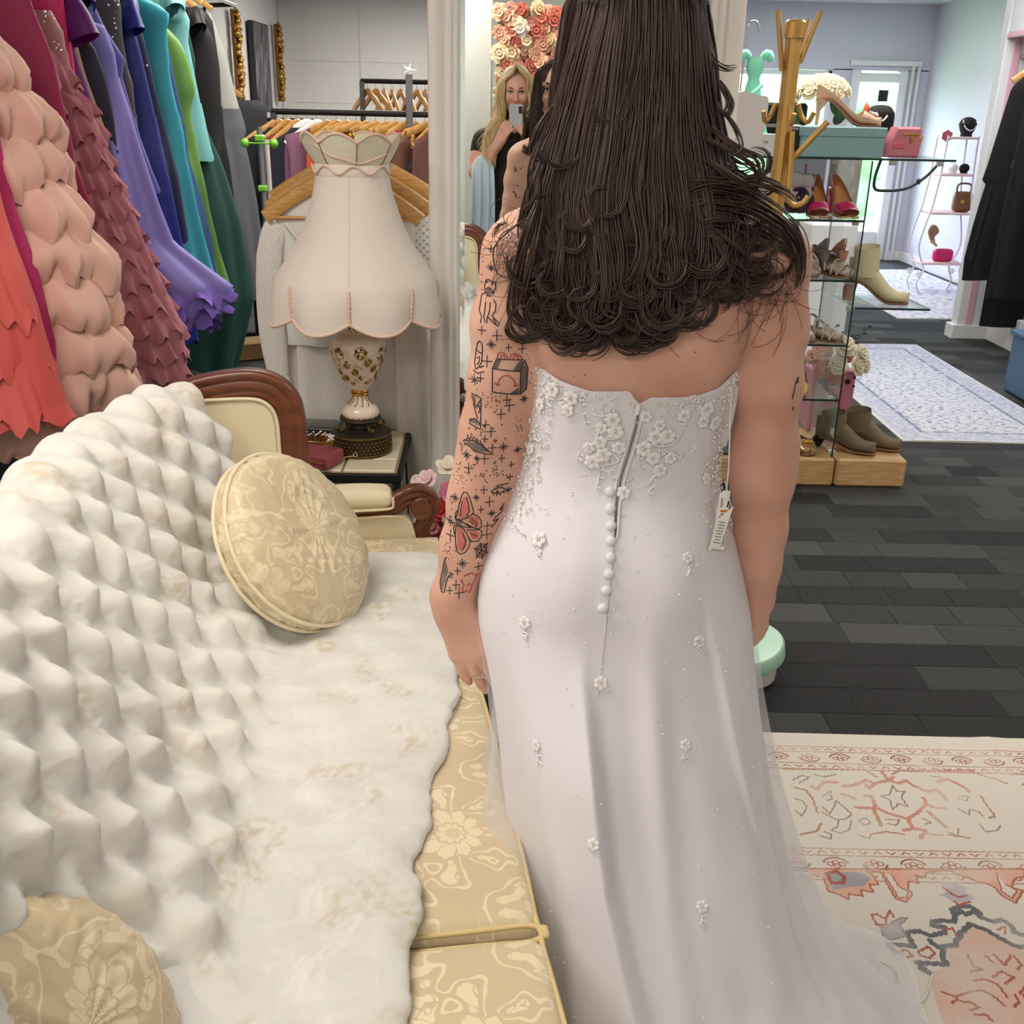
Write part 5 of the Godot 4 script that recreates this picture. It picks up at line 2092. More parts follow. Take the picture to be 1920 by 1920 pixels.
func build_holder() -> void:
	var at := Vector3(-0.02, 0, 0.24)
	var t := thing("person", "woman with long blonde wavy hair taking a photo with her phone, seen in the mirror", "person", at)
	var bx := Transform3D(Basis(), -at)
	var f := Field.new()
	var body := [[1.385, -0.02, 0.235, 0.08, 0.05, 0.05], [1.36, -0.02, 0.235, 0.14, 0.065, 0.06], [1.32, -0.02, 0.235, 0.165, 0.09, 0.08], [1.22, -0.02, 0.235, 0.165, 0.105, 0.10], [1.12, -0.02, 0.235, 0.155, 0.12, 0.10], [1.0, -0.02, 0.235, 0.15, 0.10, 0.09], [0.9, -0.02, 0.235, 0.17, 0.11, 0.11], [0.78, -0.02, 0.235, 0.18, 0.12, 0.13]]
	f.torso = body
	f.cap(Vector3(-0.02, 1.37, 0.24), Vector3(-0.022, 1.48, 0.225), 0.056, 0.05, 0.05)
	var hx := Transform3D(Basis(Vector3.UP, PI) * Basis(Vector3.RIGHT, 0.16), Vector3(-0.026, 1.565, 0.205))
	head_field(f, hx)
	# arms up to the phone
	f.cap(Vector3(-0.12, 1.35, 0.235), Vector3(-0.185, 1.32, 0.235), 0.05, 0.055, 0.05)
	f.chain(PackedVector3Array([Vector3(-0.19, 1.31, 0.235), Vector3(-0.225, 1.22, 0.20), Vector3(-0.235, 1.145, 0.16), Vector3(-0.19, 1.20, 0.11), Vector3(-0.12, 1.30, 0.06)]), [0.055, 0.050, 0.046, 0.040, 0.027], 0.03)
	f.cap(Vector3(0.08, 1.35, 0.235), Vector3(0.145, 1.32, 0.235), 0.05, 0.055, 0.05)
	f.chain(PackedVector3Array([Vector3(0.15, 1.31, 0.235), Vector3(0.19, 1.20, 0.20), Vector3(0.185, 1.14, 0.17), Vector3(0.13, 1.22, 0.12), Vector3(0.065, 1.30, 0.075)]), [0.055, 0.048, 0.044, 0.038, 0.027], 0.03)
	# hands round the lower half of the phone
	var y := Vector3(-0.42, -0.88, 0.22).normalized()
	var z := Vector3(-0.55, 0.1, -0.83)
	z = (z - y * z.dot(y)).normalized()
	hand_field(f, Transform3D(Basis(y.cross(z), y, z), Vector3(-0.112, 1.305, 0.052)), -1.0, [[0.5, 0.9, 0.7], [0.6, 1.0, 0.7], [0.7, 1.0, 0.7], [0.8, 1.0, 0.7]], 0.5, Vector3(0.03, -0.05, -0.03))
	y = Vector3(0.40, -0.88, 0.25).normalized()
	z = Vector3(0.45, 0.05, -0.89)
	z = (z - y * z.dot(y)).normalized()
	hand_field(f, Transform3D(Basis(y.cross(z), y, z), Vector3(0.058, 1.305, 0.062)), 1.0, [[0.3, 0.8, 0.6], [0.4, 0.9, 0.6], [0.5, 0.9, 0.7], [0.6, 0.9, 0.7]], 0.5, Vector3(0.0, -0.05, -0.03))
	var mb := MB.new()
	mb.xf = bx
	f.skin(mb, Vector3(-0.30, 1.06, 0.02), Vector3(0.25, 1.46, 0.36), 0.013)
	f.skin(mb, Vector3(-0.14, 1.44, 0.06), Vector3(0.09, 1.70, 0.34), 0.006)
	f.skin(mb, Vector3(-0.20, 1.26, -0.10), Vector3(0.13, 1.46, 0.10), 0.0045)
	var skin := skin_mat(rgb(232, 178, 158))
	part("body", mb, skin, t)
	head_parts(t, hx, rgb(120, 90, 62), rgb(80, 96, 110), rgb(190, 110, 106))
	# black lace top
	var g := Field.new()
	for r in body:
		g.torso.append([r[0], r[1], r[2], r[3] + 0.010, r[4] + 0.010, r[5] + 0.012])
	g.cap(Vector3(-0.10, 1.345, 0.235), Vector3(-0.195, 1.30, 0.23), 0.062, 0.066, 0.04)
	g.cap(Vector3(-0.195, 1.30, 0.23), Vector3(-0.215, 1.25, 0.215), 0.064, 0.062, 0.04)
	g.cap(Vector3(0.06, 1.345, 0.235), Vector3(0.155, 1.30, 0.23), 0.062, 0.066, 0.04)
	g.cap(Vector3(0.155, 1.30, 0.23), Vector3(0.18, 1.24, 0.21), 0.064, 0.060, 0.04)
	mb = MB.new()
	mb.xf = bx
	g.skin(mb, Vector3(-0.31, 0.80, 0.08), Vector3(0.27, 1.385, 0.40), 0.016)
	var lace := tinted(mat(rgb(60, 50, 50), 0.7), noise_tex(0.05, 256, 2, [Color(0.16, 0.15, 0.16), Color(0.95, 0.7, 0.7)], FastNoiseLite.TYPE_CELLULAR), Vector3(5, 5, 5))
	part("lace_top", mb, lace, t)
	mb = MB.new()
	mb.xf = bx
	for s: float in [-1.0, 1.0]:
		mb.tube(curve(PackedVector3Array([Vector3(-0.02 + s * 0.08, 0.86, 0.235), Vector3(-0.02 + s * 0.09, 0.66, 0.235), Vector3(-0.02 + s * 0.085, 0.46, 0.23), Vector3(-0.02 + s * 0.08, 0.09, 0.25)]), 20), PackedFloat32Array([.105, .105, .104, .10, .097, .093, .088, .084, .08, .076, .073, .071, .07, .069, .068, .067, .066, .066, .066, .067]), 18)
	part("trousers", mb, mat(rgb(30, 32, 38), 0.85), t)
	for s: float in [-1.0, 1.0]:
		mb = MB.new()
		mb.xf = bx
		mb.ball(Vector3(-0.02 + s * 0.085, 0.045, 0.20), Vector3(0.045, 0.045, 0.125), 16, 10)
		part("shoe", mb, M.black, t)
	# hair
	rng.seed = 12
	var locks := MB.new()
	locks.xf = bx
	for k in 190:
		var s := -1.0 if k % 5 < 3 else 1.0
		var u := rng.randf()
		var w := rng.randf()
		var end_h := 1.13 + 0.12 * rng.randf() if s < 0 else 1.20 + 0.14 * rng.randf()
		var g2 := PackedVector3Array()
		for i in 16:
			var v := i / 15.0
			var h := lerpf(1.695, end_h, v)
			var out := 0.006 + 0.094 * smoothstep(0.0, 0.20, v) + (0.10 if s < 0 else 0.05) * smoothstep(0.35, 1.0, v)
			var x := -0.026 + s * (out * (0.60 + 0.40 * w)) + 0.024 * sin(v * 15.0 + u * 6.0) * v
			var zz := lerpf(0.115 + 0.02 * v, 0.31, u) - 0.09 * smoothstep(0.45, 1.0, v) * (1.0 if s < 0 else 0.6) + 0.018 * cos(v * 13.0 + w * 6.0) * v
			if absf(x + 0.026) < 0.060 and h < 1.635 and zz < 0.20:
				x = -0.026 + s * 0.066
			g2.append(Vector3(x, h + 0.012 * sin(u * 3.0), zz))
		lock(locks, curve(g2, 30), 8, 0.012, 0.0016, 30)
	var hm := mat(rgb(222, 196, 146), 0.45)
	var core := MB.new()
	core.xf = bx
	core.ball(Vector3(-0.026, 1.615, 0.235), Vector3(0.088, 0.092, 0.095), 24, 16)
	core.ball(Vector3(-0.026, 1.50, 0.275), Vector3(0.085, 0.16, 0.05), 20, 14)
	var hair := part("hair", core, mat(rgb(186, 156, 110), 0.5), t)
	part("hair_locks", locks, hm, hair).set_meta("kind", "stuff")
	# phone, held up in front of the face: the camera looks out of its lens
	var p := thing("phone", "silver grey phone with a dark camera bump held up by the blonde woman", "phone", Vector3(0, 1.48, 0))
	p.basis = Basis(Vector3.RIGHT, deg_to_rad(-21.3)) * Basis(Vector3.BACK, deg_to_rad(1.2))
	mb = MB.new()
	mb.box(Vector3(-0.024, -0.058, 0.0115), Vector3(0.072, 0.152, 0.008), 0.002)
	part("phone_body", mb, gloss(mat(rgb(186, 190, 200), 0.35), 0.5), p)
	mb = MB.new()
	mb.box(Vector3(0.0, -0.010, 0.0066), Vector3(0.020, 0.038, 0.0016), 0.0006)
	part("camera_bump", mb, M.black_gloss, p)
	mb = MB.new()
	mb.box(Vector3(-0.024, -0.058, 0.0157), Vector3(0.066, 0.144, 0.0006))
	part("screen", mb, M.black_gloss, p)
	# pale blue garment over the forearm
	var c := MB.new()
	var P := PackedVector3Array()
	for j in 40:
		var v := j / 39.0
		for i in 41:
			var u := i / 40.0 * 2.0 - 1.0
			var h := 1.235 - 0.062 * u * u - maxf(0.0, v - 0.06) * 0.80
			var wdt := 0.062 + 0.012 * v
			P.append(Vector3(-0.205 + wdt * u + 0.008 * sin(v * 5.0), h, 0.115 - 0.07 * sqrt(minf(1.0, v * 9.0)) + 0.016 * sin(u * 9.0 + 1.0) * minf(1.0, v * 3.0) + 0.03 * (v * v)))
	c.grid(P, 41, 40, false, false)
	P = PackedVector3Array()
	for j in 30:
		var v := j / 29.0
		for i in 41:
			var u := i / 40.0 * 2.0 - 1.0
			P.append(Vector3(-0.205 + 0.062 * u, 1.235 - 0.062 * u * u - v * 0.6, 0.115 + 0.06 * sqrt(minf(1.0, v * 7.0)) + 0.014 * sin(u * 8.0) * v))
	c.grid(P, 41, 30, false, true)
	single("draped_garment", c, sheen(mat(rgb(188, 206, 220), 0.6), 0.4), "pale blue garment draped over the blonde woman's forearm, seen in the mirror", "garment")
	flower_wall()

func rosette(b: MB, petals: int, layers: int, R: float) -> void:
	for l in layers:
		var k := 1.0 - float(l) / (layers + 0.4)
		for i in petals:
			var a := TAU * (i + 0.5 * (l % 2)) / petals
			var keep := b.xf
			b.xf = b.xf * Transform3D(Basis(Vector3.BACK, a) * Basis(Vector3.RIGHT, 0.35 + 0.45 * l), Vector3(0, 0, 0.10 * R * l))
			b.ball(Vector3(0, R * 0.55 * k, 0), Vector3(R * 0.36 * k + 0.1 * R, R * 0.48 * k, R * 0.10), 7, 5)
			b.xf = keep

func flower_wall() -> void:
	var t := thing("flower_wall", "wall panel packed with coral, peach and cream silk flowers, seen in the mirror", "flower wall", Vector3(0.42, 0.25, 1.62))
	var b := MB.new()
	b.box(Vector3(0, 0.93, 0.03), Vector3(1.18, 1.86, 0.04), 0.004)
	part("backing", b, mat(rgb(120, 126, 100), 0.9), t)
	var kinds := []
	for q in [[7, 3], [9, 4], [6, 3]]:
		b = MB.new()
		rosette(b, q[0], q[1], 1.0)
		kinds.append(b.mesh())
	var tones := [rgb(214, 130, 108), rgb(236, 188, 158), rgb(246, 222, 190), rgb(238, 206, 168), rgb(204, 110, 92), rgb(244, 232, 216), rgb(224, 166, 146)]
	var mats := []
	for c in tones:
		mats.append(sheen(mat(c, 0.8), 0.3))
	var n := 0
	for j in 20:
		for i in 15:
			if n >= 298:
				break
			n += 1
			var o := part("flower", kinds[rng.randi() % 3], mats[rng.randi() % 7], t)
			o.position = Vector3(-0.56 + 1.14 * (i + 0.5 * (j % 2)) / 15.0 + rng.randfn() * 0.012, 1.86 - 1.30 * j / 20.0 - 0.02 + rng.randfn() * 0.012, 0.0 - 0.02 * rng.randf())
			var s := 0.050 + 0.022 * rng.randf()
			o.basis = Basis(Vector3.UP, PI + rng.randfn() * 0.25) * Basis(Vector3.BACK, rng.randf() * 6.0) * Basis.from_scale(Vector3(s, s, s))
	b = MB.new()
	for k in 260:
		b.xf = Transform3D(Basis(Vector3.UP, PI) * Basis(Vector3.BACK, rng.randf() * 6.0), Vector3(rng.randf_range(-0.57, 0.57), rng.randf_range(0.0, 0.55), -0.01))
		rosette(b, 6, 2, 0.06)
	part("lower_flowers", b, mats[2], t).set_meta("kind", "stuff")
	b = MB.new()
	b.box(Vector3(-0.33, 1.27, 1.78), Vector3(0.26, 2.52, 0.26), 0.006)
	struct("trim_3", b, M.wall)

func gown_mat(c: Color, rough := 0.6, sh := 0.5) -> StandardMaterial3D:
	return sheen(grain(mat(c, rough), M.fine, 30.0, 0.02), sh)

# a gown hanging across the rail: edge = outline towards the aisle (x against height), mirrored about the hanger
func gown_on_rail(name: String, label: String, z: float, edge: PackedVector2Array, m: Material, o := {}) -> Node3D:
	var xc: float = o.get("xc", -1.76)
	var t := thing(name, label, o.get("cat", "gown"), Vector3(xc, 0, z), "gowns on the long rail")
	var top: float = edge[0].y
	var bot: float = edge[edge.size() - 1].y
	var folds: float = o.get("folds", 9.0)
	var amp: float = o.get("amp", 0.10)
	var th: float = o.get("thick", 0.06)
	var waist: float = o.get("waist", top - 0.45)
	var sd := rng.randf() * 10.0
	var build := func(h0: float, h1: float, rows: int, extra: float, flare: float) -> MB:
		var P := PackedVector3Array()
		for j in rows:
			var v := float(j) / (rows - 1)
			var h := lerpf(h0, h1, v)
			var w: float = maxf(0.03, x_at(edge, h) - xc) + extra
			var sk := smoothstep(waist, waist - 0.25, h)
			var d: float = th * (0.65 + 0.5 * sk) + extra + 0.10 * maxf(0.0, w - 0.28)
			for i in 72:
				var a := TAU * i / 72
				var r: float = 1.0 + amp * (0.25 + 0.75 * sk) * sin(a * folds + sd + 1.4 * sin(h * 3.0 + sd)) + 0.4 * amp * sk * sin(a * folds * 2.0 + h * 4.0)
				var cx := signf(cos(a)) * pow(absf(cos(a)), 0.8)
				var hem := 0.0
				if v > 0.999:
					hem = flare * (sin(a * 9.0 + sd) + 0.5 * sin(a * 17.0))
				P.append(Vector3(cx * w * (1.0 + (r - 1.0) * 0.25 * sk), h + hem, sin(a) * d * r))
		var b := MB.new()
		b.grid(P, 72, rows, true, true)
		return b
	part("bodice", build.call(top, waist, 16, 0.0, 0.0), o.get("top_mat", m), t)
	part("skirt", build.call(waist + 0.01, bot, 46, 0.004, 0.01), m, t)
	var rn := FastNoiseLite.new()
	rn.frequency = 1.0
	if o.has("tiers"):
		var n: int = o.tiers
		for k in n:
			var h0: float = lerpf(o.get("tier_top", waist), bot + 0.05, float(k) / n)
			var h1: float = lerpf(o.get("tier_top", waist), bot + 0.05, float(k + 1.35) / n)
			var b := MB.new()
			var P := PackedVector3Array()
			var jag: float = o.get("jag", 0.012)
			for j in 7:
				var v := j / 6.0
				var h := lerpf(h0, h1, v)
				var w: float = x_at(edge, lerpf(h0, h1, 0.3 + 0.5 * v)) - xc
				var out: float = lerpf(0.0, o.get("puff", 0.04), v) if not o.get("curl", false) else o.get("puff", 0.04) * sin(v * 2.6)
				for i in 150:
					var a := TAU * i / 150
					var wv: float = sin(a * o.get("waves", 22.0) + k * 2.1) + 0.6 * sin(a * (o.get("waves", 22.0) * 1.7) + k)
					var cx := signf(cos(a)) * pow(absf(cos(a)), 0.8)
					var rr: float = out * (0.75 + 0.35 * wv * v)
					if o.get("curl", false):
						rr += 0.05 * v * rn.get_noise_3d(cos(a) * 2.2, k * 1.7 + v * 0.6, sin(a) * 2.2) + (0.014 * v + 0.004) * sin(a * 17.0 + k * 2.7 + 3.0 * rn.get_noise_2d(a, k * 3.0) + 1.5 * v) + 0.012 * rn.get_noise_3d(cos(a) * 5.0, v * 3.0 + k * 5.0, sin(a) * 5.0)
					P.append(Vector3(cx * (w - 0.02 + rr), h + (0.10 * v * rn.get_noise_3d(cos(a) * 1.6 + 9.0, k * 2.0, sin(a) * 1.6) if o.get("curl", false) else 0.0) + jag * v * (sin(a * 31.0 + k * 3.0) + 0.8 * sin(a * 13.0 + k)), sin(a) * (th * 1.15 + 0.10 * maxf(0, w - 0.28) + rr)))
			b.grid(P, 150, 7, true, true)
			part("ruffle_tier", b, o.get("tier_mat", m), t)
	if o.has("strap"):
		var b := MB.new()
		for s: float in [-1.0, 1.0]:
			b.tube(PackedVector3Array([Vector3(s * 0.10, top - 0.01, 0.03), Vector3(s * 0.07, top + 0.10, 0.02), Vector3(s * 0.05, top + 0.18, 0.0)]), 0.008, 6, true, 0.4)
		part("strap", b, m, t)
	if o.has("sleeve"):
		for s: float in [-1.0, 1.0]:
			var b := MB.new()
			var w: float = edge[0].x - xc
			var q: Vector2 = o.sleeve
			b.tube(curve(PackedVector3Array([Vector3(s * (w - 0.05), top - 0.02, 0.01), Vector3(s * (w + 0.02), top - 0.05, 0.03), Vector3(s * (w + q.x * 0.7), top - 0.6 * q.y, 0.05), Vector3(s * (w + q.x), top - q.y, 0.06)]), 14), PackedFloat32Array([.04, .05, .056, .06, .062, .064, .066, .068, .07, .072, .074, .076, .078, .08]), 14, false, 0.55)
			part("sleeve", b, o.get("sleeve_mat", m), t)
	if o.has("sparkle"):
		var b := MB.new()
		for k in o.sparkle:
			var a := rng.randf() * PI
			var h := lerpf(waist - 0.03, top, pow(rng.randf(), 0.8))
			var w: float = x_at(edge, h) - xc
			b.ball(Vector3(cos(a) * w * 0.97, h, sin(a) * th * 0.72), 0.0035 + 0.004 * rng.randf(), 5, 3)
		part("sequins", b, M.crystal, t).set_meta("kind", "stuff")
	var hk := MB.new()
	hk.tube(curve(PackedVector3Array([Vector3(0, top - 0.03, 0), Vector3(0, 1.96, 0), Vector3(0.0, 2.03, 0), Vector3(0.018, 2.052, 0), Vector3(0.03, 2.03, 0)]), 14), 0.0022, 5)
	part("hanger_hook", hk, M.chrome, t)
	if o.get("hanger", false):
		var b := MB.new()
		b.sweep(curve(PackedVector3Array([Vector3(-0.22, top + 0.02, 0), Vector3(-0.12, top + 0.075, 0), Vector3(0, top + 0.105, 0), Vector3(0.12, top + 0.075, 0), Vector3(0.22, top + 0.02, 0)]), 20), V("-0.011,-0.006 0.011,-0.006 0.013,0 0.011,0.006 -0.011,0.006 -0.013,0"), Vector3.UP)
		part("hanger_bar", b, M.hanger, t)
	return t

func build_gowns() -> void:
	rng.seed = 77
	# rail
	var t := thing("clothes_rail", "long chrome clothes rail holding the coloured gowns along the shop wall", "clothes rail", Vector3(-1.76, 0, -4.7))
	var b := MB.new()
	b.tube(PackedVector3Array([Vector3(0, 2.04, -2.3), Vector3(0, 2.04, 2.3)]), 0.014, 12)
	part("rail", b, M.chrome, t)
	for z in [-2.3, 0.0, 2.3]:
		b = MB.new()
		b.tube(PackedVector3Array([Vector3(-0.22, 0.02, z), Vector3(-0.22, 1.9, z), Vector3(-0.18, 2.03, z), Vector3(0, 2.04, z)]), 0.014, 10)
		b.box(Vector3(-0.1, 0.015, z), Vector3(0.5, 0.03, 0.05), 0.006)
		part("upright", b, M.black, t)
	gown_on_rail("gown", "coral pink strapless satin gown with bunched overskirt hanging closest on the rail", -2.95, V("#-14408,16378 -14434,14569 -14231,11830 -14092,10826 -13791,9348 -13578,7654 -13367,6378 -13186,5974"), gown_mat(rgb(226, 96, 90), 0.5), {"waist": 1.25, "thick": 0.10, "tiers": 3, "tier_top": 1.08, "puff": 0.035, "waves": 5.0, "jag": 0.02, "folds": 6.0, "amp": 0.14})
	gown_on_rail("gown", "raspberry pink gown squeezed behind the coral satin gown", -3.05, V("#-14521,16956 -14517,15247 -14415,12174 -14097,10246 -13865,8062 -13924,7087"), gown_mat(rgb(190, 40, 110)), {})
	gown_on_rail("gown", "blush peach organza gown covered in big petal ruffles", -3.22, V("#-15074,16809 -14709,15284 -14051,13999 -13881,12663 -13487,11832 -12823,10355 -12705,9062 -12434,6706 -12674,5826 -14178,4175"), gown_mat(rgb(232, 188, 172), 0.7), {"waist": 1.62, "thick": 0.12, "tiers": 9, "tier_top": 1.66, "puff": 0.085, "waves": 5.0, "jag": 0.012, "curl": true, "folds": 7.0})
	gown_on_rail("gown", "dull sage green gown with a smooth rounded bodice", -3.45, V("#-16199,16657 -15629,16149 -15144,15025 -14910,13787 -14855,12994 -14829,11363 -14409,9335"), gown_mat(rgb(140, 146, 112)), {})
	gown_on_rail("gown", "deep magenta gown with a plain wide strap high on the rail", -3.60, V("#-15607,18572 -15431,17529 -14976,15999 -14705,12932 -14257,10891"), gown_mat(rgb(150, 20, 76)), {})
	gown_on_rail("gown", "dusty pink tulle gown with a sequinned bodice and many ruffled tiers", -3.82, V("#-15772,17546 -15450,16904 -15406,15916 -15312,14992 -14842,14661 -14626,13890 -14367,12664 -13755,10957 -13045,8616 -12454,7064 -12428,4835"), gown_mat(rgb(172, 108, 118), 0.75), {"waist": 1.62, "thick": 0.09, "tiers": 13, "tier_top": 1.63, "puff": 0.045, "waves": 24.0, "jag": 0.016, "sparkle": 110, "strap": true, "top_mat": gown_mat(rgb(164, 112, 112), 0.6)})
	gown_on_rail("gown", "bright fuchsia gown just behind the dusty pink tulle gown", -3.95, V("#-15824,18474 -15809,17649 -15729,16471 -15736,15438 -15458,13492 -15153,11281"), gown_mat(rgb(206, 26, 104), 0.5), {})
	gown_on_rail("gown", "purple satin gown with an off the shoulder sleeve loop", -4.03, V("#-16135,18214 -16063,17367 -15830,15985 -15384,14206 -15044,12172 -14656,9465"), gown_mat(rgb(96, 22, 110), 0.45), {"sleeve": Vector2(0.07, 0.15)})
	gown_on_rail("gown", "dark plum gown with a yellow gold bodice trim", -4.09, V("#-16193,17926 -16073,16535 -15918,15648 -15385,13645 -14977,11171"), gown_mat(rgb(60, 16, 70)), {"top_mat": gown_mat(rgb(150, 120, 40))})
	gown_on_rail("gown", "midnight navy cape gown with a squared hem half hidden by lavender", -4.14, V("#-16268,17442 -15642,16568 -15344,15491 -15227,14163 -15250,12105 -15010,9727"), gown_mat(rgb(22, 20, 52)), {})
	gown_on_rail("gown", "lavender gown with a pointed collar and a full purple tulle train", -4.22, V("#-15948,17505 -15510,17370 -15227,16433 -15197,15513 -14883,14202 -14655,12954 -14066,10679 -13714,9558 -12520,8643 -11570,7921 -12101,6726 -13630,5993"), gown_mat(rgb(126, 116, 190), 0.6), {"waist": 1.55, "thick": 0.10, "tiers": 3, "tier_top": 0.80, "puff": 0.06, "waves": 14.0, "jag": 0.02, "tier_mat": gown_mat(rgb(122, 96, 186), 0.8), "top_mat": gown_mat(rgb(112, 112, 184))})
	gown_on_rail("gown", "periwinkle blue floral lace gown with a ruffled neckline", -4.29, V("#-16513,18625 -15994,18007 -15723,17285 -15099,16245 -15303,15716 -14864,13417 -14278,11430"), gown_mat(rgb(92, 94, 160)), {"sleeve": Vector2(0.03, 0.07)})
	gown_on_rail("gown", "dark pewter sequinned gown with a scalloped short hem", -4.36, V("#-15668,18708 -15285,18352 -15356,17058 -15281,15927 -15149,15451 -15161,15161 -15174,12791 -14664,9907"), grain(mat(rgb(86, 82, 82), 0.45, 0.2), M.fine, 40.0, 0.1), {"sparkle": 90})
	gown_on_rail("gown", "royal blue satin gown with pointed cape sleeves", -4.50, V("#-15712,18655 -15484,18094 -15213,16756 -14935,14786 -14758,13366 -14367,9984 -14149,7768 -14086,4946"), gown_mat(rgb(16, 34, 132), 0.4), {"sleeve": Vector2(0.04, 0.14)})
	gown_on_rail("gown", "ink navy gown with crystal beading across the shoulder", -4.60, V("#-15827,18553 -15549,17978 -15312,17002 -14956,14586 -14561,11853 -14358,9211"), gown_mat(rgb(16, 26, 66)), {"sparkle": 40})
	gown_on_rail("gown", "turquoise satin gown with a folded collar and a long bright panel", -4.72, V("#-15613,18762 -14940,18478 -14558,18127 -14778,17482 -14786,15640 -14470,13531 -14459,12446 -14153,10222 -13684,7448"), gown_mat(rgb(44, 160, 178), 0.45), {})
	gown_on_rail("gown", "dark teal lace gown with a deep blue patterned top", -4.84, V("#-15907,18357 -15427,17545 -15254,15659 -15277,14040 -14963,11706 -14354,9171"), gown_mat(rgb(18, 58, 84)), {})
	gown_on_rail("gown", "steel blue chiffon gown hanging between turquoise and lime", -4.94, V("#-15680,18232 -15388,16545 -15054,13923 -15036,12338 -14484,9539 -14271,7106"), gown_mat(rgb(34, 74, 120)), {})
	gown_on_rail("gown", "lime green satin gown with a ruched bodice", -5.03, V("#-15727,17873 -15212,17345 -14904,16591 -14668,15272 -15007,14480 -14816,12303 -14580,9932 -13883,6089"), gown_mat(rgb(104, 150, 70), 0.4), {"folds": 12.0, "amp": 0.16})
	gown_on_rail("gown", "pale aqua lace gown with frilled short sleeves", -5.14, V("#-15638,19140 -15201,18717 -14964,18179 -15157,17408 -14833,14828 -14434,12263"), gown_mat(rgb(120, 186, 190)), {"sleeve": Vector2(0.02, 0.06)})
	gown_on_rail("gown", "dark forest green velvet gown with a long sweeping skirt", -5.25, V("#-15771,18796 -15428,18026 -15212,16631 -15428,14823 -15002,13649 -14444,12092 -13726,9369 -13422,5596 -14454,2009"), gown_mat(rgb(14, 62, 56), 0.8, 0.7), {"hanger": true, "thick": 0.09})
	gown_on_rail("gown", "black gown with short flutter sleeves next to the forest green velvet", -5.40, V("#-15556,18764 -15037,18363 -14650,17565 -14574,16043 -14554,13141 -14398,10116"), gown_mat(rgb(12, 12, 15)), {"hanger": true, "sleeve": Vector2(0.03, 0.08)})
	gown_on_rail("gown", "plain black long gown beside the silver grey gown", -5.52, V("#-15474,19023 -14999,18566 -14825,16314 -14931,13103 -14622,9485"), gown_mat(rgb(10, 10, 12)), {"hanger": true})
	gown_on_rail("gown", "silver grey stretch gown with a padded white hip panel", -5.68, V("#-15519,18914 -15278,18317 -14863,16860 -14478,14868 -14146,13467 -14261,13024 -13874,9899 -13499,4864"), gown_mat(rgb(96, 98, 108), 0.5), {"hanger": true, "top_mat": gown_mat(rgb(176, 178, 172))})
	gown_on_rail("gown", "pale pink slim gown hanging low behind the silver grey gown", -5.85, V("#-15239,12476 -14650,11947 -14387,9190 -13936,6335"), gown_mat(rgb(206, 168, 166)), {"xc": -1.72, "waist": 0.9})
	gown_on_rail("gown", "charcoal slate gown with draped neckline, last in the row", -6.15, V("#-14638,14949 -14054,14850 -14120,12959 -14219,10095 -14259,7127"), gown_mat(rgb(52, 54, 62)), {"hanger": true})
	# box lying on the carpet under the gowns
	var bx := MB.new()
	bx.xf = spun(Vector3(-1.70, 0.055, -6.35), 0.5, 0.0, 0.0)
	bx.box(Vector3.ZERO, Vector3(0.34, 0.10, 0.22), 0.004)
	single("cardboard_box", bx, mat(rgb(150, 116, 72), 0.85), "flat brown cardboard box on the carpet beneath the gowns", "box")
	# wall pieces behind the rail
	for q in [[-9.72, "gilt carved wall ornament nearer the rail"], [-11.38, "gilt carved wall ornament by the far corner"]]:
		var w := thing("wall_ornament", q[1], "wall ornament", Vector3(-2.46, 1.5, q[0]), "pair of gilt wall ornaments")
		b = MB.new()
		b.box(Vector3(0, 0.36, 0), Vector3(0.03, 0.72, 0.10), 0.01)
		part("backplate", b, mat(rgb(120, 88, 40), 0.5, 0.7), w)
		b = MB.new()
		for k in 14:
			var y := 0.03 + k * 0.05
			b.ball(Vector3(0.03, y, 0.04 * sin(k * 1.9)), Vector3(0.028, 0.034, 0.045 + 0.02 * sin(k * 2.7)), 9, 6)
			b.tube(curve(PackedVector3Array([Vector3(0.03, y, 0), Vector3(0.05, y + 0.03, 0.06 * cos(k)), Vector3(0.03, y + 0.05, 0.09 * cos(k))]), 8), 0.010, 6)
		part("carving", b, mat(rgb(176, 132, 60), 0.4, 0.8), w)
	var pc := thing("canvas_picture", "tall grey monochrome canvas picture hanging between the two gilt wall ornaments", "picture", Vector3(-2.465, 1.42, -10.62))
	b = MB.new()
	b.box(Vector3(0, 0.37, 0), Vector3(0.05, 0.78, 0.62), 0.004)
	part("canvas", b, mat(rgb(40, 40, 43), 0.8), pc)
	b = MB.new()
	b.box(Vector3(0.0262, 0.37, 0), Vector3(0.002, 0.76, 0.60))
	part("print", b, tinted(mat(rgb(150, 150, 155), 0.8), noise_tex(0.02, 256, 3, [Color(0.2, 0.2, 0.22), Color(1, 1, 1)]), Vector3(1.2, 0.6, 3.0)), pc)
	b = MB.new()
	b.box(Vector3(-1.02, 0, 0), Vector3(0.03, 0.09, 0.04), 0.01)
	var se := single("alarm_sensor", b, M.white_paint, "small white sensor box high in the far corner above the ornaments", "sensor")
	se.position = Vector3(-1.45, 2.02, -11.66)

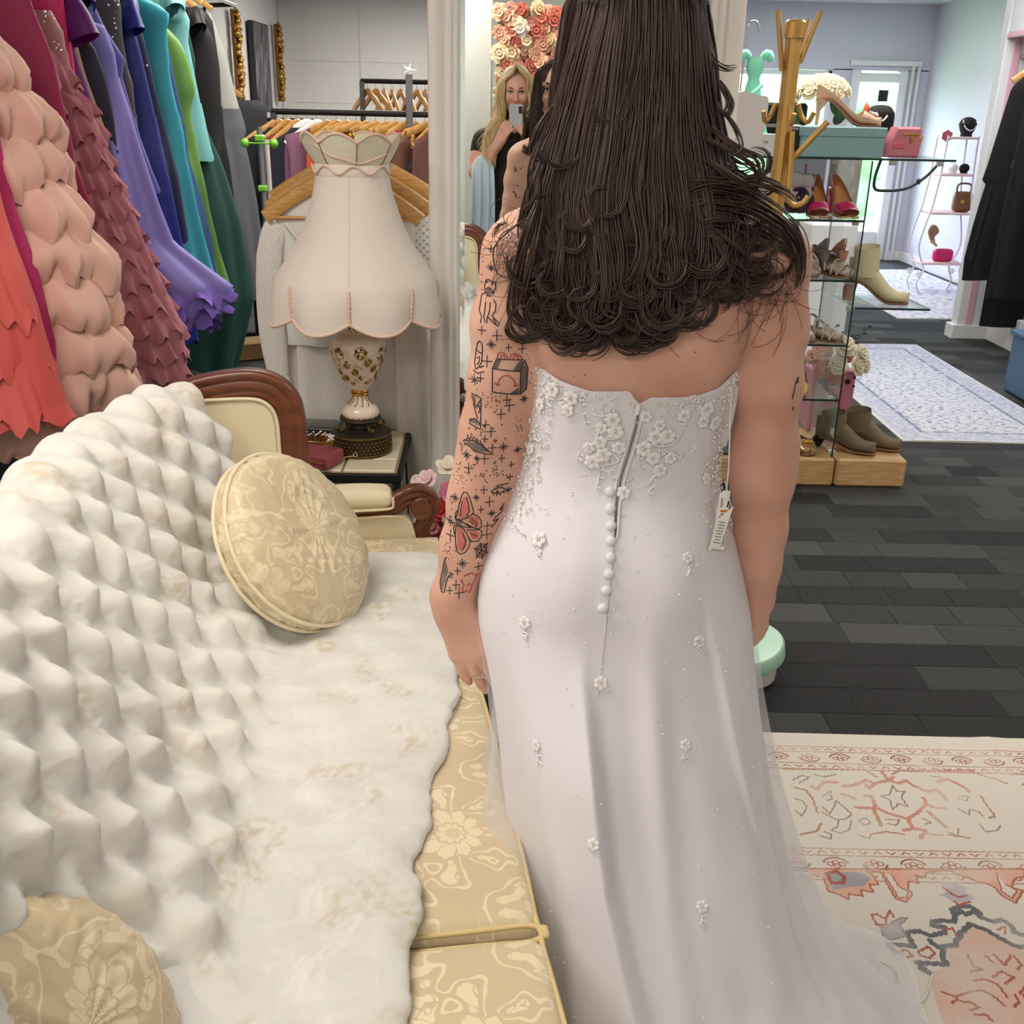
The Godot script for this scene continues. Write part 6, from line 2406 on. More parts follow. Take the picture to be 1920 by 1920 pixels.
func build_lamp_table() -> void:
	var xf := Transform3D(Basis(Vector3.UP, 0.03), Vector3(-0.545, 0, -2.855))
	var t := thing("side_table", "small iron side table with a cream tiled top and looped apron", "side table")
	t.transform = xf
	var b := MB.new()
	var tile := gloss(grain(mat(rgb(228, 218, 190), 0.4), M.mid, 6.0, 0.05), 0.4, 0.2)
	var k := 0
	for j in 4:
		for i in 3:
			b = MB.new()
			var wz: float = [0.09, 0.095, 0.10, 0.10][j]
			b.box(Vector3.ZERO, Vector3(0.140, 0.012, wz - 0.005), 0.003)
			var o := part("tile", b, tile, t)
			o.position = Vector3(-0.146 + 0.146 * i, 0.546 + 0.0006 * sin(k * 2.3), -0.150 + [0.0, 0.0945, 0.19, 0.29][j])
			k += 1
	b = MB.new()
	b.box(Vector3(0, 0.538, 0), Vector3(0.448, 0.014, 0.396), 0.002)
	part("grout", b, mat(rgb(150, 134, 104), 0.9), t)
	b = MB.new()
	for s: float in [-1.0, 1.0]:
		b.box(Vector3(0, 0.535, s * 0.205), Vector3(0.47, 0.026, 0.014), 0.003)
		b.box(Vector3(s * 0.229, 0.535, 0), Vector3(0.014, 0.026, 0.41), 0.003)
	part("frame", b, M.iron, t)
	for s: float in [-1.0, 1.0]:
		for z: float in [-1.0, 1.0]:
			b = MB.new()
			b.box(Vector3(s * 0.222, 0.262, z * 0.198), Vector3(0.022, 0.525, 0.022), 0.004)
			part("leg", b, M.iron, t)
	for z: float in [-1.0, 1.0]:
		for i in 3:
			b = MB.new()
			var p := PackedVector3Array()
			for a in 25:
				p.append(Vector3(-0.136 + 0.136 * i + cos(TAU * a / 24) * 0.064, 0.457 + sin(TAU * a / 24) * 0.064, z * 0.200))
			b.tube(p, 0.0055, 8, false)
			part("apron_ring", b, M.iron, t)
		b = MB.new()
		b.box(Vector3(0, 0.386, z * 0.2), Vector3(0.43, 0.010, 0.010), 0.002)
		part("apron_bar", b, M.iron, t)
	lamp(Vector3(-0.437, 0.553, -2.845))
	# black purse
	var p := thing("purse", "flat black purse lying at the back of the tiled table", "purse", Vector3(-0.60, 0.553, -2.93))
	b = MB.new()
	b.xf = Transform3D(Basis(Vector3.UP, -0.1), Vector3(0, 0.022, 0))
	soft_box(b, Vector3(0.17, 0.040, 0.09), 0.004, 0.014, 12)
	part("purse_body", b, gloss(mat(rgb(22, 22, 27), 0.4), 0.5), p)
	b = MB.new()
	b.xf = Transform3D(Basis(Vector3.UP, -0.1), Vector3(0.0, 0.046, 0.0))
	soft_box(b, Vector3(0.178, 0.014, 0.10), 0.003, 0.006, 10)
	part("flap", b, gloss(mat(rgb(28, 28, 34), 0.3), 0.6), p)
	# glitter clutch with tiara on top
	p = thing("clutch", "pink glitter clutch on the near corner of the tiled table", "clutch", Vector3(-0.575, 0.553, -2.725))
	b = MB.new()
	b.xf = Transform3D(Basis(Vector3.UP, -0.35), Vector3(0, 0.022, 0))
	soft_box(b, Vector3(0.19, 0.040, 0.10), 0.004, 0.010, 12)
	var glit := grain(mat(rgb(206, 104, 118), 0.35, 0.35), noise_tex(0.2, 256, 1, null, FastNoiseLite.TYPE_CELLULAR), 60.0, 0.2)
	part("clutch_body", b, glit, p)
	b = MB.new()
	b.xf = Transform3D(Basis(Vector3.UP, -0.35), Vector3(0, 0.022, 0))
	b.box(Vector3(0.0, 0.0, 0.052), Vector3(0.17, 0.004, 0.004), 0.001)
	b.ball(Vector3(0.02, 0.0, 0.056), 0.007, 10, 6)
	part("clasp", b, M.gold, p)
	p = thing("tiara", "gold tiara with pearl sprays lying on the pink clutch", "tiara", Vector3(-0.575, 0.598, -2.735))
	b = MB.new()
	var band := PackedVector3Array()
	for i in 25:
		var a := lerpf(-0.3, PI + 0.3, i / 24.0)
		band.append(Vector3(cos(a) * 0.075, 0.004, -sin(a) * 0.045 + 0.02))
	b.tube(band, 0.002, 6)
	part("band", b, M.gold, p)
	b = MB.new()
	var pr := MB.new()
	for i in 24:
		var base: Vector3 = band[i]
		for s in 3:
			var tip := base + Vector3((s - 1) * 0.006, 0.020 + 0.012 * fposmod(i * 0.37 + s * 0.3, 1.0), 0.004 * sin(i * 3.0 + s))
			b.tube(PackedVector3Array([base, tip]), 0.0008, 4)
			pr.ball(tip, 0.0027, 6, 5)
	part("sprays", b, M.gold, p)
	part("pearls", pr, M.pearl, p)

func lamp(at: Vector3) -> void:
	var t := thing("table_lamp", "ornate porcelain urn table lamp with a scalloped cream fabric shade", "lamp", at)
	var brass := grain(mat(rgb(112, 90, 46), 0.42, 0.85), M.fine, 40.0, 0.05)
	var dark := mat(rgb(58, 50, 40), 0.5, 0.5)
	var china := gloss(mat(rgb(240, 224, 206), 0.3), 0.7, 0.1)
	var gild := mat(rgb(196, 150, 58), 0.25, 0.95)
	var y0 := at.y
	var prof := func(s: String) -> PackedVector2Array:
		var r := PackedVector2Array()
		for q in V(s):
			r.append(Vector2(q.x, q.y - y0))
		return r
	var b := MB.new()
	b.lathe(prof.call("0.001,0.554 0.080,0.554 0.084,0.560 0.084,0.606 0.081,0.612"), 48)
	part("base", b, dark, t)
	# pierced gallery round the base
	b = MB.new()
	for row in 4:
		for k in 44:
			var a := TAU * (k + 0.5 * (row % 2)) / 44
			b.ball(Vector3(cos(a) * 0.0842, 0.566 + row * 0.0095 - y0, -sin(a) * 0.0842), Vector3(0.0042, 0.0036, 0.0042), 6, 4)
	for y in [0.558, 0.608]:
		var ring := PackedVector3Array()
		for k in 49:
			ring.append(Vector3(cos(TAU * k / 48) * 0.0845, y - y0, -sin(TAU * k / 48) * 0.0845))
		b.tube(ring, 0.003, 6, false)
	part("pierced_gallery", b, brass, t)
	b = MB.new()
	b.lathe(prof.call("0.081,0.612 0.060,0.618 0.034,0.624 0.030,0.634 0.030,0.642 0.034,0.645"), 40)
	part("base_dome", b, dark, t)
	for k in 4:
		var a := TAU * k / 4 + 0.6
		var d := Vector3(cos(a), 0, -sin(a))
		b = MB.new()
		b.tube(curve(PackedVector3Array([d * 0.040 + Vector3.UP * (0.648 - y0), d * 0.046 + Vector3.UP * (0.632 - y0), d * 0.058 + Vector3.UP * (0.622 - y0), d * 0.071 + Vector3.UP * (0.622 - y0), d * 0.074 + Vector3.UP * (0.630 - y0), d * 0.068 + Vector3.UP * (0.632 - y0)]), 20), 0.0042, 7)
		part("scroll_foot", b, brass, t)
	b = MB.new()
	b.lathe(prof.call("0.034,0.640 0.055,0.644 0.060,0.649 0.058,0.655 0.050,0.656"), 40)
	part("saucer", b, dark, t)
	b = MB.new()
	b.lathe(prof.call("0.046,0.655 0.051,0.660 0.052,0.670 0.047,0.682 0.036,0.690 0.025,0.698 0.020,0.711 0.0195,0.722"), 48, func(th, q): return Vector2(q.x + (0.0014 * sin(th * 30.0 + q.y * 200.0) if q.y + y0 < 0.684 else 0.0), q.y))
	part("vase_foot", b, china, t)
	b = MB.new()
	for y in [0.722, 0.730]:
		var ring := PackedVector3Array()
		for k in 33:
			ring.append(Vector3(cos(TAU * k / 32) * 0.0205, y - y0, -sin(TAU * k / 32) * 0.0205))
		b.tube(ring, 0.0042, 8, false)
	part("gilt_collar", b, gild, t)
	b = MB.new()
	b.lathe(prof.call("0.046,0.6545 0.049,0.6545 0.049,0.659 0.046,0.659"), 40)
	part("gilt_foot_ring", b, gild, t)
	var nz := FastNoiseLite.new()
	nz.frequency = 30.0
	nz.fractal_octaves = 2
	b = MB.new()
	var bp := PackedVector2Array()
	for q in curve2(prof.call("0.020,0.732 0.028,0.740 0.040,0.757 0.055,0.790 0.068,0.822 0.0745,0.850 0.0735,0.868 0.066,0.880 0.050,0.887 0.033,0.891 0.0255,0.896 0.0235,0.910 0.026,0.920"), 60):
		bp.append(q)
	b.lathe(bp, 96, func(th, q): return Vector2(q.x + 0.0060 * nz.get_noise_3d(cos(th) * q.x * 1.4, q.y * 1.1, sin(th) * q.x * 1.4) * smoothstep(0.025, 0.045, q.x), q.y))
	part("urn", b, china, t)
	b = MB.new()
	b.lathe(prof.call("0.026,0.918 0.033,0.922 0.033,0.927 0.029,0.930 0.033,0.934 0.033,0.939 0.024,0.944 0.012,0.948 0.012,1.06"), 40)
	part("neck_collar", b, china, t)
	# gilt scrolls and dark piercings on the urn
	var g := MB.new()
	var dk := MB.new()
	var rad := func(h: float) -> float: return x_at(bp, h - y0)
	for s in 7:
		var th0 := TAU * s / 7 + 1.35
		for c in [[0.846, 0.0, 0.017], [0.818, 0.30, 0.011], [0.797, 0.62, 0.009], [0.779, 0.95, 0.0075], [0.764, 1.30, 0.006]]:
			var hh: float = c[0] + 0.005 * sin(s * 2.0)
			var rr: float = c[2]
			var on := func(a: float, q: float, lift: float) -> Vector3:
				var h2 := hh + q * sin(a)
				var R: float = rad.call(h2) + lift
				var th: float = th0 + c[1] + q * cos(a) / R
				return Vector3(cos(th) * R, h2 - y0, -sin(th) * R)
			var path := PackedVector3Array()
			for k in 20:
				path.append(on.call(TAU * k / 16.0 + s, rr * (1.0 + 0.10 * sin(k * 2.2)), 0.001))
			g.tube(path, 0.0013, 5)
			path = PackedVector3Array()
			for k in 9:
				path.append(on.call(k * 0.7 + s * 2.0, rr * (0.25 + 0.06 * k), 0.002))
			g.tube(path, 0.0017, 5)
			for k in 5:
				dk.ball(on.call(TAU * k / 5.0 + s * 1.3, rr * (0.62 + 0.14 * (k % 2)), 0.0), Vector3(0.0022, 0.0030, 0.0022) * (rr / 0.014 + 0.2), 6, 4)
		# trailing leaf relief
		for k in 8:
			var h0 := 0.76 + 0.014 * k
			var path := PackedVector3Array()
			for i in 9:
				var v := i / 8.0
				var h2 := h0 + 0.012 * sin(v * 3.0)
				var R: float = rad.call(h2) + 0.001
				var th := th0 + 0.3 + 0.5 * v + k * 0.05
				path.append(Vector3(cos(th) * R, h2 - y0, -sin(th) * R))
			(g if k % 3 == 0 else b).tube(path, 0.0011, 4)
	for k in 10:
		var a := TAU * k / 10
		dk.ball(Vector3(cos(a) * 0.0242, 0.905 - y0, -sin(a) * 0.0242), Vector3(0.002, 0.004, 0.002), 6, 4)
		dk.ball(Vector3(cos(a) * 0.0335, 0.692 - y0, -sin(a) * 0.0335), Vector3(0.0026, 0.0022, 0.0026), 6, 4)
		g.ball(Vector3(cos(a + 0.3) * 0.0250, 0.898 - y0, -sin(a + 0.3) * 0.0250), Vector3(0.003, 0.003, 0.003), 6, 4)
		g.tube(curve(PackedVector3Array([Vector3(cos(a) * 0.0205, 0.722 - y0, -sin(a) * 0.0205), Vector3(cos(a + 0.15) * 0.0225, 0.707 - y0, -sin(a + 0.15) * 0.0225), Vector3(cos(a + 0.1) * 0.032, 0.694 - y0, -sin(a + 0.1) * 0.032)]), 8), 0.0011, 4)
	part("gilt_scrolls", g, gild, t).set_meta("kind", "stuff")
	part("piercings", dk, mat(rgb(26, 20, 16), 0.7), t).set_meta("kind", "stuff")
	# shade: eight bell panels
	var fab := sheen(grain(mat(rgb(228, 219, 210), 0.85), M.mid, 14.0, 0.06), 0.3)
	fab.backlight_enabled = true
	fab.backlight = Color(0.35, 0.32, 0.28)
	var trim_m := mat(rgb(226, 196, 178), 0.75)
	var shp: PackedVector2Array = prof.call("0.225,0.958 0.226,0.985 0.224,1.015 0.218,1.044 0.199,1.072 0.180,1.101 0.160,1.130 0.145,1.158 0.132,1.186 0.121,1.214 0.110,1.248 0.101,1.281 0.097,1.310")
	var NP := 8
	var rot := 0.06
	for k in NP:
		var P := PackedVector3Array()
		for j in 30:
			var v := j / 29.0
			var q := curve2(shp, 30)[j]
			for i in 13:
				var u := i / 12.0
				var th := rot + TAU * (k + u) / NP
				var bow := sin(PI * u)
				var low := smoothstep(0.24, 0.0, v)
				var r: float = q.x * (1.0 - 0.035 * (1.0 - bow) * (0.4 + low)) + 0.012 * bow * low
				var y := q.y - 0.030 * bow * smoothstep(0.10, 0.0, v)
				P.append(Vector3(cos(th) * r, y, -sin(th) * r))
		b = MB.new()
		b.grid(P, 13, 30)
		var pn := part("shade_panel", b, fab, t)
		b = MB.new()
		var hem := PackedVector3Array()
		for i in 13:
			hem.append(P[i] * Vector3(1.004, 1, 1.004))
		b.tube(hem, 0.0042, 6)
		part("hem_braid", b, trim_m, pn)
		b = MB.new()
		var seam := PackedVector3Array()
		for j in 8:
			seam.append(P[j * 13] * Vector3(1.012, 1, 1.012))
		b.tube(seam, 0.0040, 6)
		for j in range(0, 7):
			b.ball(seam[j], 0.0052, 6, 4)
		part("seam_braid", b, trim_m, pn)
		b = MB.new()
		seam = PackedVector3Array()
		for j in range(8, 30):
			seam.append(P[j * 13] * Vector3(1.004, 1, 1.004))
		b.tube(seam, 0.0013, 5)
		part("seam", b, fab, pn)
	# waist band with wavy braid, and the flared crown
	b = MB.new()
	b.lathe(prof.call("0.0965,1.308 0.099,1.312 0.101,1.324 0.098,1.336 0.0945,1.340"), 48)
	part("shade_band", b, fab, t)
	b = MB.new()
	var wav := PackedVector3Array()
	for i in 97:
		var th := TAU * i / 96
		wav.append(Vector3(cos(th) * 0.103, 1.326 - y0 + 0.010 * sin(th * 8.0), -sin(th) * 0.103))
	b.tube(wav, 0.0028, 6, false)
	part("band_braid", b, trim_m, t)
	var lace_m := sheen(tinted(mat(rgb(238, 231, 216), 0.85), noise_tex(0.05, 256, 2, [Color(0.88, 0.88, 0.82), Color(1, 1, 1)], FastNoiseLite.TYPE_CELLULAR), Vector3(9, 9, 9)), 0.3)
	for k in NP:
		var P := PackedVector3Array()
		for j in 12:
			var v := j / 11.0
			for i in 13:
				var u := i / 12.0
				var th := rot + 0.2 + TAU * (k + u) / NP
				var r := lerpf(0.0945, 0.128, pow(v, 0.8))
				r *= 1.0 - 0.03 * sin(PI * u) * 0.0
				var y := lerpf(1.338, 1.392 + 0.022 * sin(PI * u), v)
				P.append(Vector3(cos(th) * r, y - y0, -sin(th) * r))
		b = MB.new()
		b.grid(P, 13, 12)
		var pn := part("crown_panel", b, lace_m, t)
		b = MB.new()
		var hem := PackedVector3Array()
		for i in 13:
			hem.append(P[11 * 13 + i])
		b.tube(hem, 0.0034, 6)
		part("crown_braid", b, trim_m, pn)
		b = MB.new()
		hem = PackedVector3Array()
		for j in 12:
			hem.append(P[j * 13] * Vector3(1.01, 1, 1.01))
		b.tube(hem, 0.0012, 5)
		part("crown_wire", b, mat(rgb(110, 100, 80), 0.6), pn)
	b = MB.new()
	wav = PackedVector3Array()
	for q in [[4.0, 1.388], [4.35, 1.362], [4.7, 1.352], [5.05, 1.343], [5.4, 1.352], [5.75, 1.366], [6.0, 1.38]]:
		var R := lerpf(0.0945, 0.128, clampf((q[1] - 1.338) / 0.06, 0, 1)) + 0.003
		wav.append(Vector3(cos(q[0]) * R, q[1] - y0, -sin(q[0]) * R))
	b.tube(curve(wav, 30), 0.0026, 6)
	part("loose_braid", b, trim_m, t)
	b = MB.new()
	for k in 3:
		var a := TAU * k / 3
		b.tube(PackedVector3Array([Vector3(0, 1.345 - y0, 0), Vector3(cos(a) * 0.095, 1.34 - y0, -sin(a) * 0.095)]), 0.0018, 5)
	b.tube(PackedVector3Array([Vector3(0, 0.95 - y0, 0), Vector3(0, 1.40 - y0, 0)]), 0.004, 8)
	b.ball(Vector3(0, 1.405 - y0, 0), Vector3(0.010, 0.014, 0.010), 12, 8)
	part("harp_and_finial", b, gild, t)
	# pull cord with a ring
	b = MB.new()
	b.tube(curve(PackedVector3Array([Vector3(-0.14, 0.006, 0.11), Vector3(-0.075, 0.006, 0.10), Vector3(-0.03, 0.012, 0.104), Vector3(-0.008, 0.016, 0.102)]), 16), 0.0011, 5)
	var lp := PackedVector3Array()
	for k in 15:
		lp.append(Vector3(-0.003 + 0.0055 * cos(TAU * k / 14), 0.019 + 0.0055 * sin(TAU * k / 14), 0.102))
	b.tube(lp, 0.0011, 5, false)
	part("pull_cord", b, mat(rgb(206, 180, 130), 0.6), t)

const ORD := ["first", "second", "third", "fourth", "fifth", "sixth", "seventh", "eighth", "ninth", "tenth", "eleventh", "twelfth", "thirteenth", "fourteenth", "fifteenth"]

func wood_hanger(b: MB, w: float, drop: float, bar := true) -> void:
	# centred under its hook: shoulders fall away on both sides
	b.sweep(curve(PackedVector3Array([Vector3(-w, -drop, 0), Vector3(-w * 0.72, -drop * 0.62, 0), Vector3(-w * 0.3, -drop * 0.16, 0), Vector3(0, 0.012, 0), Vector3(w * 0.3, -drop * 0.16, 0), Vector3(w * 0.72, -drop * 0.62, 0), Vector3(w, -drop, 0)]), 30), V("-0.021,-0.006 0.010,-0.007 0.020,0.0 0.010,0.007 -0.021,0.006"), Vector3.UP)
	if bar:
		b.tube(PackedVector3Array([Vector3(-w * 0.86, -drop * 1.0, 0), Vector3(w * 0.86, -drop * 1.0, 0)]), 0.0055, 8)

func hook(b: MB, up := 0.055) -> void:
	b.tube(curve(PackedVector3Array([Vector3(0, 0.0, 0), Vector3(0, up * 0.6, 0), Vector3(0.0, up, 0), Vector3(0.016, up + 0.018, 0), Vector3(0.030, up, 0)]), 14), 0.0019, 5)

func garment(b: MB, w: float, w2: float, top: float, bot: float, th: float, folds: float, amp: float, sd: float, skew := 0.0) -> void:
	# sloping shoulders, then a hanging body
	var P := PackedVector3Array()
	for j in 30:
		var v := j / 29.0
		var h := lerpf(top, bot, v)
		var sh := smoothstep(0.0, 0.12, v)
		var ww := lerpf(w * 0.28, lerpf(w, w2, v), sh)
		for i in 56:
			var a := TAU * i / 56
			var r := 1.0 + amp * smoothstep(0.1, 0.5, v) * sin(a * folds + sd)
			var c := signf(cos(a)) * pow(absf(cos(a)), 0.75)
			P.append(Vector3(c * ww * (1 + 0.2 * (r - 1)) + skew * v, h, sin(a) * th * r))
	b.grid(P, 56, 30, true, true)

func build_white_rack() -> void:
	var r := thing("garment_rack", "black metal garment rack holding white blouses behind the lamp", "garment rack", Vector3(-0.55, 0, -3.20))
	var b := MB.new()
	b.tube(PackedVector3Array([Vector3(0.0, 1.345, -0.45), Vector3(0.0, 1.345, 0.16)]), 0.012, 10)
	part("rail", b, M.black, r)
	b = MB.new()
	b.tube(PackedVector3Array([Vector3(0.0, 0.02, -0.45), Vector3(0.0, 1.345, -0.45)]), 0.014, 10)
	b.box(Vector3(0, 0.02, -0.45), Vector3(0.5, 0.04, 0.05), 0.01)
	part("upright", b, M.black, r)
	var xs := -0.505
	var labels := ["wooden hanger under the white lace blouse, nearest the lamp", "wooden hanger second behind the lamp holding a white satin dress", "wooden hanger third behind the lamp with a white eyelet blouse"]
	for k in 3:
		var z: float = [-3.085, -3.135, -3.20][k]
		var h := thing("wooden_hanger", labels[k], "hanger", Vector3(xs + 0.012 * k, 1.292 + 0.022 * k, z), "wooden hangers on the white rack")
		b = MB.new()
		wood_hanger(b, 0.225 + 0.012 * k, 0.118)
		part("hanger_bar", b, M.hanger, h)
		b = MB.new()
		hook(b, 0.045 - 0.022 * k + 0.01)
		part("hook", b, M.chrome, h)
	var lace := Image.create(128, 128, false, Image.FORMAT_RGBA8)
	for y in 128:
		for x in 128:
			var u := fposmod((x + y) / 32.0, 1.0) - 0.5
			var w := fposmod((x - y) / 32.0 + 4.0, 1.0) - 0.5
			var hole := maxf(absf(u), absf(w)) < 0.24 and not (maxf(absf(u), absf(w)) < 0.10)
			lace.set_pixel(x, y, Color(1, 1, 1, 0.0 if hole else 1.0))
	var lt := ImageTexture.create_from_image(lace)
	var lm := mat(rgb(232, 230, 226), 0.85)
	lm.albedo_texture = lt
	lm.transparency = BaseMaterial3D.TRANSPARENCY_ALPHA_SCISSOR
	lm.alpha_scissor_threshold = 0.5
	lm.uv1_triplanar = true
	lm.uv1_scale = Vector3(12, 12, 12)
	var fine_lace := lm.duplicate()
	fine_lace.uv1_scale = Vector3(26, 26, 26)
	var cloth: Material = M.white_cloth
	# lace blouse, nearest
	var t := thing("blouse", "white lace blouse with long see-through sleeves on the rack behind the lamp", "blouse", Vector3(xs, 0, -3.11))
	b = MB.new()
	garment(b, 0.205, 0.185, 1.262, 0.80, 0.024, 7, 0.25, 1.0)
	part("front", b, cloth, t)
	b = MB.new()
	b.tube(curve(PackedVector3Array([Vector3(-0.20, 1.155, 0.0), Vector3(-0.222, 1.05, 0.02), Vector3(-0.228, 0.87, 0.02), Vector3(-0.215, 0.70, 0.02)]), 24), PackedFloat32Array([.030, .034, .036, .037, .038, .038, .038, .039, .039, .039, .040, .040, .040, .041, .041, .041, .041, .041, .040, .039, .037, .035, .032, .030]), 18, false, 0.6)
	part("sleeve", b, fine_lace, t)
	b = MB.new()
	b.tube(PackedVector3Array([Vector3(-0.215, 0.705, 0.02), Vector3(-0.212, 0.668, 0.02)]), 0.033, 16, false, 0.6)
	part("cuff", b, cloth, t)
	b = MB.new()
	b.tube(curve(PackedVector3Array([Vector3(0.195, 1.165, -0.03), Vector3(0.235, 1.05, -0.03), Vector3(0.245, 0.88, -0.02), Vector3(0.235, 0.68, -0.01)]), 24), PackedFloat32Array([.052, .052, .052, .053, .053, .054, .054, .054, .054, .054, .053, .053, .052, .051, .05, .049, .048, .047, .046, .045, .043, .042, .041, .04]), 18, false, 0.6)
	part("sleeve", b, lm, t)
	b = MB.new()
	b.tube(PackedVector3Array([Vector3(0.235, 0.685, -0.01), Vector3(0.245, 0.612, 0.0)]), 0.047, 16, false, 0.5)
	part("cuff", b, cloth, t)
	# satin dress with long skirt
	t = thing("dress", "long white satin dress with deep folds hanging behind the lamp", "dress", Vector3(xs + 0.02, 0, -3.16))
	b = MB.new()
	garment(b, 0.225, 0.245, 1.25, 0.30, 0.055, 11, 0.35, 2.0)
	part("body", b, sheen(mat(rgb(230, 228, 222), 0.5), 0.5), t)
	t = thing("dress", "heavy off-white draped dress at the rack end beside the mirror", "dress", Vector3(-0.315, 0, -3.07))
	b = MB.new()
	garment(b, 0.05, 0.07, 0.98, 0.25, 0.035, 5, 0.3, 0.6, 0.03)
	part("body", b, sheen(mat(rgb(226, 222, 214), 0.6), 0.4), t)
	t = thing("blouse", "pale lilac white sleeveless blouse with a squared shoulder furthest on the white rack", "blouse", Vector3(xs + 0.02, 0, -3.24))
	b = MB.new()
	garment(b, 0.25, 0.27, 1.275, 0.95, 0.02, 5, 0.2, 4.0)
	part("body", b, mat(rgb(226, 224, 234), 0.6), t)
	# ribbon ties hanging from the shoulder
	b = MB.new()
	b.tube(PackedVector3Array([Vector3(-0.67, 1.16, -3.07), Vector3(-0.62, 1.10, -3.065), Vector3(-0.575, 1.02, -3.06)]), 0.006, 6, true, 0.3)
	single("ribbon_tie", b, M.white_cloth, "narrow white ribbon tie hanging from the wooden hanger", "ribbon")
	# black stand behind by the mirror
	b = MB.new()
	b.box(Vector3(-0.30, 0.32, -3.42), Vector3(0.22, 0.64, 0.12), 0.01)
	single("black_cabinet", b, M.black, "low black cabinet in shadow between the white rack and the mirror", "cabinet")
	# floral arrangement on the floor
	bouquet(Vector3(-0.175, 0.0, -2.70))

func bouquet(at: Vector3) -> void:
	var t := thing("bouquet", "bouquet of pink and cream silk flowers behind the sofa arm", "bouquet", at)
	var b := MB.new()
	b.lathe(V("0.001,0 0.055,0 0.06,0.02 0.05,0.16 0.065,0.28"), 20)
	part("vase", b, M.black_gloss, t)
	var kinds := []
	for q in [[7, 4], [5, 3], [9, 4]]:
		b = MB.new()
		rosette(b, q[0], q[1], 1.0)
		kinds.append(b.mesh())
	var cols := [rgb(236, 226, 206), rgb(240, 206, 210), rgb(206, 112, 146), rgb(200, 52, 60), rgb(228, 214, 196), rgb(214, 130, 140), rgb(242, 190, 190)]
	var spots := V3("-0.055,0.535,0.06 0.0,0.57,0.05 0.055,0.555,0.05 0.01,0.515,0.09 -0.06,0.47,0.07 0.045,0.48,0.085 -0.015,0.46,0.08 0.02,0.435,0.09 -0.035,0.415,0.06 0.06,0.42,0.06 -0.075,0.51,0.03 0.0,0.39,0.07 0.04,0.39,0.05 -0.07,0.43,0.03")
	var ci := [1, 0, 1, 2, 0, 6, 3, 4, 5, 6, 4, 5, 3, 4]
	for i in spots.size():
		var o := part("flower", kinds[i % 3], sheen(mat(cols[ci[i]], 0.75), 0.3), t)
		o.position = spots[i]
		var s := 0.034 + 0.010 * fposmod(i * 0.37, 1.0)
		var d: Vector3 = (spots[i] - Vector3(0, 0.42, -0.04)).normalized()
		var rx := Vector3.UP.cross(d).normalized()
		o.basis = Basis(rx, d.cross(rx), d) * Basis.from_scale(Vector3(s, s, s))
	b = MB.new()
	b.lathe(V("0.006,0 0.016,0.02 0.022,0.05 0.026,0.052 0.020,0.046 0.010,0.03 0.004,0.02"), 16)
	var tu := part("tulip_bloom", b, sheen(mat(rgb(214, 128, 168), 0.6), 0.3), t)
	tu.transform = Transform3D(Basis(Vector3.RIGHT, 1.1), Vector3(0.015, 0.50, 0.085))
	b = MB.new()
	for k in 12:
		var a := TAU * k / 12
		b.tube(PackedVector3Array([Vector3(0, 0.25, 0), Vector3(cos(a) * 0.03, 0.36, sin(a) * 0.03), Vector3(cos(a) * 0.06, 0.45, sin(a) * 0.05)]), 0.003, 5)
	part("stems", b, mat(rgb(70, 96, 56), 0.8), t)

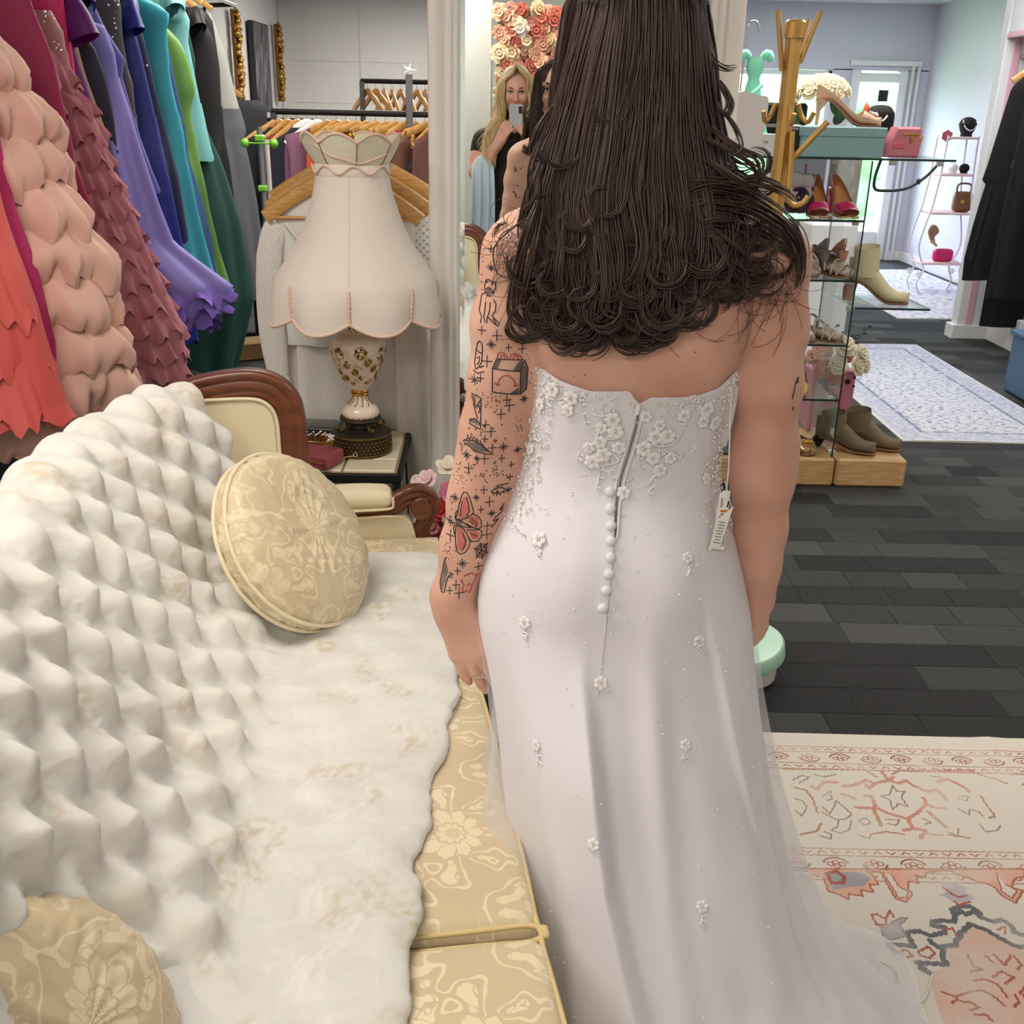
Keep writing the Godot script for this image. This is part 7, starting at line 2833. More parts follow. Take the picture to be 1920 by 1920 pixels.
func build_back_racks() -> void:
	rng.seed = 31
	# two-tier racks across the back of the room
	for q in [[-6.05, 1.44, -1.36, -0.30, "long black rail rack behind the lamp, the lower of the two"], [-7.05, 1.625, -1.01, -0.20, "taller black rail rack behind, holding bare wooden hangers"]]:
		var t := thing("garment_rack", q[4], "garment rack", Vector3((q[2] + q[3]) / 2, 0, q[0]))
		var hw: float = (q[3] - q[2]) / 2
		var b := MB.new()
		b.tube(PackedVector3Array([Vector3(-hw, q[1], 0), Vector3(hw, q[1], 0)]), 0.016, 10)
		part("rail", b, M.iron, t)
		for s: float in [-1.0, 1.0]:
			b = MB.new()
			b.box(Vector3(s * hw * 0.98, q[1] / 2, 0), Vector3(0.03, q[1], 0.03), 0.004)
			b.box(Vector3(s * hw * 0.98, 0.02, 0), Vector3(0.04, 0.04, 0.5), 0.008)
			part("upright", b, mat(rgb(96, 96, 100), 0.4, 0.7), t)
	# chrome upright with star finial near the mirror
	var u := thing("rack_upright", "grey rack upright with a white star finial beside the mirror frame", "rack upright", Vector3(-0.60, 0, -6.0))
	var b := MB.new()
	b.box(Vector3(0, 0.82, 0), Vector3(0.035, 1.64, 0.035), 0.004)
	part("post", b, mat(rgb(120, 118, 122), 0.4, 0.6), u)
	b = MB.new()
	for k in 5:
		b.tube(PackedVector3Array([Vector3(0, 1.66, 0), Vector3(cos(k * TAU / 5) * 0.04, 1.66 + sin(k * TAU / 5) * 0.04, 0)]), PackedFloat32Array([0.010, 0.002]), 5)
	part("star_finial", b, M.white_paint, u)
	# bare wooden hangers on the tall rack, edge on
	b = MB.new()
	wood_hanger(b, 0.21, 0.12, false)
	var hm := b.mesh()
	b = MB.new()
	hook(b, 0.055)
	var km := b.mesh()
	var first: Node3D = null
	for k in 15:
		var x := -0.97 + 0.052 * k
		var lab: String = ORD[k] + " bare wooden hanger along the taller back rack"
		var xf := Transform3D(Basis(Vector3.UP, PI / 2 + 0.45 + 0.12 * rng.randfn()), Vector3(x, 1.555, -7.05))
		if first == null:
			first = thing("wooden_hanger", lab, "hanger", Vector3.ZERO, "bare wooden hangers on the tall rack")
			part("hanger_bar", hm, M.hanger, first)
			part("hook", km, M.chrome, first)
			first.transform = xf
		else:
			copy_of(first, lab, xf)
	# clothes on the lower rail
	var cols := [rgb(30, 30, 34), rgb(120, 60, 44), rgb(24, 28, 46), rgb(96, 100, 108), rgb(206, 142, 178), rgb(170, 168, 160), rgb(206, 78, 44), rgb(32, 52, 44), rgb(18, 18, 20), rgb(92, 76, 62), rgb(20, 20, 24), rgb(140, 128, 116), rgb(24, 24, 28), rgb(150, 44, 70), rgb(112, 70, 56), rgb(40, 44, 52), rgb(104, 64, 54), rgb(44, 46, 54)]
	var names := ["black top on the lower back rack, furthest along", "rust brown patterned top on the lower back rack", "navy top beside the rust patterned one on the back rack", "grey knit on a white hanger on the back rack", "fuzzy pink jumper on the lower back rack", "stone coloured trousers on a clip hanger", "orange red top showing above the lamp shade", "dark green trousers on a clip hanger", "black trousers on a clip hanger above the lamp", "brown skirt on a clip hanger above the lamp", "short black skirt on a clip hanger", "taupe trousers on a clip hanger", "black leggings on a clip hanger", "crimson and yellow scarf top on the back rack", "chestnut brown suede jacket on the back rack", "charcoal trousers clipped beside the chestnut jacket", "chestnut waistcoat next to the rack upright", "grey denim trousers hanging by the mirror frame"]
	for k in 18:
		var x := -1.33 + 0.054 * k
		var t := thing("hanging_garment", names[k], "garment", Vector3(x, 0, -6.05), "clothes on the lower back rack")
		var clip: bool = k in [5, 7, 8, 9, 10, 11, 12, 15, 17]
		t.rotation.y = PI / 2 - 0.75 + 0.2 * rng.randfn()
		b = MB.new()
		var top := 1.36 if not clip else 1.27
		var len: float = [0.62, 0.6, 0.66, 0.55, 0.36, 0.8, 0.5, 0.8, 0.85, 0.5, 0.4, 0.8, 0.8, 0.45, 0.62, 0.85, 0.5, 0.95][k]
		garment(b, 0.20 if not clip else 0.13, 0.21 if not clip else 0.15, top, top - len, 0.032 if k != 4 else 0.06, 6, 0.25, k * 1.3)
		var m := gown_mat(cols[k], 0.8)
		if k == 4:
			m = grain(mat(cols[k], 0.95), M.fine, 25.0, 1.2)
		part("cloth", b, m, t)
		b = MB.new()
		b.xf = Transform3D(Basis(), Vector3(0, 1.375, 0))
		wood_hanger(b, 0.20 if not clip else 0.14, 0.10 if not clip else 0.03, false)
		part("hanger_bar", b, M.hanger if k != 3 and k != 4 else M.white_paint, t)
		b = MB.new()
		b.xf = Transform3D(Basis(), Vector3(0, 1.375, 0))
		hook(b, 0.065)
		part("hook", b, M.chrome, t)
		if clip:
			for s: float in [-1.0, 1.0]:
				b = MB.new()
				b.box(Vector3(s * 0.10, 1.30, 0), Vector3(0.024, 0.075, 0.03), 0.005)
				part("clip", b, M.hanger, t)
	# little rows of hangers by the slate gown
	for k in 10:
		copy_of(first, ORD[k] + " wooden hanger on the short rail behind the slate gown", Transform3D(Basis(Vector3.UP, PI / 2 + 0.3), Vector3(-1.58 + 0.032 * k, 1.315, -6.6))).set_meta("group", "bare wooden hangers by the slate gown")
	b = MB.new()
	b.tube(PackedVector3Array([Vector3(-1.66, 1.39, -6.6), Vector3(-1.2, 1.39, -6.6)]), 0.012, 8)
	for x in [-1.66, -1.2]:
		b.tube(PackedVector3Array([Vector3(x, 0.0, -6.6), Vector3(x, 1.39, -6.6)]), 0.012, 8)
	single("small_rail", b, M.iron, "short black rail with a tight row of wooden hangers behind the slate gown", "clothes rail")
	# boxed items on the wall shelf by the ornament, and mop poles with green clips
	var pts := [[V("#-12544,13737 -12480,10110"), rgb(150, 150, 154)], [V("#-12365,13148 -12070,10839"), rgb(206, 206, 208)]]
	for k in 2:
		var t := thing("steel_pole", ["grey metal pole with bright green clips in front of the slate gown", "white perforated pole standing next to the grey pole"][k], "pole", Vector3(pts[k][0][0].x, 0, -5.3 - 0.05 * k))
		b = MB.new()
		var dx: float = pts[k][0][1].x - pts[k][0][0].x
		b.tube(PackedVector3Array([Vector3(0, pts[k][0][0].y, 0), Vector3(dx * 0.3, 0.0, 0)]), 0.014, 10)
		part("tube", b, mat(pts[k][1], 0.35, 0.7 if k == 0 else 0.0), t)
		if k == 0:
			for h in [pts[0][0][0].y - 0.05, pts[0][0][1].y + 0.08]:
				b = MB.new()
				b.box(Vector3(0.0, h, 0.004), Vector3(0.045, 0.03, 0.04), 0.006)
				part("green_clip", b, gloss(mat(rgb(122, 200, 40), 0.4)), t)
			b = MB.new()
			b.tube(PackedVector3Array([Vector3(-0.09, 1.30, 0.02), Vector3(0.08, 1.30, 0.02)]), 0.004, 6)
			b.ball(Vector3(-0.07, 1.30, 0.02), 0.022, 8, 6)
			b.ball(Vector3(0.07, 1.30, 0.02), 0.022, 8, 6)
			part("green_clip", b, gloss(mat(rgb(122, 200, 40), 0.4)), t)

# a shoe: toe at +z, sole on y=0 at the ball; heel lifts the back
func shoe(name: String, label: String, group: String, out: Material, inn: Material, o := {}) -> Node3D:
	var t := thing(name, label, o.get("cat", "shoe"), Vector3.ZERO, group)
	var L: float = o.get("len", 0.235)
	var H: float = o.get("heel", 0.08)
	var shaft: float = o.get("shaft", 0.0)
	var peep: bool = o.get("peep", false)
	var N := 40
	var A := 22
	var P := PackedVector3Array()
	var Q := PackedVector3Array()
	var spine := func(v: float) -> float: return H * smoothstep(0.30, 0.86, v)
	var half := func(v: float) -> float:
		var tip: float = o.get("tip", 0.55)
		return 0.039 * pow(sin(PI * clampf(pow(v, 0.62), 0.0, 1.0)), tip) * (1.0 - 0.34 * smoothstep(0.4, 0.75, v)) + 0.002
	for j in N:
		var v := float(j) / (N - 1)
		if peep:
			v = lerpf(0.07, 1.0, v)
		var w: float = half.call(v)
		var y: float = spine.call(v)
		var top: float = 0.030 + 0.026 * smoothstep(0.05, 0.30, v)
		var open: float = lerpf(PI, 1.75, smoothstep(0.22, 0.36, v))
		if v > 0.8:
			open = lerpf(1.75, 2.2, smoothstep(0.8, 0.98, v))
		top = lerpf(top, 0.052 + 0.012 * smoothstep(0.8, 1.0, v), smoothstep(0.3, 0.6, v))
		if o.get("boot", false):
			open = PI
			top = 0.045 + 0.05 * smoothstep(0.15, 0.55, v)
		for i in A:
			var f := lerpf(-open, open, float(i) / (A - 1))
			var px := sin(f) * w * (1.0 if absf(f) < 1.57 else 1.0)
			var py := y + top * (0.5 - 0.5 * cos(f))
			if absf(f) > 1.57 and not o.get("boot", false) and v > 0.3:
				px = signf(f) * w * (1.0 - 0.10 * (absf(f) - 1.57))
			P.append(Vector3(px, py, (0.5 - v) * L))
			Q.append(Vector3(px * 0.93, py + 0.003 * (1.0 if absf(f) < 1.2 else 0.0), (0.5 - v) * L * 0.985))
	var b := MB.new()
	b.grid(P, A, N)
	part("upper", b, out, t)
	b = MB.new()
	b.grid(Q, A, N, false, true)
	part("lining", b, inn, t)
	# outsole
	b = MB.new()
	var S := PackedVector3Array()
	for j in N:
		var v := float(j) / (N - 1)
		var w: float = half.call(v) * 1.03
		var y: float = spine.call(v)
		for q in [[-1, 0.0015], [1, 0.0015], [1, -0.005], [-1, -0.005]]:
			S.append(Vector3(q[0] * w, y + q[1], (0.5 - v) * L * 1.01))
	b.grid(S, 4, N, true)
	part("sole", b, o.get("sole", mat(rgb(150, 112, 78), 0.6)), t)
	if H > 0.015:
		b = MB.new()
		var hw: float = o.get("heel_w", 0.008)
		var zz := -0.5 * L
		b.sweep(PackedVector3Array([Vector3(0, H - 0.002, zz + 0.024), Vector3(0, H * 0.55, zz + 0.012 + hw * 0.2), Vector3(0, 0.0 - 0.004, zz + 0.012)]), V("-0.9,-0.9 0,-1.1 0.9,-0.9 1.1,0 0.9,0.9 0,1.0 -0.9,0.9 -1.1,0"), Vector3.RIGHT, true, PackedFloat32Array([0.022, maxf(hw * 1.3, 0.008), hw]))
		part("heel", b, o.get("heel_mat", out), t)
	if shaft > 0:
		b = MB.new()
		var R := PackedVector3Array()
		for j in 14:
			var v := j / 13.0
			for i in 28:
				var a := TAU * i / 28
				var rx := lerpf(0.036, 0.046, v)
				var rz := lerpf(0.056, 0.050, v)
				R.append(Vector3(cos(a) * rx, H * 0.8 + 0.035 + v * shaft + 0.008 * sin(a + 1.0) * v, -0.058 - 0.004 * v + sin(a) * rz * (1.0 + 0.03 * sin(v * 9.0 + a))))
		b.grid(R, 28, 14, true, true)
		part("shaft", b, out, t)
	if o.get("straps", 0) > 0:
		for k in o.straps:
			b = MB.new()
			var v: float = 0.14 + 0.16 * k
			var w: float = half.call(v) + 0.004
			var y: float = spine.call(v)
			var p := PackedVector3Array()
			for i in 13:
				var f := PI * i / 12.0
				p.append(Vector3(-cos(f) * w, y + 0.006 + sin(f) * (0.040 + 0.012 * k), (0.5 - v) * L + 0.012 * sin(f * 2.0 + k)))
			b.tube(p, 0.006, 6, true, 0.4)
			part("strap", b, out, t)
	if o.get("bow", false):
		b = MB.new()
		for s: float in [-1.0, 1.0]:
			b.ball(Vector3(s * 0.011, 0.048, 0.36 * L), Vector3(0.012, 0.007, 0.008), 10, 6)
		b.ball(Vector3(0, 0.050, 0.37 * L), 0.005, 8, 6)
		part("bow", b, M.gold, t)
	return t

func at_pose(o: Node3D, p: Vector3, yaw: float) -> void:
	o.transform = Transform3D(Basis(Vector3.UP, yaw), p)

func build_shoe_display() -> void:
	rng.seed = 5
	# plinth with a seam
	var t := thing("display_plinth", "low pale wooden plinth under the glass shoe shelves", "plinth", Vector3(1.235, 0, -4.40))
	var wood := gloss(tinted(mat(rgb(236, 200, 150), 0.4), noise_tex(0.015, 256, 3, [Color(0.86, 0.8, 0.7), Color(1, 1, 1)]), Vector3(2, 14, 14)), 0.4, 0.25)
	for q in [[-0.43, 0.13], [0.135, 0.435]]:
		var b := MB.new()
		b.box(Vector3((q[0] + q[1]) / 2, 0.066, 0), Vector3(q[1] - q[0] - 0.003, 0.125, 0.47), 0.010)
		part("plinth_block", b, wood, t)
	var b := MB.new()
	b.box(Vector3(0, 0.004, 0), Vector3(0.80, 0.010, 0.42))
	part("kick_base", b, M.black, t)
	# glass
	var g := thing("glass_shelving", "pinwheel glass shelving unit crowded with shoes and bags", "shelving", Vector3(1.235, 0.13, -4.40))
	var slabs := [
		["glass_panel", Vector3(0.114, 0.595, 0.0), Vector3(0.006, 1.19, 0.44)], ["glass_panel", Vector3(-0.135, 0.595, -0.02), Vector3(0.49, 1.19, 0.006)],
		["glass_shelf", Vector3(0.025, 1.197, 0.0), Vector3(0.80, 0.008, 0.47)], ["glass_shelf", Vector3(-0.13, 0.968, 0.11), Vector3(0.47, 0.008, 0.25)], ["glass_shelf", Vector3(-0.13, 0.738, 0.11), Vector3(0.47, 0.008, 0.25)],
		["glass_shelf", Vector3(-0.13, 0.480, 0.11), Vector3(0.47, 0.008, 0.25)], ["glass_shelf", Vector3(-0.13, 0.252, 0.11), Vector3(0.47, 0.008, 0.25)], ["glass_shelf", Vector3(0.27, 0.632, 0.07), Vector3(0.30, 0.008, 0.33)]]
	for s in slabs:
		b = MB.new()
		b.box(s[1], s[2])
		var pn := part(s[0], b, M.glass, g)
		b = MB.new()
		if s[0] == "glass_panel":
			var d: Vector3 = s[2] * 0.5
			if s[2].x < 0.01:
				b.box(s[1] + Vector3(0, 0, d.z + 0.001), Vector3(0.006, s[2].y, 0.002))
				b.box(s[1] - Vector3(0, 0, d.z + 0.001), Vector3(0.006, s[2].y, 0.002))
			else:
				b.box(s[1] - Vector3(d.x + 0.001, 0, 0), Vector3(0.002, s[2].y, 0.006))
		else:
			b.box(s[1] + Vector3(0, 0, s[2].z / 2 + 0.001), Vector3(s[2].x, 0.008, 0.002))
			b.box(s[1] + Vector3(s[2].x / 2 + 0.001, 0, 0), Vector3(0.002, 0.008, s[2].z))
		part("glass_edge", b, M.glass_edge, pn)
	for p in [Vector3(0.122, 0.618, 0.16), Vector3(0.10, 0.24, 0.16), Vector3(0.10, 0.955, 0.16), Vector3(0.10, 0.725, 0.16), Vector3(0.2, 1.185, 0.20), Vector3(0.38, 1.185, 0.20), Vector3(-0.02, 1.186, 0.2), Vector3(0.115, 0.02, 0.21)]:
		b = MB.new()
		b.box(p, Vector3(0.024, 0.020, 0.022), 0.003)
		part("bracket", b, mat(rgb(214, 216, 214), 0.3, 0.3), g)
	b = MB.new()
	b.tube(curve(V3("0.42,1.19,0.10 0.37,1.13,0.10 0.30,1.085,0.10 0.21,1.075,0.10 0.175,1.085,0.10 0.172,1.13,0.10 0.185,1.19,0.10"), 40), 0.006, 8)
	b.ball(Vector3(0.345, 1.112, 0.10), Vector3(0.010, 0.012, 0.010), 8, 6)
	part("cable_loop", b, mat(rgb(62, 72, 78), 0.4, 0.4), g)
	# shoes
	var pink := gloss(mat(rgb(206, 44, 104), 0.4), 0.4)
	var tan := mat(rgb(190, 128, 78), 0.6)
	var buff := mat(rgb(214, 190, 140), 0.6)
	for k in 2:
		var o := shoe("shoe", ["bright pink peep-toe pump with tan lining on the glass shelf", "bright pink peep-toe pump beside its twin, nearer the glass fin"][k], "pair of pink peep-toe pumps", pink, tan, {"heel": 0.095, "peep": true, "tip": 0.35, "straps": 0, "sole": buff})
		at_pose(o, Vector3([1.185, 1.285][k], 1.112, -4.285), [-0.12, 0.10][k])
	var silver := gloss(grain(mat(rgb(186, 172, 158), 0.35, 0.4), M.fine, 40.0, 0.05), 0.3)
	for k in 2:
		var o := shoe("sandal", ["taupe silver buckled sandal under the pink pumps", "taupe silver buckled sandal under the pink pumps, nearer the fin"][k], "pair of taupe silver sandals", silver, mat(rgb(150, 130, 114), 0.6), {"heel": 0.05, "straps": 3, "cat": "sandal", "tip": 0.4})
		at_pose(o, Vector3([1.175, 1.270][k], 0.882, -4.285), [-0.1, 0.45][k])
	for k in 2:
		var o := shoe("sandal", ["gem studded silver sandal on the third glass shelf", "gem studded silver sandal toe out on the third glass shelf"][k], "pair of gem studded sandals", silver, mat(rgb(176, 160, 148), 0.5), {"heel": 0.012, "straps": 4, "cat": "sandal", "tip": 0.4})
		at_pose(o, Vector3([1.155, 1.245][k], 0.622, -4.275), [0.35, 0.75][k])
	var brown := mat(rgb(62, 34, 34), 0.5)
	var o := shoe("shoe", "dark brown heeled shoe behind the silver sandals", "", brown, brown, {"heel": 0.07})
	at_pose(o, Vector3(1.13, 0.622, -4.36), PI)
	var yellow := gloss(mat(rgb(232, 186, 28), 0.4), 0.4)
	for k in 2:
		o = shoe("shoe", ["mustard yellow court shoe showing on the lowest glass shelf", "mustard yellow court shoe mostly hidden by the bride's arm"][k], "pair of mustard yellow court shoes", yellow, mat(rgb(178, 124, 60), 0.6), {"heel": 0.085, "tip": 0.6})
		at_pose(o, Vector3([1.195, 1.10][k], 0.392, -4.28), [-0.22, 0.0][k])
	var goldy := gloss(mat(rgb(206, 168, 118), 0.3, 0.5), 0.5)
	for k in 2:
		o = shoe("shoe", ["gold ballet flat with a bow on the wooden plinth", "gold ballet flat with a bow, nearer the boots on the plinth"][k], "pair of gold ballet flats", goldy, mat(rgb(110, 84, 70), 0.7), {"heel": 0.006, "bow": true, "tip": 0.5})
		at_pose(o, Vector3([1.155, 1.245][k], 0.137, -4.30), 0.12)
	var taupe := sheen(grain(mat(rgb(126, 112, 86), 0.9), M.fine, 30.0, 0.1), 0.5)
	for k in 2:
		o = shoe("ankle_boot", ["taupe suede ankle boot on the plinth, behind the glass fin", "taupe suede ankle boot pointing off the plinth's end"][k], "pair of taupe ankle boots", taupe, mat(rgb(120, 76, 48), 0.8), {"heel": 0.035, "heel_w": 0.018, "boot": true, "shaft": 0.09, "cat": "boot", "heel_mat": M.black, "len": 0.26})
		at_pose(o, Vector3([1.43, 1.555][k], 0.140, [-4.28, -4.33][k]), [1.1, 1.15][k])
	var cream := sheen(mat(rgb(214, 206, 168), 0.6), 0.2)
	o = shoe("ankle_boot", "cream ankle boot with a stacked heel on the side glass shelf", "", cream, mat(rgb(190, 176, 140), 0.8), {"heel": 0.075, "heel_w": 0.019, "boot": true, "shaft": 0.12, "cat": "boot", "heel_mat": mat(rgb(170, 116, 66), 0.5), "len": 0.25})
	at_pose(o, Vector3(1.475, 0.774, -4.28), 1.25)
	for k in 2:
		o = shoe("shoe", ["grey mauve heel standing at the back of the second shelf", "peach and grey heel at the back of the second shelf"][k], "pale heels at the back of the second shelf", mat([rgb(112, 104, 104), rgb(186, 136, 112)][k], 0.5), mat(rgb(140, 120, 110), 0.6), {"heel": 0.09})
		at_pose(o, Vector3([1.24, 1.31][k], 0.882, -4.37), PI)
	# soft things on the first shelf
	b = MB.new()
	for k in 40:
		b.ball(Vector3(0.93 + 0.20 * rng.randf(), 1.15 + 0.09 * rng.randf(), -4.34 + 0.1 * rng.randf()), 0.035, 8, 6)
	single("fur_stole", b, grain(mat(rgb(232, 224, 226), 0.95), M.fine, 30.0, 0.6), "fluffy white stole heaped on the first glass shelf behind the coat stand", "stole")
	t = thing("headpiece", "dark plum fabric flower headpiece next to the pink pumps", "headpiece", Vector3(1.095, 1.18, -4.26))
	b = MB.new()
	rosette(b, 7, 4, 0.07)
	part("petals", b, mat(rgb(52, 26, 52), 0.7), t)
	b = MB.new()
	b.tube(PackedVector3Array([Vector3(0.02, 0.0, 0), Vector3(0.03, 0.12, -0.02)]), 0.005, 6)
	part("stem", b, mat(rgb(206, 110, 130), 0.6), t)
	# pink pot of flowers behind the fin
	t = thing("flower_pot", "mauve pink cut-out pot of cream and coral silk flowers behind the glass fin", "flower pot", Vector3(1.43, 0.135, -4.62))
	b = MB.new()
	b.box(Vector3(0, 0.14, 0), Vector3(0.19, 0.28, 0.16), 0.006)
	var mauve := mat(rgb(186, 116, 140), 0.6)
	part("pot", b, mauve, t)
	b = MB.new()
	for k in 3:
		b.xf = Transform3D(Basis(Vector3.RIGHT, PI / 2), Vector3(-0.06 + 0.06 * k, 0.235, 0.081))
		b.lathe(V("0.001,-0.002 0.020,-0.002 0.020,0.002 0.001,0.002" if k == 1 else "0.001,-0.002 0.012,-0.002 0.012,0.002 0.001,0.002"), 18)
		b.xf = Transform3D()
		for s: float in [-1.0, 1.0]:
			b.ball(Vector3(-0.03 + 0.06 * k, 0.235 + s * 0.020, 0.081), Vector3(0.006, 0.006, 0.002), 8, 5)
	part("cut_outs", b, M.black, t)
	for q in [[-0.06, 0.36, 0.05, 0, 0.052], [0.03, 0.38, 0.05, 1, 0.060], [0.11, 0.345, 0.03, 1, 0.050], [0.0, 0.31, 0.09, 1, 0.050], [0.09, 0.30, 0.07, 1, 0.046], [-0.05, 0.29, 0.08, 2, 0.050], [-0.09, 0.33, 0.03, 0, 0.040], [-0.01, 0.26, 0.09, 2, 0.036], [0.13, 0.30, 0.04, 1, 0.042], [0.05, 0.34, 0.0, 0, 0.05], [-0.03, 0.40, 0.0, 1, 0.04]]:
		b = MB.new()
		rosette(b, 7, 4, q[4])
		var fl := part("flower", b, sheen(mat([rgb(206, 140, 116), rgb(232, 222, 196), rgb(196, 84, 58)][q[3]], 0.8), 0.3), t)
		var d := Vector3(q[0], q[1] - 0.25, 0.14).normalized()
		var rx := Vector3.UP.cross(d).normalized()
		fl.transform = Transform3D(Basis(rx, d.cross(rx), d), Vector3(q[0], q[1], q[2]))
	b = MB.new()
	for k in 7:
		var x := -0.12 + 0.04 * k
		var p := curve(PackedVector3Array([Vector3(x * 0.4, 0.28, 0), Vector3(x * 0.8, 0.38, -0.01), Vector3(x * 1.2, 0.47 - 0.02 * (k % 3), 0.0)]), 10)
		b.tube(p, 0.002, 4)
		for i in range(5, 10):
			b.ball(p[i] + Vector3(0.008 * (1 if i % 2 else -1), 0, 0), Vector3(0.010, 0.006, 0.004), 6, 4)
	part("sprigs", b, mat(rgb(70, 90, 76), 0.8), t)
	# grey box on the plinth
	b = MB.new()
	b.box(Vector3(0.90, 0.160, -4.24), Vector3(0.16, 0.045, 0.12), 0.003)
	b.box(Vector3(0.90, 0.188, -4.24), Vector3(0.166, 0.014, 0.126), 0.003)
	single("shoe_box", b, mat(rgb(150, 152, 166), 0.7), "flat grey shoe box at the hidden end of the plinth", "box")
	for k in 2:
		o = shoe("shoe", ["black heel standing on the grey shoe box", "second black heel behind the bride's tag"][k], "pair of black heels", M.black_gloss, M.black, {"heel": 0.08})
		at_pose(o, Vector3(0.86 + 0.08 * k, 0.20, -4.25), 0.2)
	top_of_shelf()
	coat_stand()

func top_of_shelf() -> void:
	var y := 1.332
	var t := thing("shoe_box", "duck egg blue lidded shoe box on the top glass shelf", "box", Vector3(1.222, y, -4.25))
	var blue := mat(rgb(136, 172, 176), 0.7)
	var b := MB.new()
	b.box(Vector3(0, 0.038, 0), Vector3(0.312, 0.076, 0.18), 0.002)
	part("box", b, blue, t)
	b = MB.new()
	b.box(Vector3(0, 0.090, 0), Vector3(0.322, 0.036, 0.19), 0.003)
	part("lid", b, blue, t)
	# nude stiletto with a jewelled flower
	var nude := gloss(mat(rgb(216, 178, 148), 0.35), 0.4)
	var o := shoe("shoe", "nude pointed stiletto with an orange and silver flower ornament on the blue box", "", nude, mat(rgb(206, 160, 134), 0.6), {"heel": 0.090, "tip": 0.8, "heel_w": 0.006, "len": 0.25})
	at_pose(o, Vector3(1.245, y + 0.114, -4.22), 1.42)
	b = MB.new()
	b.xf = Transform3D(Basis(Vector3.UP, 0.2), Vector3(0.0, 0.055, 0.055))
	rosette(b, 6, 3, 0.030)
	part("flower_ornament", b, mat(rgb(206, 104, 72), 0.5), o)
	b = MB.new()
	for k in 14:
		b.ball(Vector3(0.012 * sin(k * 2.0), 0.050 - 0.001 * k, 0.070 + 0.003 * k), 0.0055, 6, 4)
	part("gems", b, M.crystal, o)
	# white flowers
	t = thing("bouquet", "round bouquet of cream white silk roses with dark leaves on the top shelf", "bouquet", Vector3(1.185, y + 0.15, -4.38))
	var wm := sheen(mat(rgb(240, 230, 200), 0.85), 0.3)
	for k in 26:
		var a := k * 2.4
		var r := sqrt((k + 0.5) / 26.0)
		var d := Vector3(cos(a) * r, 0.25 + 0.9 * sqrt(maxf(0, 1 - r * r)) - 0.2, sin(a) * r + 0.25).normalized()
		b = MB.new()
		rosette(b, 7, 4, 0.040)
		var fl := part("rose", b, wm, t)
		var rx := Vector3.UP.cross(d).normalized()
		fl.transform = Transform3D(Basis(rx, d.cross(rx), d), Vector3(d.x * 0.085, 0.06 + d.y * 0.062, d.z * 0.06))
	for q in [[0.035, 0.03, 0.07, 0.4], [0.055, -0.005, 0.075, -0.6], [-0.10, 0.0, 0.05, 0.8], [-0.11, -0.05, 0.06, 0.2], [-0.08, -0.07, 0.07, 1.2]]:
		b = MB.new()
		b.ball(Vector3.ZERO, Vector3(0.022, 0.036, 0.003), 10, 8)
		var lf := part("leaf", b, mat(rgb(40, 74, 40), 0.7), t)
		lf.transform = Transform3D(Basis(Vector3.BACK, q[3]), Vector3(q[0], q[1], q[2]))
	# bags and boxes
	t = thing("handbag", "black velvet handbag beside the blue shoe box", "handbag", Vector3(1.405, y, -4.34))
	b = MB.new()
	b.xf = Transform3D(Basis(), Vector3(0, 0.095, 0))
	soft_box(b, Vector3(0.10, 0.17, 0.10), 0.01, 0.03, 14)
	part("bag_body", b, M.black, t)
	b = MB.new()
	b.tube(curve(PackedVector3Array([Vector3(-0.03, 0.16, 0.05), Vector3(-0.045, 0.145, 0.06), Vector3(-0.01, 0.13, 0.062), Vector3(0.01, 0.15, 0.058)]), 12), 0.004, 6)
	part("clasp", b, M.chrome, t)
	t = thing("handbag", "dusty pink structured handbag with gold lock on the top shelf", "handbag", Vector3(1.46, y, -4.22))
	var pk := gloss(mat(rgb(196, 118, 132), 0.5), 0.3)
	b = MB.new()
	b.extrude(V("-0.065,0.002 0.06,0.002 0.068,0.06 0.058,0.112 -0.035,0.112 -0.055,0.06"), 0.08, 0.008)
	part("bag_body", b, pk, t)
	b = MB.new()
	b.box(Vector3(0.02, 0.085, 0.043), Vector3(0.055, 0.006, 0.004), 0.001)
	b.box(Vector3(0.025, 0.068, 0.045), Vector3(0.010, 0.024, 0.005), 0.001)
	b.ball(Vector3(0.062, 0.072, 0.03), 0.010, 8, 6)
	part("gold_lock", b, M.gold, t)
	b = MB.new()
	b.box(Vector3(-0.02, 0.045, 0.042), Vector3(0.05, 0.02, 0.004), 0.001)
	part("strap", b, mat(rgb(206, 96, 110), 0.5), t)
	t = thing("display_box", "black cloth covered box stacked behind the coat stand on the top shelf", "box", Vector3(0.995, y, -4.42))
	b = MB.new()
	b.box(Vector3(0, 0.095, 0), Vector3(0.26, 0.19, 0.14), 0.01)
	part("box", b, M.black, t)
	b = MB.new()
	b.box(Vector3(0.02, 0.105, 0.072), Vector3(0.20, 0.012, 0.004), 0.002)
	part("grey_band", b, mat(rgb(140, 134, 128), 0.6), t)
	t = thing("handbag", "small quilted black bag hooked low behind the coat stand", "handbag", Vector3(1.05, y, -4.23))
	b = MB.new()
	b.xf = Transform3D(Basis(), Vector3(0, 0.056, 0))
	soft_box(b, Vector3(0.075, 0.108, 0.07), 0.006, 0.02, 10)
	part("bag_body", b, M.black_gloss, t)
	t = thing("ring_box", "small white card box with faint print in front of the white bust form", "box", Vector3(0.935, y, -4.22))
	b = MB.new()
	b.box(Vector3(0, 0.040, 0), Vector3(0.075, 0.075, 0.05), 0.002)
	part("box", b, mat(rgb(220, 220, 218), 0.7), t)
	b = MB.new()
	b.box(Vector3(0.002, 0.050, 0.0255), Vector3(0.020, 0.003, 0.001))
	b.box(Vector3(0.004, 0.044, 0.0255), Vector3(0.014, 0.002, 0.001))
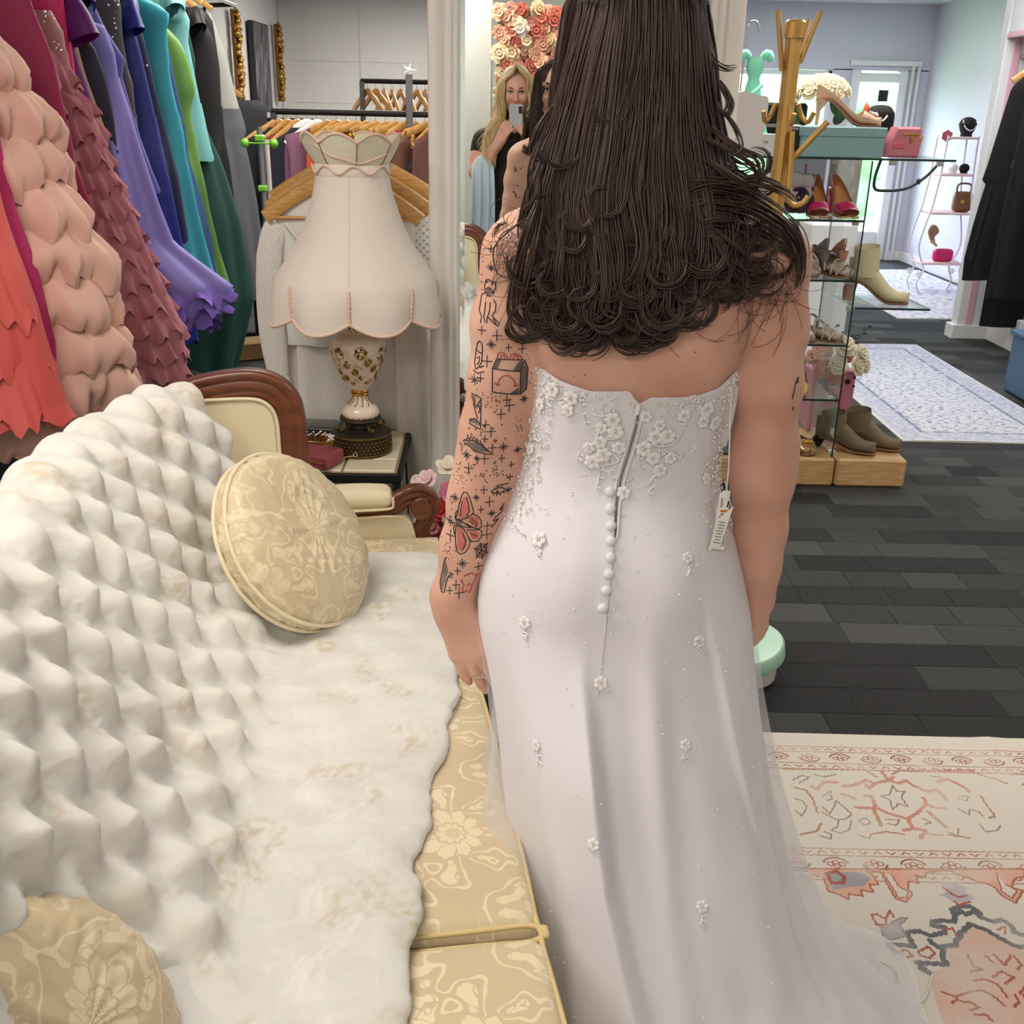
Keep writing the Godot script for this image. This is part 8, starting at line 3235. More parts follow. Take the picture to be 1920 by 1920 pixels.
	part("print", b, mat(rgb(120, 120, 124), 0.8), t)
	t = thing("bust_form", "white fabric jewellery bust form on the top shelf by the bride's hair", "bust form", Vector3(0.865, y, -4.22))
	b = MB.new()
	b.extrude(curve2(V("-0.045,0.0 0.035,0.0 0.055,0.06 0.066,0.16 0.062,0.205 0.03,0.212 -0.03,0.225 -0.062,0.205 -0.070,0.14 -0.062,0.06"), 40, true), 0.07, 0.018)
	part("form", b, sheen(mat(rgb(232, 226, 224), 0.85), 0.3), t)
	# tiny mint dress on a chrome stand
	t = thing("doll_dress_stand", "miniature mint green gown hanging on a bent chrome stand", "ornament", Vector3(0.885, y, -4.33))
	b = MB.new()
	b.tube(curve(PackedVector3Array([Vector3(-0.04, 0.0, 0), Vector3(-0.036, 0.25, 0), Vector3(-0.028, 0.42, 0), Vector3(-0.022, 0.468, 0), Vector3(0.004, 0.472, 0), Vector3(0.018, 0.44, 0)]), 30), 0.0036, 7)
	b.lathe(V("0.001,0 0.06,0 0.06,0.006 0.001,0.010"), 24)
	part("stand", b, M.chrome, t)
	var mint := sheen(mat(rgb(128, 216, 186), 0.5), 0.4)
	b = MB.new()
	var e := V("0.030,0.350 0.034,0.31 0.022,0.275 0.036,0.21 0.055,0.12 0.075,0.06")
	var P := PackedVector3Array()
	for j in 24:
		var h := lerpf(0.350, 0.06, j / 23.0)
		for i in 40:
			var a := TAU * i / 40
			var r := x_at(e, h) * (1.0 + 0.06 * sin(a * 9.0) * smoothstep(0.27, 0.1, h))
			P.append(Vector3(0.012 + cos(a) * r, h, sin(a) * r * 0.6))
	b.grid(P, 40, 24, true, true)
	part("mint_gown", b, mint, t)
	b = MB.new()
	for s: float in [-1.0, 1.0]:
		b = MB.new()
		b.tube(curve(PackedVector3Array([Vector3(0.012 + s * 0.022, 0.345, 0), Vector3(0.012 + s * 0.045, 0.362, 0), Vector3(0.012 + s * 0.062, 0.335, 0.004)]), 8), PackedFloat32Array([.010, .013, .016, .017, .017, .016, .014, .010]), 10)
		part("sleeve", b, mint, t)
	b = MB.new()
	b.tube(curve(PackedVector3Array([Vector3(-0.02, 0.20, 0.04), Vector3(0.01, 0.225, 0.045), Vector3(0.04, 0.25, 0.03)]), 8), 0.008, 7)
	part("sash", b, mint, t)
	b = MB.new()
	b.ball(Vector3(-0.055, 0.18, 0.03), Vector3(0.022, 0.022, 0.02), 10, 7)
	b.ball(Vector3(-0.05, 0.14, 0.03), Vector3(0.03, 0.02, 0.02), 10, 7)
	part("mint_bow", b, mint, t)
	b = MB.new()
	b.lathe(V("0.001,0 0.012,0 0.013,0.05 0.005,0.065 0.005,0.08 0.008,0.082 0.001,0.085"), 16)
	b.xf = Transform3D()
	o = single("scent_bottle", b, M.glass, "clear scent bottle behind the black handbag on the top shelf", "bottle")
	o.position = Vector3(1.43, y + 0.001, -4.46)

func coat_stand() -> void:
	var t := thing("coat_stand", "tall gold square post coat stand with hooks and prongs", "coat stand", Vector3(0.670, 0, -2.805))
	var gm := gloss(grain(mat(rgb(196, 156, 84), 0.4, 0.6), M.fine, 20.0, 0.05), 0.3, 0.3)
	var b := MB.new()
	b.xf = Transform3D(Basis(Vector3.UP, 0.5), Vector3.ZERO)
	b.box(Vector3(0, 0.86, 0), Vector3(0.036, 1.63, 0.036), 0.008)
	part("post", b, gm, t)
	b = MB.new()
	b.lathe(V("0.001,1.655 0.026,1.655 0.026,1.690 0.020,1.696 0.001,1.698"), 24)
	part("cap", b, gm, t)
	for q in [[Vector3(-0.022, 1.58, 0.005), Vector3(-0.048, 1.715, 0.01)], [Vector3(0.022, 1.60, 0.0), Vector3(0.058, 1.715, 0.0)], [Vector3(0.018, 1.60, -0.02), Vector3(0.045, 1.70, -0.05)]]:
		b = MB.new()
		b.tube(PackedVector3Array([q[0], q[1]]), 0.0065, 8)
		part("prong", b, gm, t)
	b = MB.new()
	b.tube(PackedVector3Array([Vector3(0.020, 1.365, 0.01), Vector3(0.100, 1.465, 0.03)]), 0.0075, 8)
	part("prong", b, gm, t)
	for s in [[0.004, 1.47, 0.030], [-0.028, 1.475, 0.0], [0.03, 1.475, -0.004]]:
		b = MB.new()
		b.tube(curve(PackedVector3Array([Vector3(s[0], s[1] + 0.03, s[2] * 0.8), Vector3(s[0] * 1.4, s[1], s[2]), Vector3(s[0] * 1.9, s[1] - 0.012, s[2] + 0.012), Vector3(s[0] * 2.2, s[1] + 0.012, s[2] + 0.024)]), 14), 0.006, 8)
		part("small_hook", b, gm, t)
	b = MB.new()
	b.tube(curve(PackedVector3Array([Vector3(0.016, 1.44, 0.02), Vector3(0.020, 1.36, 0.025), Vector3(0.022, 1.285, 0.03), Vector3(0.038, 1.262, 0.033), Vector3(0.060, 1.268, 0.036), Vector3(0.072, 1.286, 0.038)]), 30), 0.0075, 9)
	part("long_hook", b, gm, t)
	b = MB.new()
	b.lathe(V("0.001,0 0.105,0 0.107,0.012 0.098,0.030 0.070,0.048 0.035,0.058 0.026,0.075 0.001,0.075"), 40)
	part("round_base", b, gm, t)
	# round mint box in front of the base
	t = thing("round_box", "round mint green lidded box with a white underside beside the bride's hand", "box", Vector3(0.655, 0, -2.565))
	b = MB.new()
	b.lathe(V("0.001,0.001 0.085,0.001 0.095,0.010 0.098,0.05 0.001,0.05"), 48)
	part("white_tub", b, gloss(mat(rgb(232, 228, 220), 0.5), 0.3), t)
	b = MB.new()
	b.lathe(V("0.001,-0.02 0.104,-0.02 0.110,-0.012 0.110,0.022 0.104,0.030 0.001,0.034"), 48)
	var lid := part("mint_lid", b, gloss(mat(rgb(178, 222, 200), 0.5), 0.3), t)
	lid.transform = Transform3D(Basis(Vector3(0.5, 0, 0.85).normalized(), 0.22), Vector3(0.005, 0.078, 0))

func build_right_side() -> void:
	rng.seed = 8
	# near part of the right wall: shallow bays framed in white with pink edges
	var b := MB.new()
	b.box(Vector3(3.50, 1.25, -2.4), Vector3(0.14, 2.62, 10.2))
	struct("wall_right", b, mat(rgb(222, 224, 220), 0.8))
	var posts := [-7.47, -6.35, -5.2, -4.05]
	for k in 4:
		b = MB.new()
		b.box(Vector3(3.29, 1.26, posts[k]), Vector3(0.27, 2.54, 0.10), 0.004)
		struct("trim_4", b, M.trim)
		b = MB.new()
		b.box(Vector3(3.235, 0.99, posts[k] + 0.053), Vector3(0.05, 1.98, 0.012), 0.003)
		struct("trim_5", b, M.pink_trim)
		b = MB.new()
		b.box(Vector3(3.28, 0.05, posts[k]), Vector3(0.31, 0.10, 0.13), 0.004)
		struct("baseboard_right", b, M.trim)
		if k < 3:
			b = MB.new()
			b.box(Vector3(3.19, 2.25, (posts[k] + posts[k + 1]) / 2), Vector3(0.06, 0.50, absf(posts[k + 1] - posts[k]) - 0.10), 0.004)
			struct("trim_4", b, M.trim)
			b = MB.new()
			b.box(Vector3(3.19, 1.985, (posts[k] + posts[k + 1]) / 2), Vector3(0.07, 0.03, absf(posts[k + 1] - posts[k]) - 0.10), 0.003)
			struct("trim_5", b, M.pink_trim)
			b = MB.new()
			b.box(Vector3(3.40, 0.11, (posts[k] + posts[k + 1]) / 2), Vector3(0.05, 0.22, absf(posts[k + 1] - posts[k]) - 0.10), 0.004)
			struct("baseboard_right", b, M.trim)
	# wall closing the recess beyond the bays
	b = MB.new()
	b.box(Vector3(3.86, 1.25, -7.45), Vector3(0.86, 2.62, 0.10))
	struct("wall_right", b, M.wall_lilac)
	# rail and black garments in the first bay
	b = MB.new()
	b.tube(PackedVector3Array([Vector3(3.27, 1.86, -7.42), Vector3(3.27, 1.86, -6.40)]), 0.012, 10)
	single("clothes_rail", b, M.chrome, "short chrome rail inside the white bay with the black garments", "clothes rail")
	var t := thing("black_dress", "layered black evening dress with a silver zip hanging in the white bay", "dress", Vector3(3.27, 0, -7.02))
	b = MB.new()
	var e := V("0.05,1.80 0.10,1.74 0.17,1.66 0.20,1.45 0.235,1.20 0.25,1.10 0.22,1.09 0.24,0.85 0.26,0.62 0.25,0.50")
	var P := PackedVector3Array()
	for j in 50:
		var h := lerpf(1.80, 0.50, j / 49.0)
		for i in 64:
			var a := TAU * i / 64
			var r := 1.0 + 0.08 * sin(a * 8.0 + h * 2.0) * smoothstep(1.3, 0.8, h)
			P.append(Vector3(-0.03 + cos(a) * x_at(e, h) * r, h + (0.03 * cos(a) if j == 49 else 0.0), sin(a) * (0.05 + 0.03 * smoothstep(1.2, 0.6, h)) * r))
	b.grid(P, 64, 50, true, true)
	var blk := mat(rgb(4, 4, 5), 0.95)
	part("overdress", b, blk, t)
	b = MB.new()
	P = PackedVector3Array()
	for j in 20:
		var h := lerpf(0.80, 0.17, j / 19.0)
		for i in 48:
			var a := TAU * i / 48
			P.append(Vector3(0.01 + cos(a) * (0.13 + 0.02 * sin(a * 7.0)), h, sin(a) * 0.05))
	b.grid(P, 48, 20, true, true)
	part("underskirt", b, blk, t)
	b = MB.new()
	P = PackedVector3Array()
	for j in 20:
		var h := lerpf(1.08, 0.60, j / 19.0)
		for i in 10:
			P.append(Vector3(-0.24 - 0.02 * i / 9.0 * 1.0 - 0.05 * (j / 19.0) + 0.03 * i / 9.0, h, -0.03 + 0.08 * i / 9.0))
	b.grid(P, 10, 20)
	part("sheer_panel", b, sheer(Color(0.1, 0.1, 0.11), 0.6), t)
	b = MB.new()
	for k in 40:
		b.ball(Vector3(-0.09 - 0.0012 * k, 1.55 - 0.009 * k, 0.062), Vector3(0.004, 0.003, 0.003), 5, 4)
	for k in 70:
		b.ball(Vector3(0.10 - 0.001 * k, 1.25 - 0.008 * k, 0.075), Vector3(0.010, 0.003, 0.003), 5, 4)
	part("silver_beading", b, mat(rgb(120, 120, 124), 0.4, 0.6), t)
	b = MB.new()
	b.xf = Transform3D(Basis(), Vector3(-0.03, 1.80, 0))
	wood_hanger(b, 0.17, 0.10, false)
	part("hanger_bar", b, M.hanger, t)
	b = MB.new()
	b.xf = Transform3D(Basis(), Vector3(-0.03, 1.80, 0))
	hook(b, 0.05)
	part("hook", b, M.chrome, t)
	t = thing("black_dress", "second black garment further along the rail, cut by the picture's side", "dress", Vector3(3.20, 0, -6.62))
	t.set_meta("label", "plain black garment hanging nearer than the zipped black dress in the bay")
	b = MB.new()
	garment(b, 0.20, 0.22, 1.74, 0.42, 0.06, 6, 0.2, 1.0)
	part("body", b, blk, t)
	b = MB.new()
	b.xf = Transform3D(Basis(), Vector3(0, 1.78, 0))
	hook(b, 0.06)
	part("hook", b, M.chrome, t)
	# blue chest
	t = thing("blue_chest", "slate blue painted chest with a brass knob on the carpet by the bays", "chest", Vector3(3.06, 0, -5.72))
	b = MB.new()
	b.box(Vector3(0, 0.17, 0), Vector3(0.42, 0.33, 0.40), 0.012)
	var sb := mat(rgb(66, 94, 122), 0.6)
	part("chest_body", b, sb, t)
	b = MB.new()
	b.box(Vector3(0.0, 0.345, 0), Vector3(0.44, 0.03, 0.42), 0.008)
	part("lid", b, sb, t)
	b = MB.new()
	b.ball(Vector3(-0.19, 0.24, 0.215), 0.018, 12, 8)
	part("knob", b, M.gold, t)
	b = MB.new()
	var ring := PackedVector3Array()
	for k in 19:
		ring.append(Vector3(0.02 + cos(TAU * k / 18) * 0.05, 0.15 + sin(TAU * k / 18) * 0.05, 0.21))
	b.tube(ring, 0.010, 8, false)
	part("ring_handle", b, mat(rgb(50, 76, 106), 0.4), t)
	# white scrolled wire stand far back
	t = thing("wire_stand", "white scrolled wire display stand with pink edged shelves by the far door", "display stand", Vector3(3.77, 0, -9.5))
	var wm := gloss(mat(rgb(232, 226, 222), 0.4), 0.3)
	for s: float in [-1.0, 1.0]:
		for z: float in [-0.12, 0.12]:
			b = MB.new()
			b.tube(curve(PackedVector3Array([Vector3(s * 0.17, 0.01, z), Vector3(s * 0.20, 0.10, z), Vector3(s * 0.16, 0.22, z), Vector3(s * 0.23, 0.40, z), Vector3(s * 0.20, 0.62, z), Vector3(s * 0.17, 0.74, z), Vector3(s * 0.14, 1.02, z), Vector3(s * 0.13, 1.34, z)]), 50), 0.008, 8)
			part("wire_leg", b, wm, t)
			b = MB.new()
			var p := PackedVector3Array()
			for k in 24:
				var a := k * 0.5
				p.append(Vector3(s * (0.19 + 0.03 * (1 - k / 26.0) * cos(a)), 0.17 + 0.03 * (1 - k / 26.0) * sin(a), z))
			b.tube(p, 0.005, 6)
			part("wire_scroll", b, wm, t)
	for q in [[0.27, 0.19], [0.70, 0.17], [1.02, 0.14], [1.32, 0.13]]:
		b = MB.new()
		b.box(Vector3(0, q[0], 0), Vector3(q[1] * 2, 0.02, 0.28), 0.004)
		part("shelf", b, mat(rgb(236, 206, 204), 0.5), t)
	var put := func(o: Node3D, p: Vector3) -> void: o.position = p + Vector3(3.77, 0, -9.5)
	b = MB.new()
	soft_box(b, Vector3(0.17, 0.10, 0.08), 0.008, 0.025, 10)
	put.call(single("clutch", b, mat(rgb(206, 28, 100), 0.5), "magenta clutch on the bottom shelf of the white wire stand", "clutch"), Vector3(0.03, 0.335, 0.02))
	var o := shoe("shoe", "tan heeled shoe leaning on the white wire stand", "", mat(rgb(206, 150, 116), 0.5), mat(rgb(190, 140, 110), 0.6), {"heel": 0.07})
	o.transform = Transform3D(Basis(Vector3.BACK, 0.5) * Basis(Vector3.RIGHT, -1.1), Vector3(3.77 - 0.09, 0.50, -9.42))
	t = thing("handbag", "brown leather handbag with a gold buckle on the white wire stand", "handbag", Vector3(3.77 + 0.11, 0.712, -9.45))
	b = MB.new()
	b.xf = Transform3D(Basis(), Vector3(0, 0.085, 0))
	soft_box(b, Vector3(0.16, 0.16, 0.09), 0.008, 0.03, 12)
	part("bag_body", b, mat(rgb(122, 82, 46), 0.5), t)
	b = MB.new()
	b.tube(curve(PackedVector3Array([Vector3(-0.06, 0.16, 0), Vector3(-0.05, 0.23, 0), Vector3(0.05, 0.23, 0), Vector3(0.06, 0.16, 0)]), 16), 0.008, 8)
	part("handle", b, mat(rgb(104, 66, 36), 0.5), t)
	b = MB.new()
	b.box(Vector3(-0.02, 0.09, 0.05), Vector3(0.03, 0.03, 0.01), 0.003)
	part("buckle", b, M.gold, t)
	t = thing("necklace_bust", "black velvet necklace bust draped with beads on top of the wire stand", "necklace bust", Vector3(3.77 + 0.06, 1.332, -9.48))
	b = MB.new()
	b.lathe(V("0.001,0 0.05,0 0.045,0.02 0.06,0.05 0.075,0.10 0.055,0.14 0.02,0.155 0.001,0.158"), 24)
	part("bust", b, M.black, t)
	b = MB.new()
	for k in 24:
		var a := PI * k / 23.0
		b.ball(Vector3(cos(a) * 0.055, 0.13 - 0.08 * sin(a), 0.03 + 0.04 * sin(a)), 0.006, 6, 4)
	part("beads", b, M.crystal, t)
	t = thing("rose_spray", "small pink rose ornament on the end of the wire stand", "ornament", Vector3(3.77 - 0.13, 1.335, -9.42))
	b = MB.new()
	rosette(b, 6, 3, 0.05)
	part("rose", b, mat(rgb(206, 110, 124), 0.7), t)
	for q in [[0.08, 1.034, "black and white trinket"], [-0.02, 1.034, "white ring dish"]]:
		b = MB.new()
		b.ball(Vector3(0, 0.04, 0), Vector3(0.045, 0.04, 0.04), 12, 8)
		b.lathe(V("0.001,0 0.03,0 0.03,0.01 0.001,0.012"), 16)
		put.call(single("trinket", b, M.black if q[0] > 0 else M.white_paint, q[2] + " on the upper shelf of the white wire stand", "trinket"), Vector3(q[0], q[1], 0.05))
	# red flowers on the far wall
	t = thing("wall_flowers", "deep red flower cluster high on the far side wall", "wall decoration", Vector3(4.16, 1.93, -9.4))
	b = MB.new()
	for k in 7:
		b.xf = Transform3D(Basis(Vector3.UP, -PI / 2), Vector3(-0.02, 0.07 * sin(k * 2.0), 0.06 * cos(k * 2.0)))
		rosette(b, 6, 3, 0.06)
	part("red_flowers", b, mat(rgb(160, 16, 30), 0.7), t)
	# brown board and pale folding screen seen behind the glass shelves
	b = MB.new()
	b.box(Vector3(2.36, 0.62, -7.9), Vector3(0.22, 1.24, 0.06), 0.01)
	single("wooden_board", b, tinted(mat(rgb(172, 140, 118), 0.7), M.mid, Vector3(2, 0.6, 2)), "tall brown wooden board seen through the glass shelves", "board")
	b = MB.new()
	b.box(Vector3(1.95, 0.62, -7.7), Vector3(0.42, 1.24, 0.05), 0.01)
	single("grey_screen", b, mat(rgb(92, 92, 98), 0.7), "grey screen panel seen through the glass shelves", "screen")
	b = MB.new()
	b.box(Vector3(2.0, 0.42, -6.9), Vector3(0.30, 0.84, 0.30), 0.01)
	single("white_pedestal", b, M.white_paint, "white pedestal seen behind the shelves of sandals", "pedestal")

class Canvas:
	var im: Image
	var o := Vector2.ZERO
	var s := 1.0
	func px(p: Vector2) -> Vector2: return (p - o) * s
	func disc(c: Vector2, r: float, col: Color) -> void:
		var w := im.get_width()
		var h := im.get_height()
		for y in range(maxi(0, int(c.y - r)), mini(h, int(c.y + r) + 2)):
			for x in range(maxi(0, int(c.x - r)), mini(w, int(c.x + r) + 2)):
				if (x - c.x) * (x - c.x) + (y - c.y) * (y - c.y) <= r * r:
					im.set_pixel(x, y, col)
	func line(pts: PackedVector2Array, r: float, col: Color, jit := 0.0) -> void:
		for i in pts.size() - 1:
			var a := px(pts[i])
			var b := px(pts[i + 1])
			var n := maxi(1, int(a.distance_to(b) / maxf(1.0, r * 0.8)))
			for k in n + 1:
				var p := a.lerp(b, float(k) / n)
				if jit > 0.0:
					p += Vector2(sin(p.x * 0.7 + p.y * 0.3), cos(p.y * 0.8 - p.x * 0.4)) * jit
				disc(p, r, col)
	func poly(pts: PackedVector2Array, col: Color) -> void:
		var q := PackedVector2Array()
		for p in pts:
			q.append(px(p))
		var lo := q[0]
		var hi := q[0]
		for p in q:
			lo = lo.min(p)
			hi = hi.max(p)
		for y in range(maxi(0, int(lo.y)), mini(im.get_height(), int(hi.y) + 1)):
			var xs := []
			for i in q.size():
				var a := q[i]
				var b := q[(i + 1) % q.size()]
				if (a.y > y + 0.5) != (b.y > y + 0.5):
					xs.append(a.x + (y + 0.5 - a.y) / (b.y - a.y) * (b.x - a.x))
			xs.sort()
			for k in range(0, xs.size() - 1, 2):
				var x0 := clampi(int(xs[k]), 0, im.get_width() - 1)
				var x1 := clampi(int(xs[k + 1]), 0, im.get_width())
				if x1 > x0:
					im.fill_rect(Rect2i(x0, y, x1 - x0, 1), col)

func rug_mesh(name: String, label: String, x0: float, x1: float, z0: float, z1: float, th: float, tex: ImageTexture) -> void:
	var t := thing(name, label, "rug", Vector3((x0 + x1) / 2, 0, (z0 + z1) / 2))
	var b := MB.new()
	var nx := 40
	var nz := 40
	var P := PackedVector3Array()
	for j in nz + 1:
		for i in nx + 1:
			var u := float(i) / nx
			var w := float(j) / nz
			P.append(Vector3((u - 0.5) * (x1 - x0), th + 0.0012 * sin(u * 9.0 + w * 5.0) + 0.004 * exp(-pow((u - 0.52 + 0.02 * w) / 0.012, 2.0)) * exp(-w * 14.0), (w - 0.5) * (z1 - z0)))
	b.grid(P, nx + 1, nz + 1, false, true)
	var m := mat(Color(0.93, 0.92, 0.91), 0.95)
	m.albedo_texture = tex
	sheen(m, 0.2)
	part("pile", b, m, t)
	b = MB.new()
	b.box(Vector3(0, th / 2 - 0.0015, 0), Vector3(x1 - x0 + 0.004, th - 0.003, z1 - z0 + 0.004), 0.001)
	part("binding", b, mat(rgb(222, 214, 200), 0.95), t)

func build_rugs() -> void:
	rng.seed = 21
	var x0 := 0.28
	var x1 := 2.08
	var z0 := -2.262
	var z1 := -0.66
	var W := 2040
	var H := 1816
	var im := Image.create(W, H, false, Image.FORMAT_RGB8)
	var cream := rgb(228, 224, 215)
	var rust := rgb(178, 108, 92)
	var coral := rgb(206, 152, 136)
	var salmon := rgb(230, 196, 182)
	var slate := rgb(104, 106, 112)
	var lav := rgb(166, 164, 176)
	im.fill(cream)
	var c := Canvas.new()
	c.im = im
	c.o = Vector2(x0, z0)
	c.s = W / (x1 - x0)
	var tick := func(za: float, zb: float) -> void:
		c.line(PackedVector2Array([Vector2(x0, za), Vector2(x1, za)]), 1.6, rust, 1.2)
		c.line(PackedVector2Array([Vector2(x0, zb), Vector2(x1, zb)]), 1.6, rust, 1.2)
		var x := x0
		var k := 0
		while x < x1:
			var m := (za + zb) / 2
			var s := 0.006 if k % 2 else -0.006
			c.line(PackedVector2Array([Vector2(x, m + s * 0.6), Vector2(x + 0.008, m - s * 0.7), Vector2(x + 0.017, m + s * 0.4)]), 2.0, rust)
			x += 0.030
			k += 1
	var bead := func(za: float, zb: float, step: float) -> void:
		var x := x0 + 0.01
		var k := 0
		var r: float = absf(zb - za) * 0.34
		while x < x1:
			var m := Vector2(x, (za + zb) / 2)
			var f := 1.0 if k % 2 else -1.0
			for q in [Vector2(-0.75, 0.1 * f), Vector2(0.75, 0.1 * f), Vector2(0, 0.45 * f), Vector2(0, -0.2 * f)]:
				var p := PackedVector2Array()
				for i in 13:
					p.append(m + q * r + Vector2.from_angle(TAU * i / 12) * r * 0.36)
				c.line(p, 1.7, rust)
			var arc := PackedVector2Array()
			for i in 12:
				var a := lerpf(0.15, PI - 0.15, i / 11.0)
				arc.append(m + Vector2(cos(a) * r * 1.5, -f * sin(a) * r * 1.05))
			c.line(arc, 2.6, rgb(146, 96, 86))
			x += step
			k += 1
	tick.call(-2.203, -2.181)
	bead.call(-2.181, -2.133, 0.0755)
	tick.call(-2.133, -2.109)
	tick.call(-1.820, -1.798)
	bead.call(-1.798, -1.748, 0.082)
	tick.call(-1.748, -1.722)
	# broad border with medallions
	var med_thick := ["#9042,-21073 9089,-20703 9243,-20831", "#7913,-20420 8228,-20491 8545,-20684 8731,-20569 9070,-20702 9291,-20588 9521,-20718 9606,-20538 9854,-20308 10135,-20377 10203,-20027", "#10250,-20682 10523,-20813 10663,-20696 10828,-20460 10854,-20342", "#7827,-20121 7956,-20067 8067,-19955", "#8322,-20080 8486,-20085 8467,-19739 8376,-19567", "#8007,-19639 8466,-19626 8751,-19413 9059,-19285 9342,-19487 9682,-19837 9694,-20068", "#9682,-19837 9810,-19699 10070,-19679", "#9059,-19285 9041,-18934 8812,-18873", "#9041,-18934 9336,-18890 9101,-18621", "#8376,-19567 8376,-19019", "#9613,-19552 9815,-19012", "#7172,-20395 7288,-20280 7518,-20588 7808,-20567", "#8731,-20569 8525,-20381 8488,-20500"]
	var med_thin := ["#7371,-20048 7567,-20230 7528,-19937 7396,-19875", "#7225,-19641 7326,-19366 7614,-19882 7747,-19602 7824,-19382 7633,-19211 7449,-19178 7275,-19309 7171,-19444", "#7741,-19160 7599,-18834 7350,-18711 7192,-18821 7379,-18933 7476,-19152", "#9121,-20522 9151,-20284 9336,-20290 9181,-20050 9206,-19707 9029,-19815 8807,-19581 8886,-19925 8724,-20093 8946,-20159 9121,-20522", "#10501,-20095 10674,-19985 10782,-20163 10561,-20155", "#10341,-19688 10503,-19470 10607,-19641 10800,-19591 10802,-19425", "#10616,-19145 10645,-18879 10948,-18942 11053,-19106", "#7899,-19166 8110,-19281 8165,-19120 8025,-19008 7899,-19166", "#8553,-19241 8863,-19224 8692,-19029 8552,-19079", "#9389,-19323 9541,-19165 9380,-19105", "#7752,-18682 7954,-18558 8038,-18717", "#9805,-18852 9952,-18700 10092,-18968", "#6788,-20623 7059,-20817 7231,-20761 6907,-20506", "#7376,-20890 7569,-20773 7905,-20908", "#10154,-20924 10433,-20872", "#6649,-19907 6816,-19856 6866,-19630 6673,-19289 6572,-19452", "#7021,-18763 7165,-18663 7087,-18505 6909,-18603"]
	var med_line := ["#6668,-21052 8644,-21122 8848,-20817", "#9266,-20955 9510,-21121 11230,-21181 11394,-21030 11608,-20913 11916,-20678", "#11077,-20173 11065,-19883 11089,-19434 10922,-19373", "#6751,-20321 6994,-20270 7085,-19922 7057,-19412", "#8038,-18717 8411,-18808 8766,-18740", "#9322,-18758 9625,-18741", "#6474,-18641 6847,-18758 7041,-19030", "#9764,-18746 10209,-18656"]
	var period := 0.545
	for k in range(-2, 4):
		var sh := Vector2(period * k, 0)
		for pr in [[med_thick, 5.5, coral], [med_thin, 1.9, rgb(150, 128, 116)], [med_line, 3.0, rgb(190, 140, 120)]]:
			for s in pr[0]:
				var p := V(s)
				for i in p.size():
					p[i] += sh
				c.line(p, pr[1], pr[2], 1.5)
	# inner field: stepped salmon edge, slate arabesque, peach ground
	var steps := V("#6263,-17539 10969,-17683 10860,-17443 10638,-17389 10416,-17106 10634,-17022 10312,-16656 10122,-16872 10091,-17096 10000,-17185 9778,-17270 9582,-17427 9404,-17469 9408,-17564 9218,-17582 8833,-17513 8743,-17355 8572,-17420 8554,-17188 8342,-17227 8270,-17019 8311,-16863 8081,-16613 7913,-16718 7865,-17493 7541,-17554 7679,-17370 7694,-17116 7500,-17110 7525,-16885 7289,-16945 7266,-16765 6999,-16824 6953,-16668 6743,-16817 6603,-16880 6613,-17268")
	for k in range(-1, 3):
		var p := steps.duplicate()
		for i in p.size():
			p[i] += Vector2(0.58 * k, 0)
		if k == 0:
			c.poly(p, rgb(232, 178, 158))
			c.line(p, 2.6, rust, 1.0)
	for s in ["#7914,-17495 7984,-16742 8151,-16769 8238,-16928 8100,-17083 8072,-17382", "#10305,-17520 10181,-17008 10307,-16788 10505,-17018 10359,-17196"]:
		c.poly(V(s), cream)
		c.line(V(s), 2.0, rust, 1.0)
	c.poly(V("#6665,-17457 7453,-17481 7624,-17298 7389,-17061 6988,-17004 6705,-16905"), lav)
	c.line(V("#6717,-17411 6934,-17488 7050,-17328 6964,-17140 6737,-17133 6717,-17411"), 5.0, rgb(166, 88, 76), 1.0)
	c.poly(V("#7894,-14781 8374,-14980 8419,-15325 8798,-15611 9177,-16028 9487,-15750 9954,-15445 11412,-15684 10581,-12581 7608,-12223 7754,-14100"), salmon)
	for s in ["#7359,-15472 7725,-15454 7831,-15418 7812,-15703 7862,-15806 8099,-15833 8237,-15715 8542,-15805 8602,-15962 8399,-15973 8442,-16090 8669,-16138 8867,-16094 8943,-16272 8941,-16443 9164,-16536 9354,-16541 9472,-16373 9419,-16244 9615,-16123 9819,-16171 9950,-16050 9920,-15843 10101,-15767 10461,-15899 10729,-15826", "#8190,-15586 8281,-15430 8627,-15479 8875,-15806 9160,-16060 9399,-15902 9600,-15665 9815,-15473 10120,-15489 10592,-15542", "#7752,-15031 8306,-14993 8267,-15159 8404,-15442", "#7752,-15031 7891,-14773 7759,-14888", "#7359,-15472 7388,-15335 7434,-15298", "#8984,-16316 9113,-16405 9172,-16321", "#9235,-16323 9364,-16412 9392,-16328"]:
		c.line(V(s), 6.5, slate, 1.5)
	for s in ["#7325,-16016 7454,-15896 7632,-16067 7854,-16178 7963,-16181 7758,-15987 7781,-15702 7541,-15616 7347,-15570 7335,-15811"]:
		c.poly(V(s), lav)
		c.line(V(s), 2.0, rgb(130, 110, 112), 1.0)
	c.poly(V("#8992,-17155 9166,-17275 9270,-17209 9405,-17144 9540,-17080 9438,-16986 9572,-16767 9376,-16673 9072,-16620 8950,-16793 8807,-16833 8993,-16906 9110,-17044"), rgb(190, 188, 196))
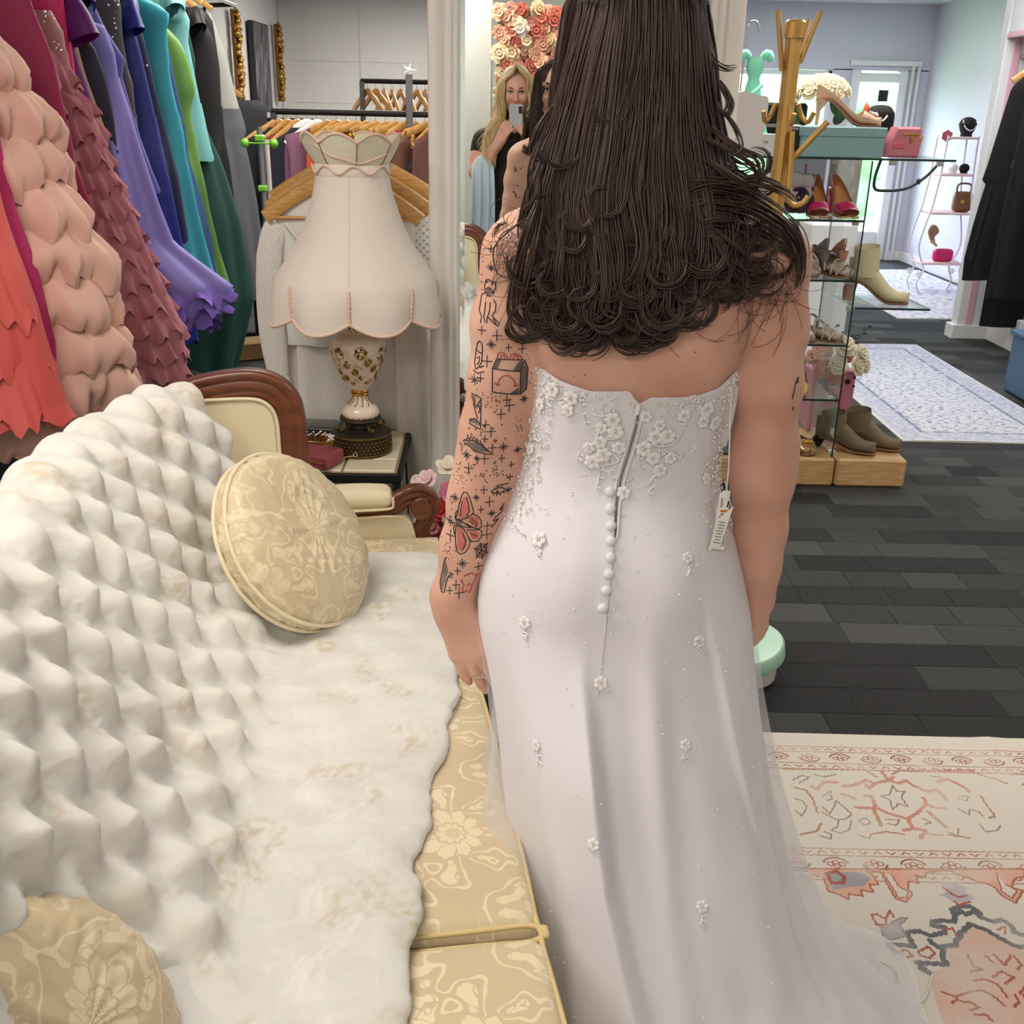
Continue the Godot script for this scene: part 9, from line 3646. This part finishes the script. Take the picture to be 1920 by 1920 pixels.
	for s in ["#7275,-16246 7391,-16270 7529,-16126 7481,-15980 7297,-15974 7275,-16246", "#7536,-16148 7676,-16385 7706,-16195", "#9022,-17064 9113,-16887 9206,-16800 9416,-16851", "#9090,-16665 9150,-16579 9408,-16674", "#8776,-15257 8770,-14953 8915,-14882 8666,-14839", "#9283,-15271 9374,-15007 9594,-15241", "#9653,-15243 9698,-15016 9559,-14900", "#8633,-14618 8880,-14661 9049,-14521 9096,-14239", "#9011,-14701 9250,-14854 9418,-14711 9180,-14560", "#7960,-14349 8104,-14283 8176,-14180 8036,-14107", "#8175,-14250 8473,-14363 8688,-14404 8856,-14267 8963,-14062", "#8190,-14146 8373,-14116 8499,-14016 8303,-13943", "#8345,-13843 8540,-13848 8594,-13716", "#7494,-15299 7656,-15343 7721,-15190 7559,-15147 7494,-15299", "#7881,-15310 8104,-15433 8165,-15279 8026,-15141 7869,-15194 7881,-15310", "#8604,-15888 8774,-15934 8755,-15730", "#9649,-15917 9808,-16004 9718,-15797", "#9117,-15228 9171,-15077", "#9522,-14497 9371,-14351 9411,-14247", "#9269,-14313 9247,-14138 9116,-14032"]:
		c.line(V(s), 2.8, rgb(176, 92, 76), 1.2)
	# worn pile: lighter patches with their own shape
	var nz := FastNoiseLite.new()
	nz.frequency = 0.006
	nz.fractal_octaves = 4
	var fine := FastNoiseLite.new()
	fine.frequency = 0.22
	for y in H:
		for x in W:
			var n := nz.get_noise_2d(x, y)
			var f := fine.get_noise_2d(x * 0.7, y * 1.6)
			var p := im.get_pixel(x, y)
			p = p.lerp(cream, clampf(0.22 + n * 0.8 + f * 0.35, 0.0, 0.75))
			im.set_pixel(x, y, p * (0.985 + 0.03 * f))
	rug_mesh("rug", "faded cream and coral oriental rug under the bride's train", x0, x1, z0, z1, 0.008, ImageTexture.create_from_image(im))
	# blue and white rug further back
	im = Image.create(400, 1000, false, Image.FORMAT_RGB8)
	for y in 1000:
		for x in 400:
			var e := minf(minf(x, 399 - x), minf(y, 999 - y))
			var n := nz.get_noise_2d(x * 4.0 + 300, y * 4.0)
			var m := nz.get_noise_2d(x * 9.0, y * 14.0 + 900)
			var col := rgb(204, 208, 216)
			if e < 6:
				col = rgb(214, 216, 222)
			elif e < 62:
				col = rgb(168, 178, 200).lerp(rgb(206, 210, 220), clampf(0.4 + m * 1.6, 0, 1))
			elif e < 70:
				col = rgb(120, 132, 164)
			else:
				col = rgb(206, 212, 222).lerp(rgb(110, 124, 160), clampf((m - 0.10) * 3.2, 0, 0.85))
			if n > 0.25:
				col = col.lerp(rgb(216, 220, 226), 0.6)
			im.set_pixel(x, y, col)
	rug_mesh("rug", "pale blue and white distressed runner rug beyond the shoe display", 1.905, 2.785, -7.14, -4.855, 0.007, ImageTexture.create_from_image(im))
	im = Image.create(300, 500, false, Image.FORMAT_RGB8)
	for y in 500:
		for x in 300:
			var m := nz.get_noise_2d(x * 8.0 + 70, y * 10.0 + 300)
			im.set_pixel(x, y, rgb(224, 224, 230).lerp(rgb(140, 150, 176), clampf((m - 0.05) * 2.4, 0, 0.7)))
	rug_mesh("rug", "bright white patterned rug in front of the far glazed door", 3.0, 4.15, -10.9, -8.15, 0.007, ImageTexture.create_from_image(im))
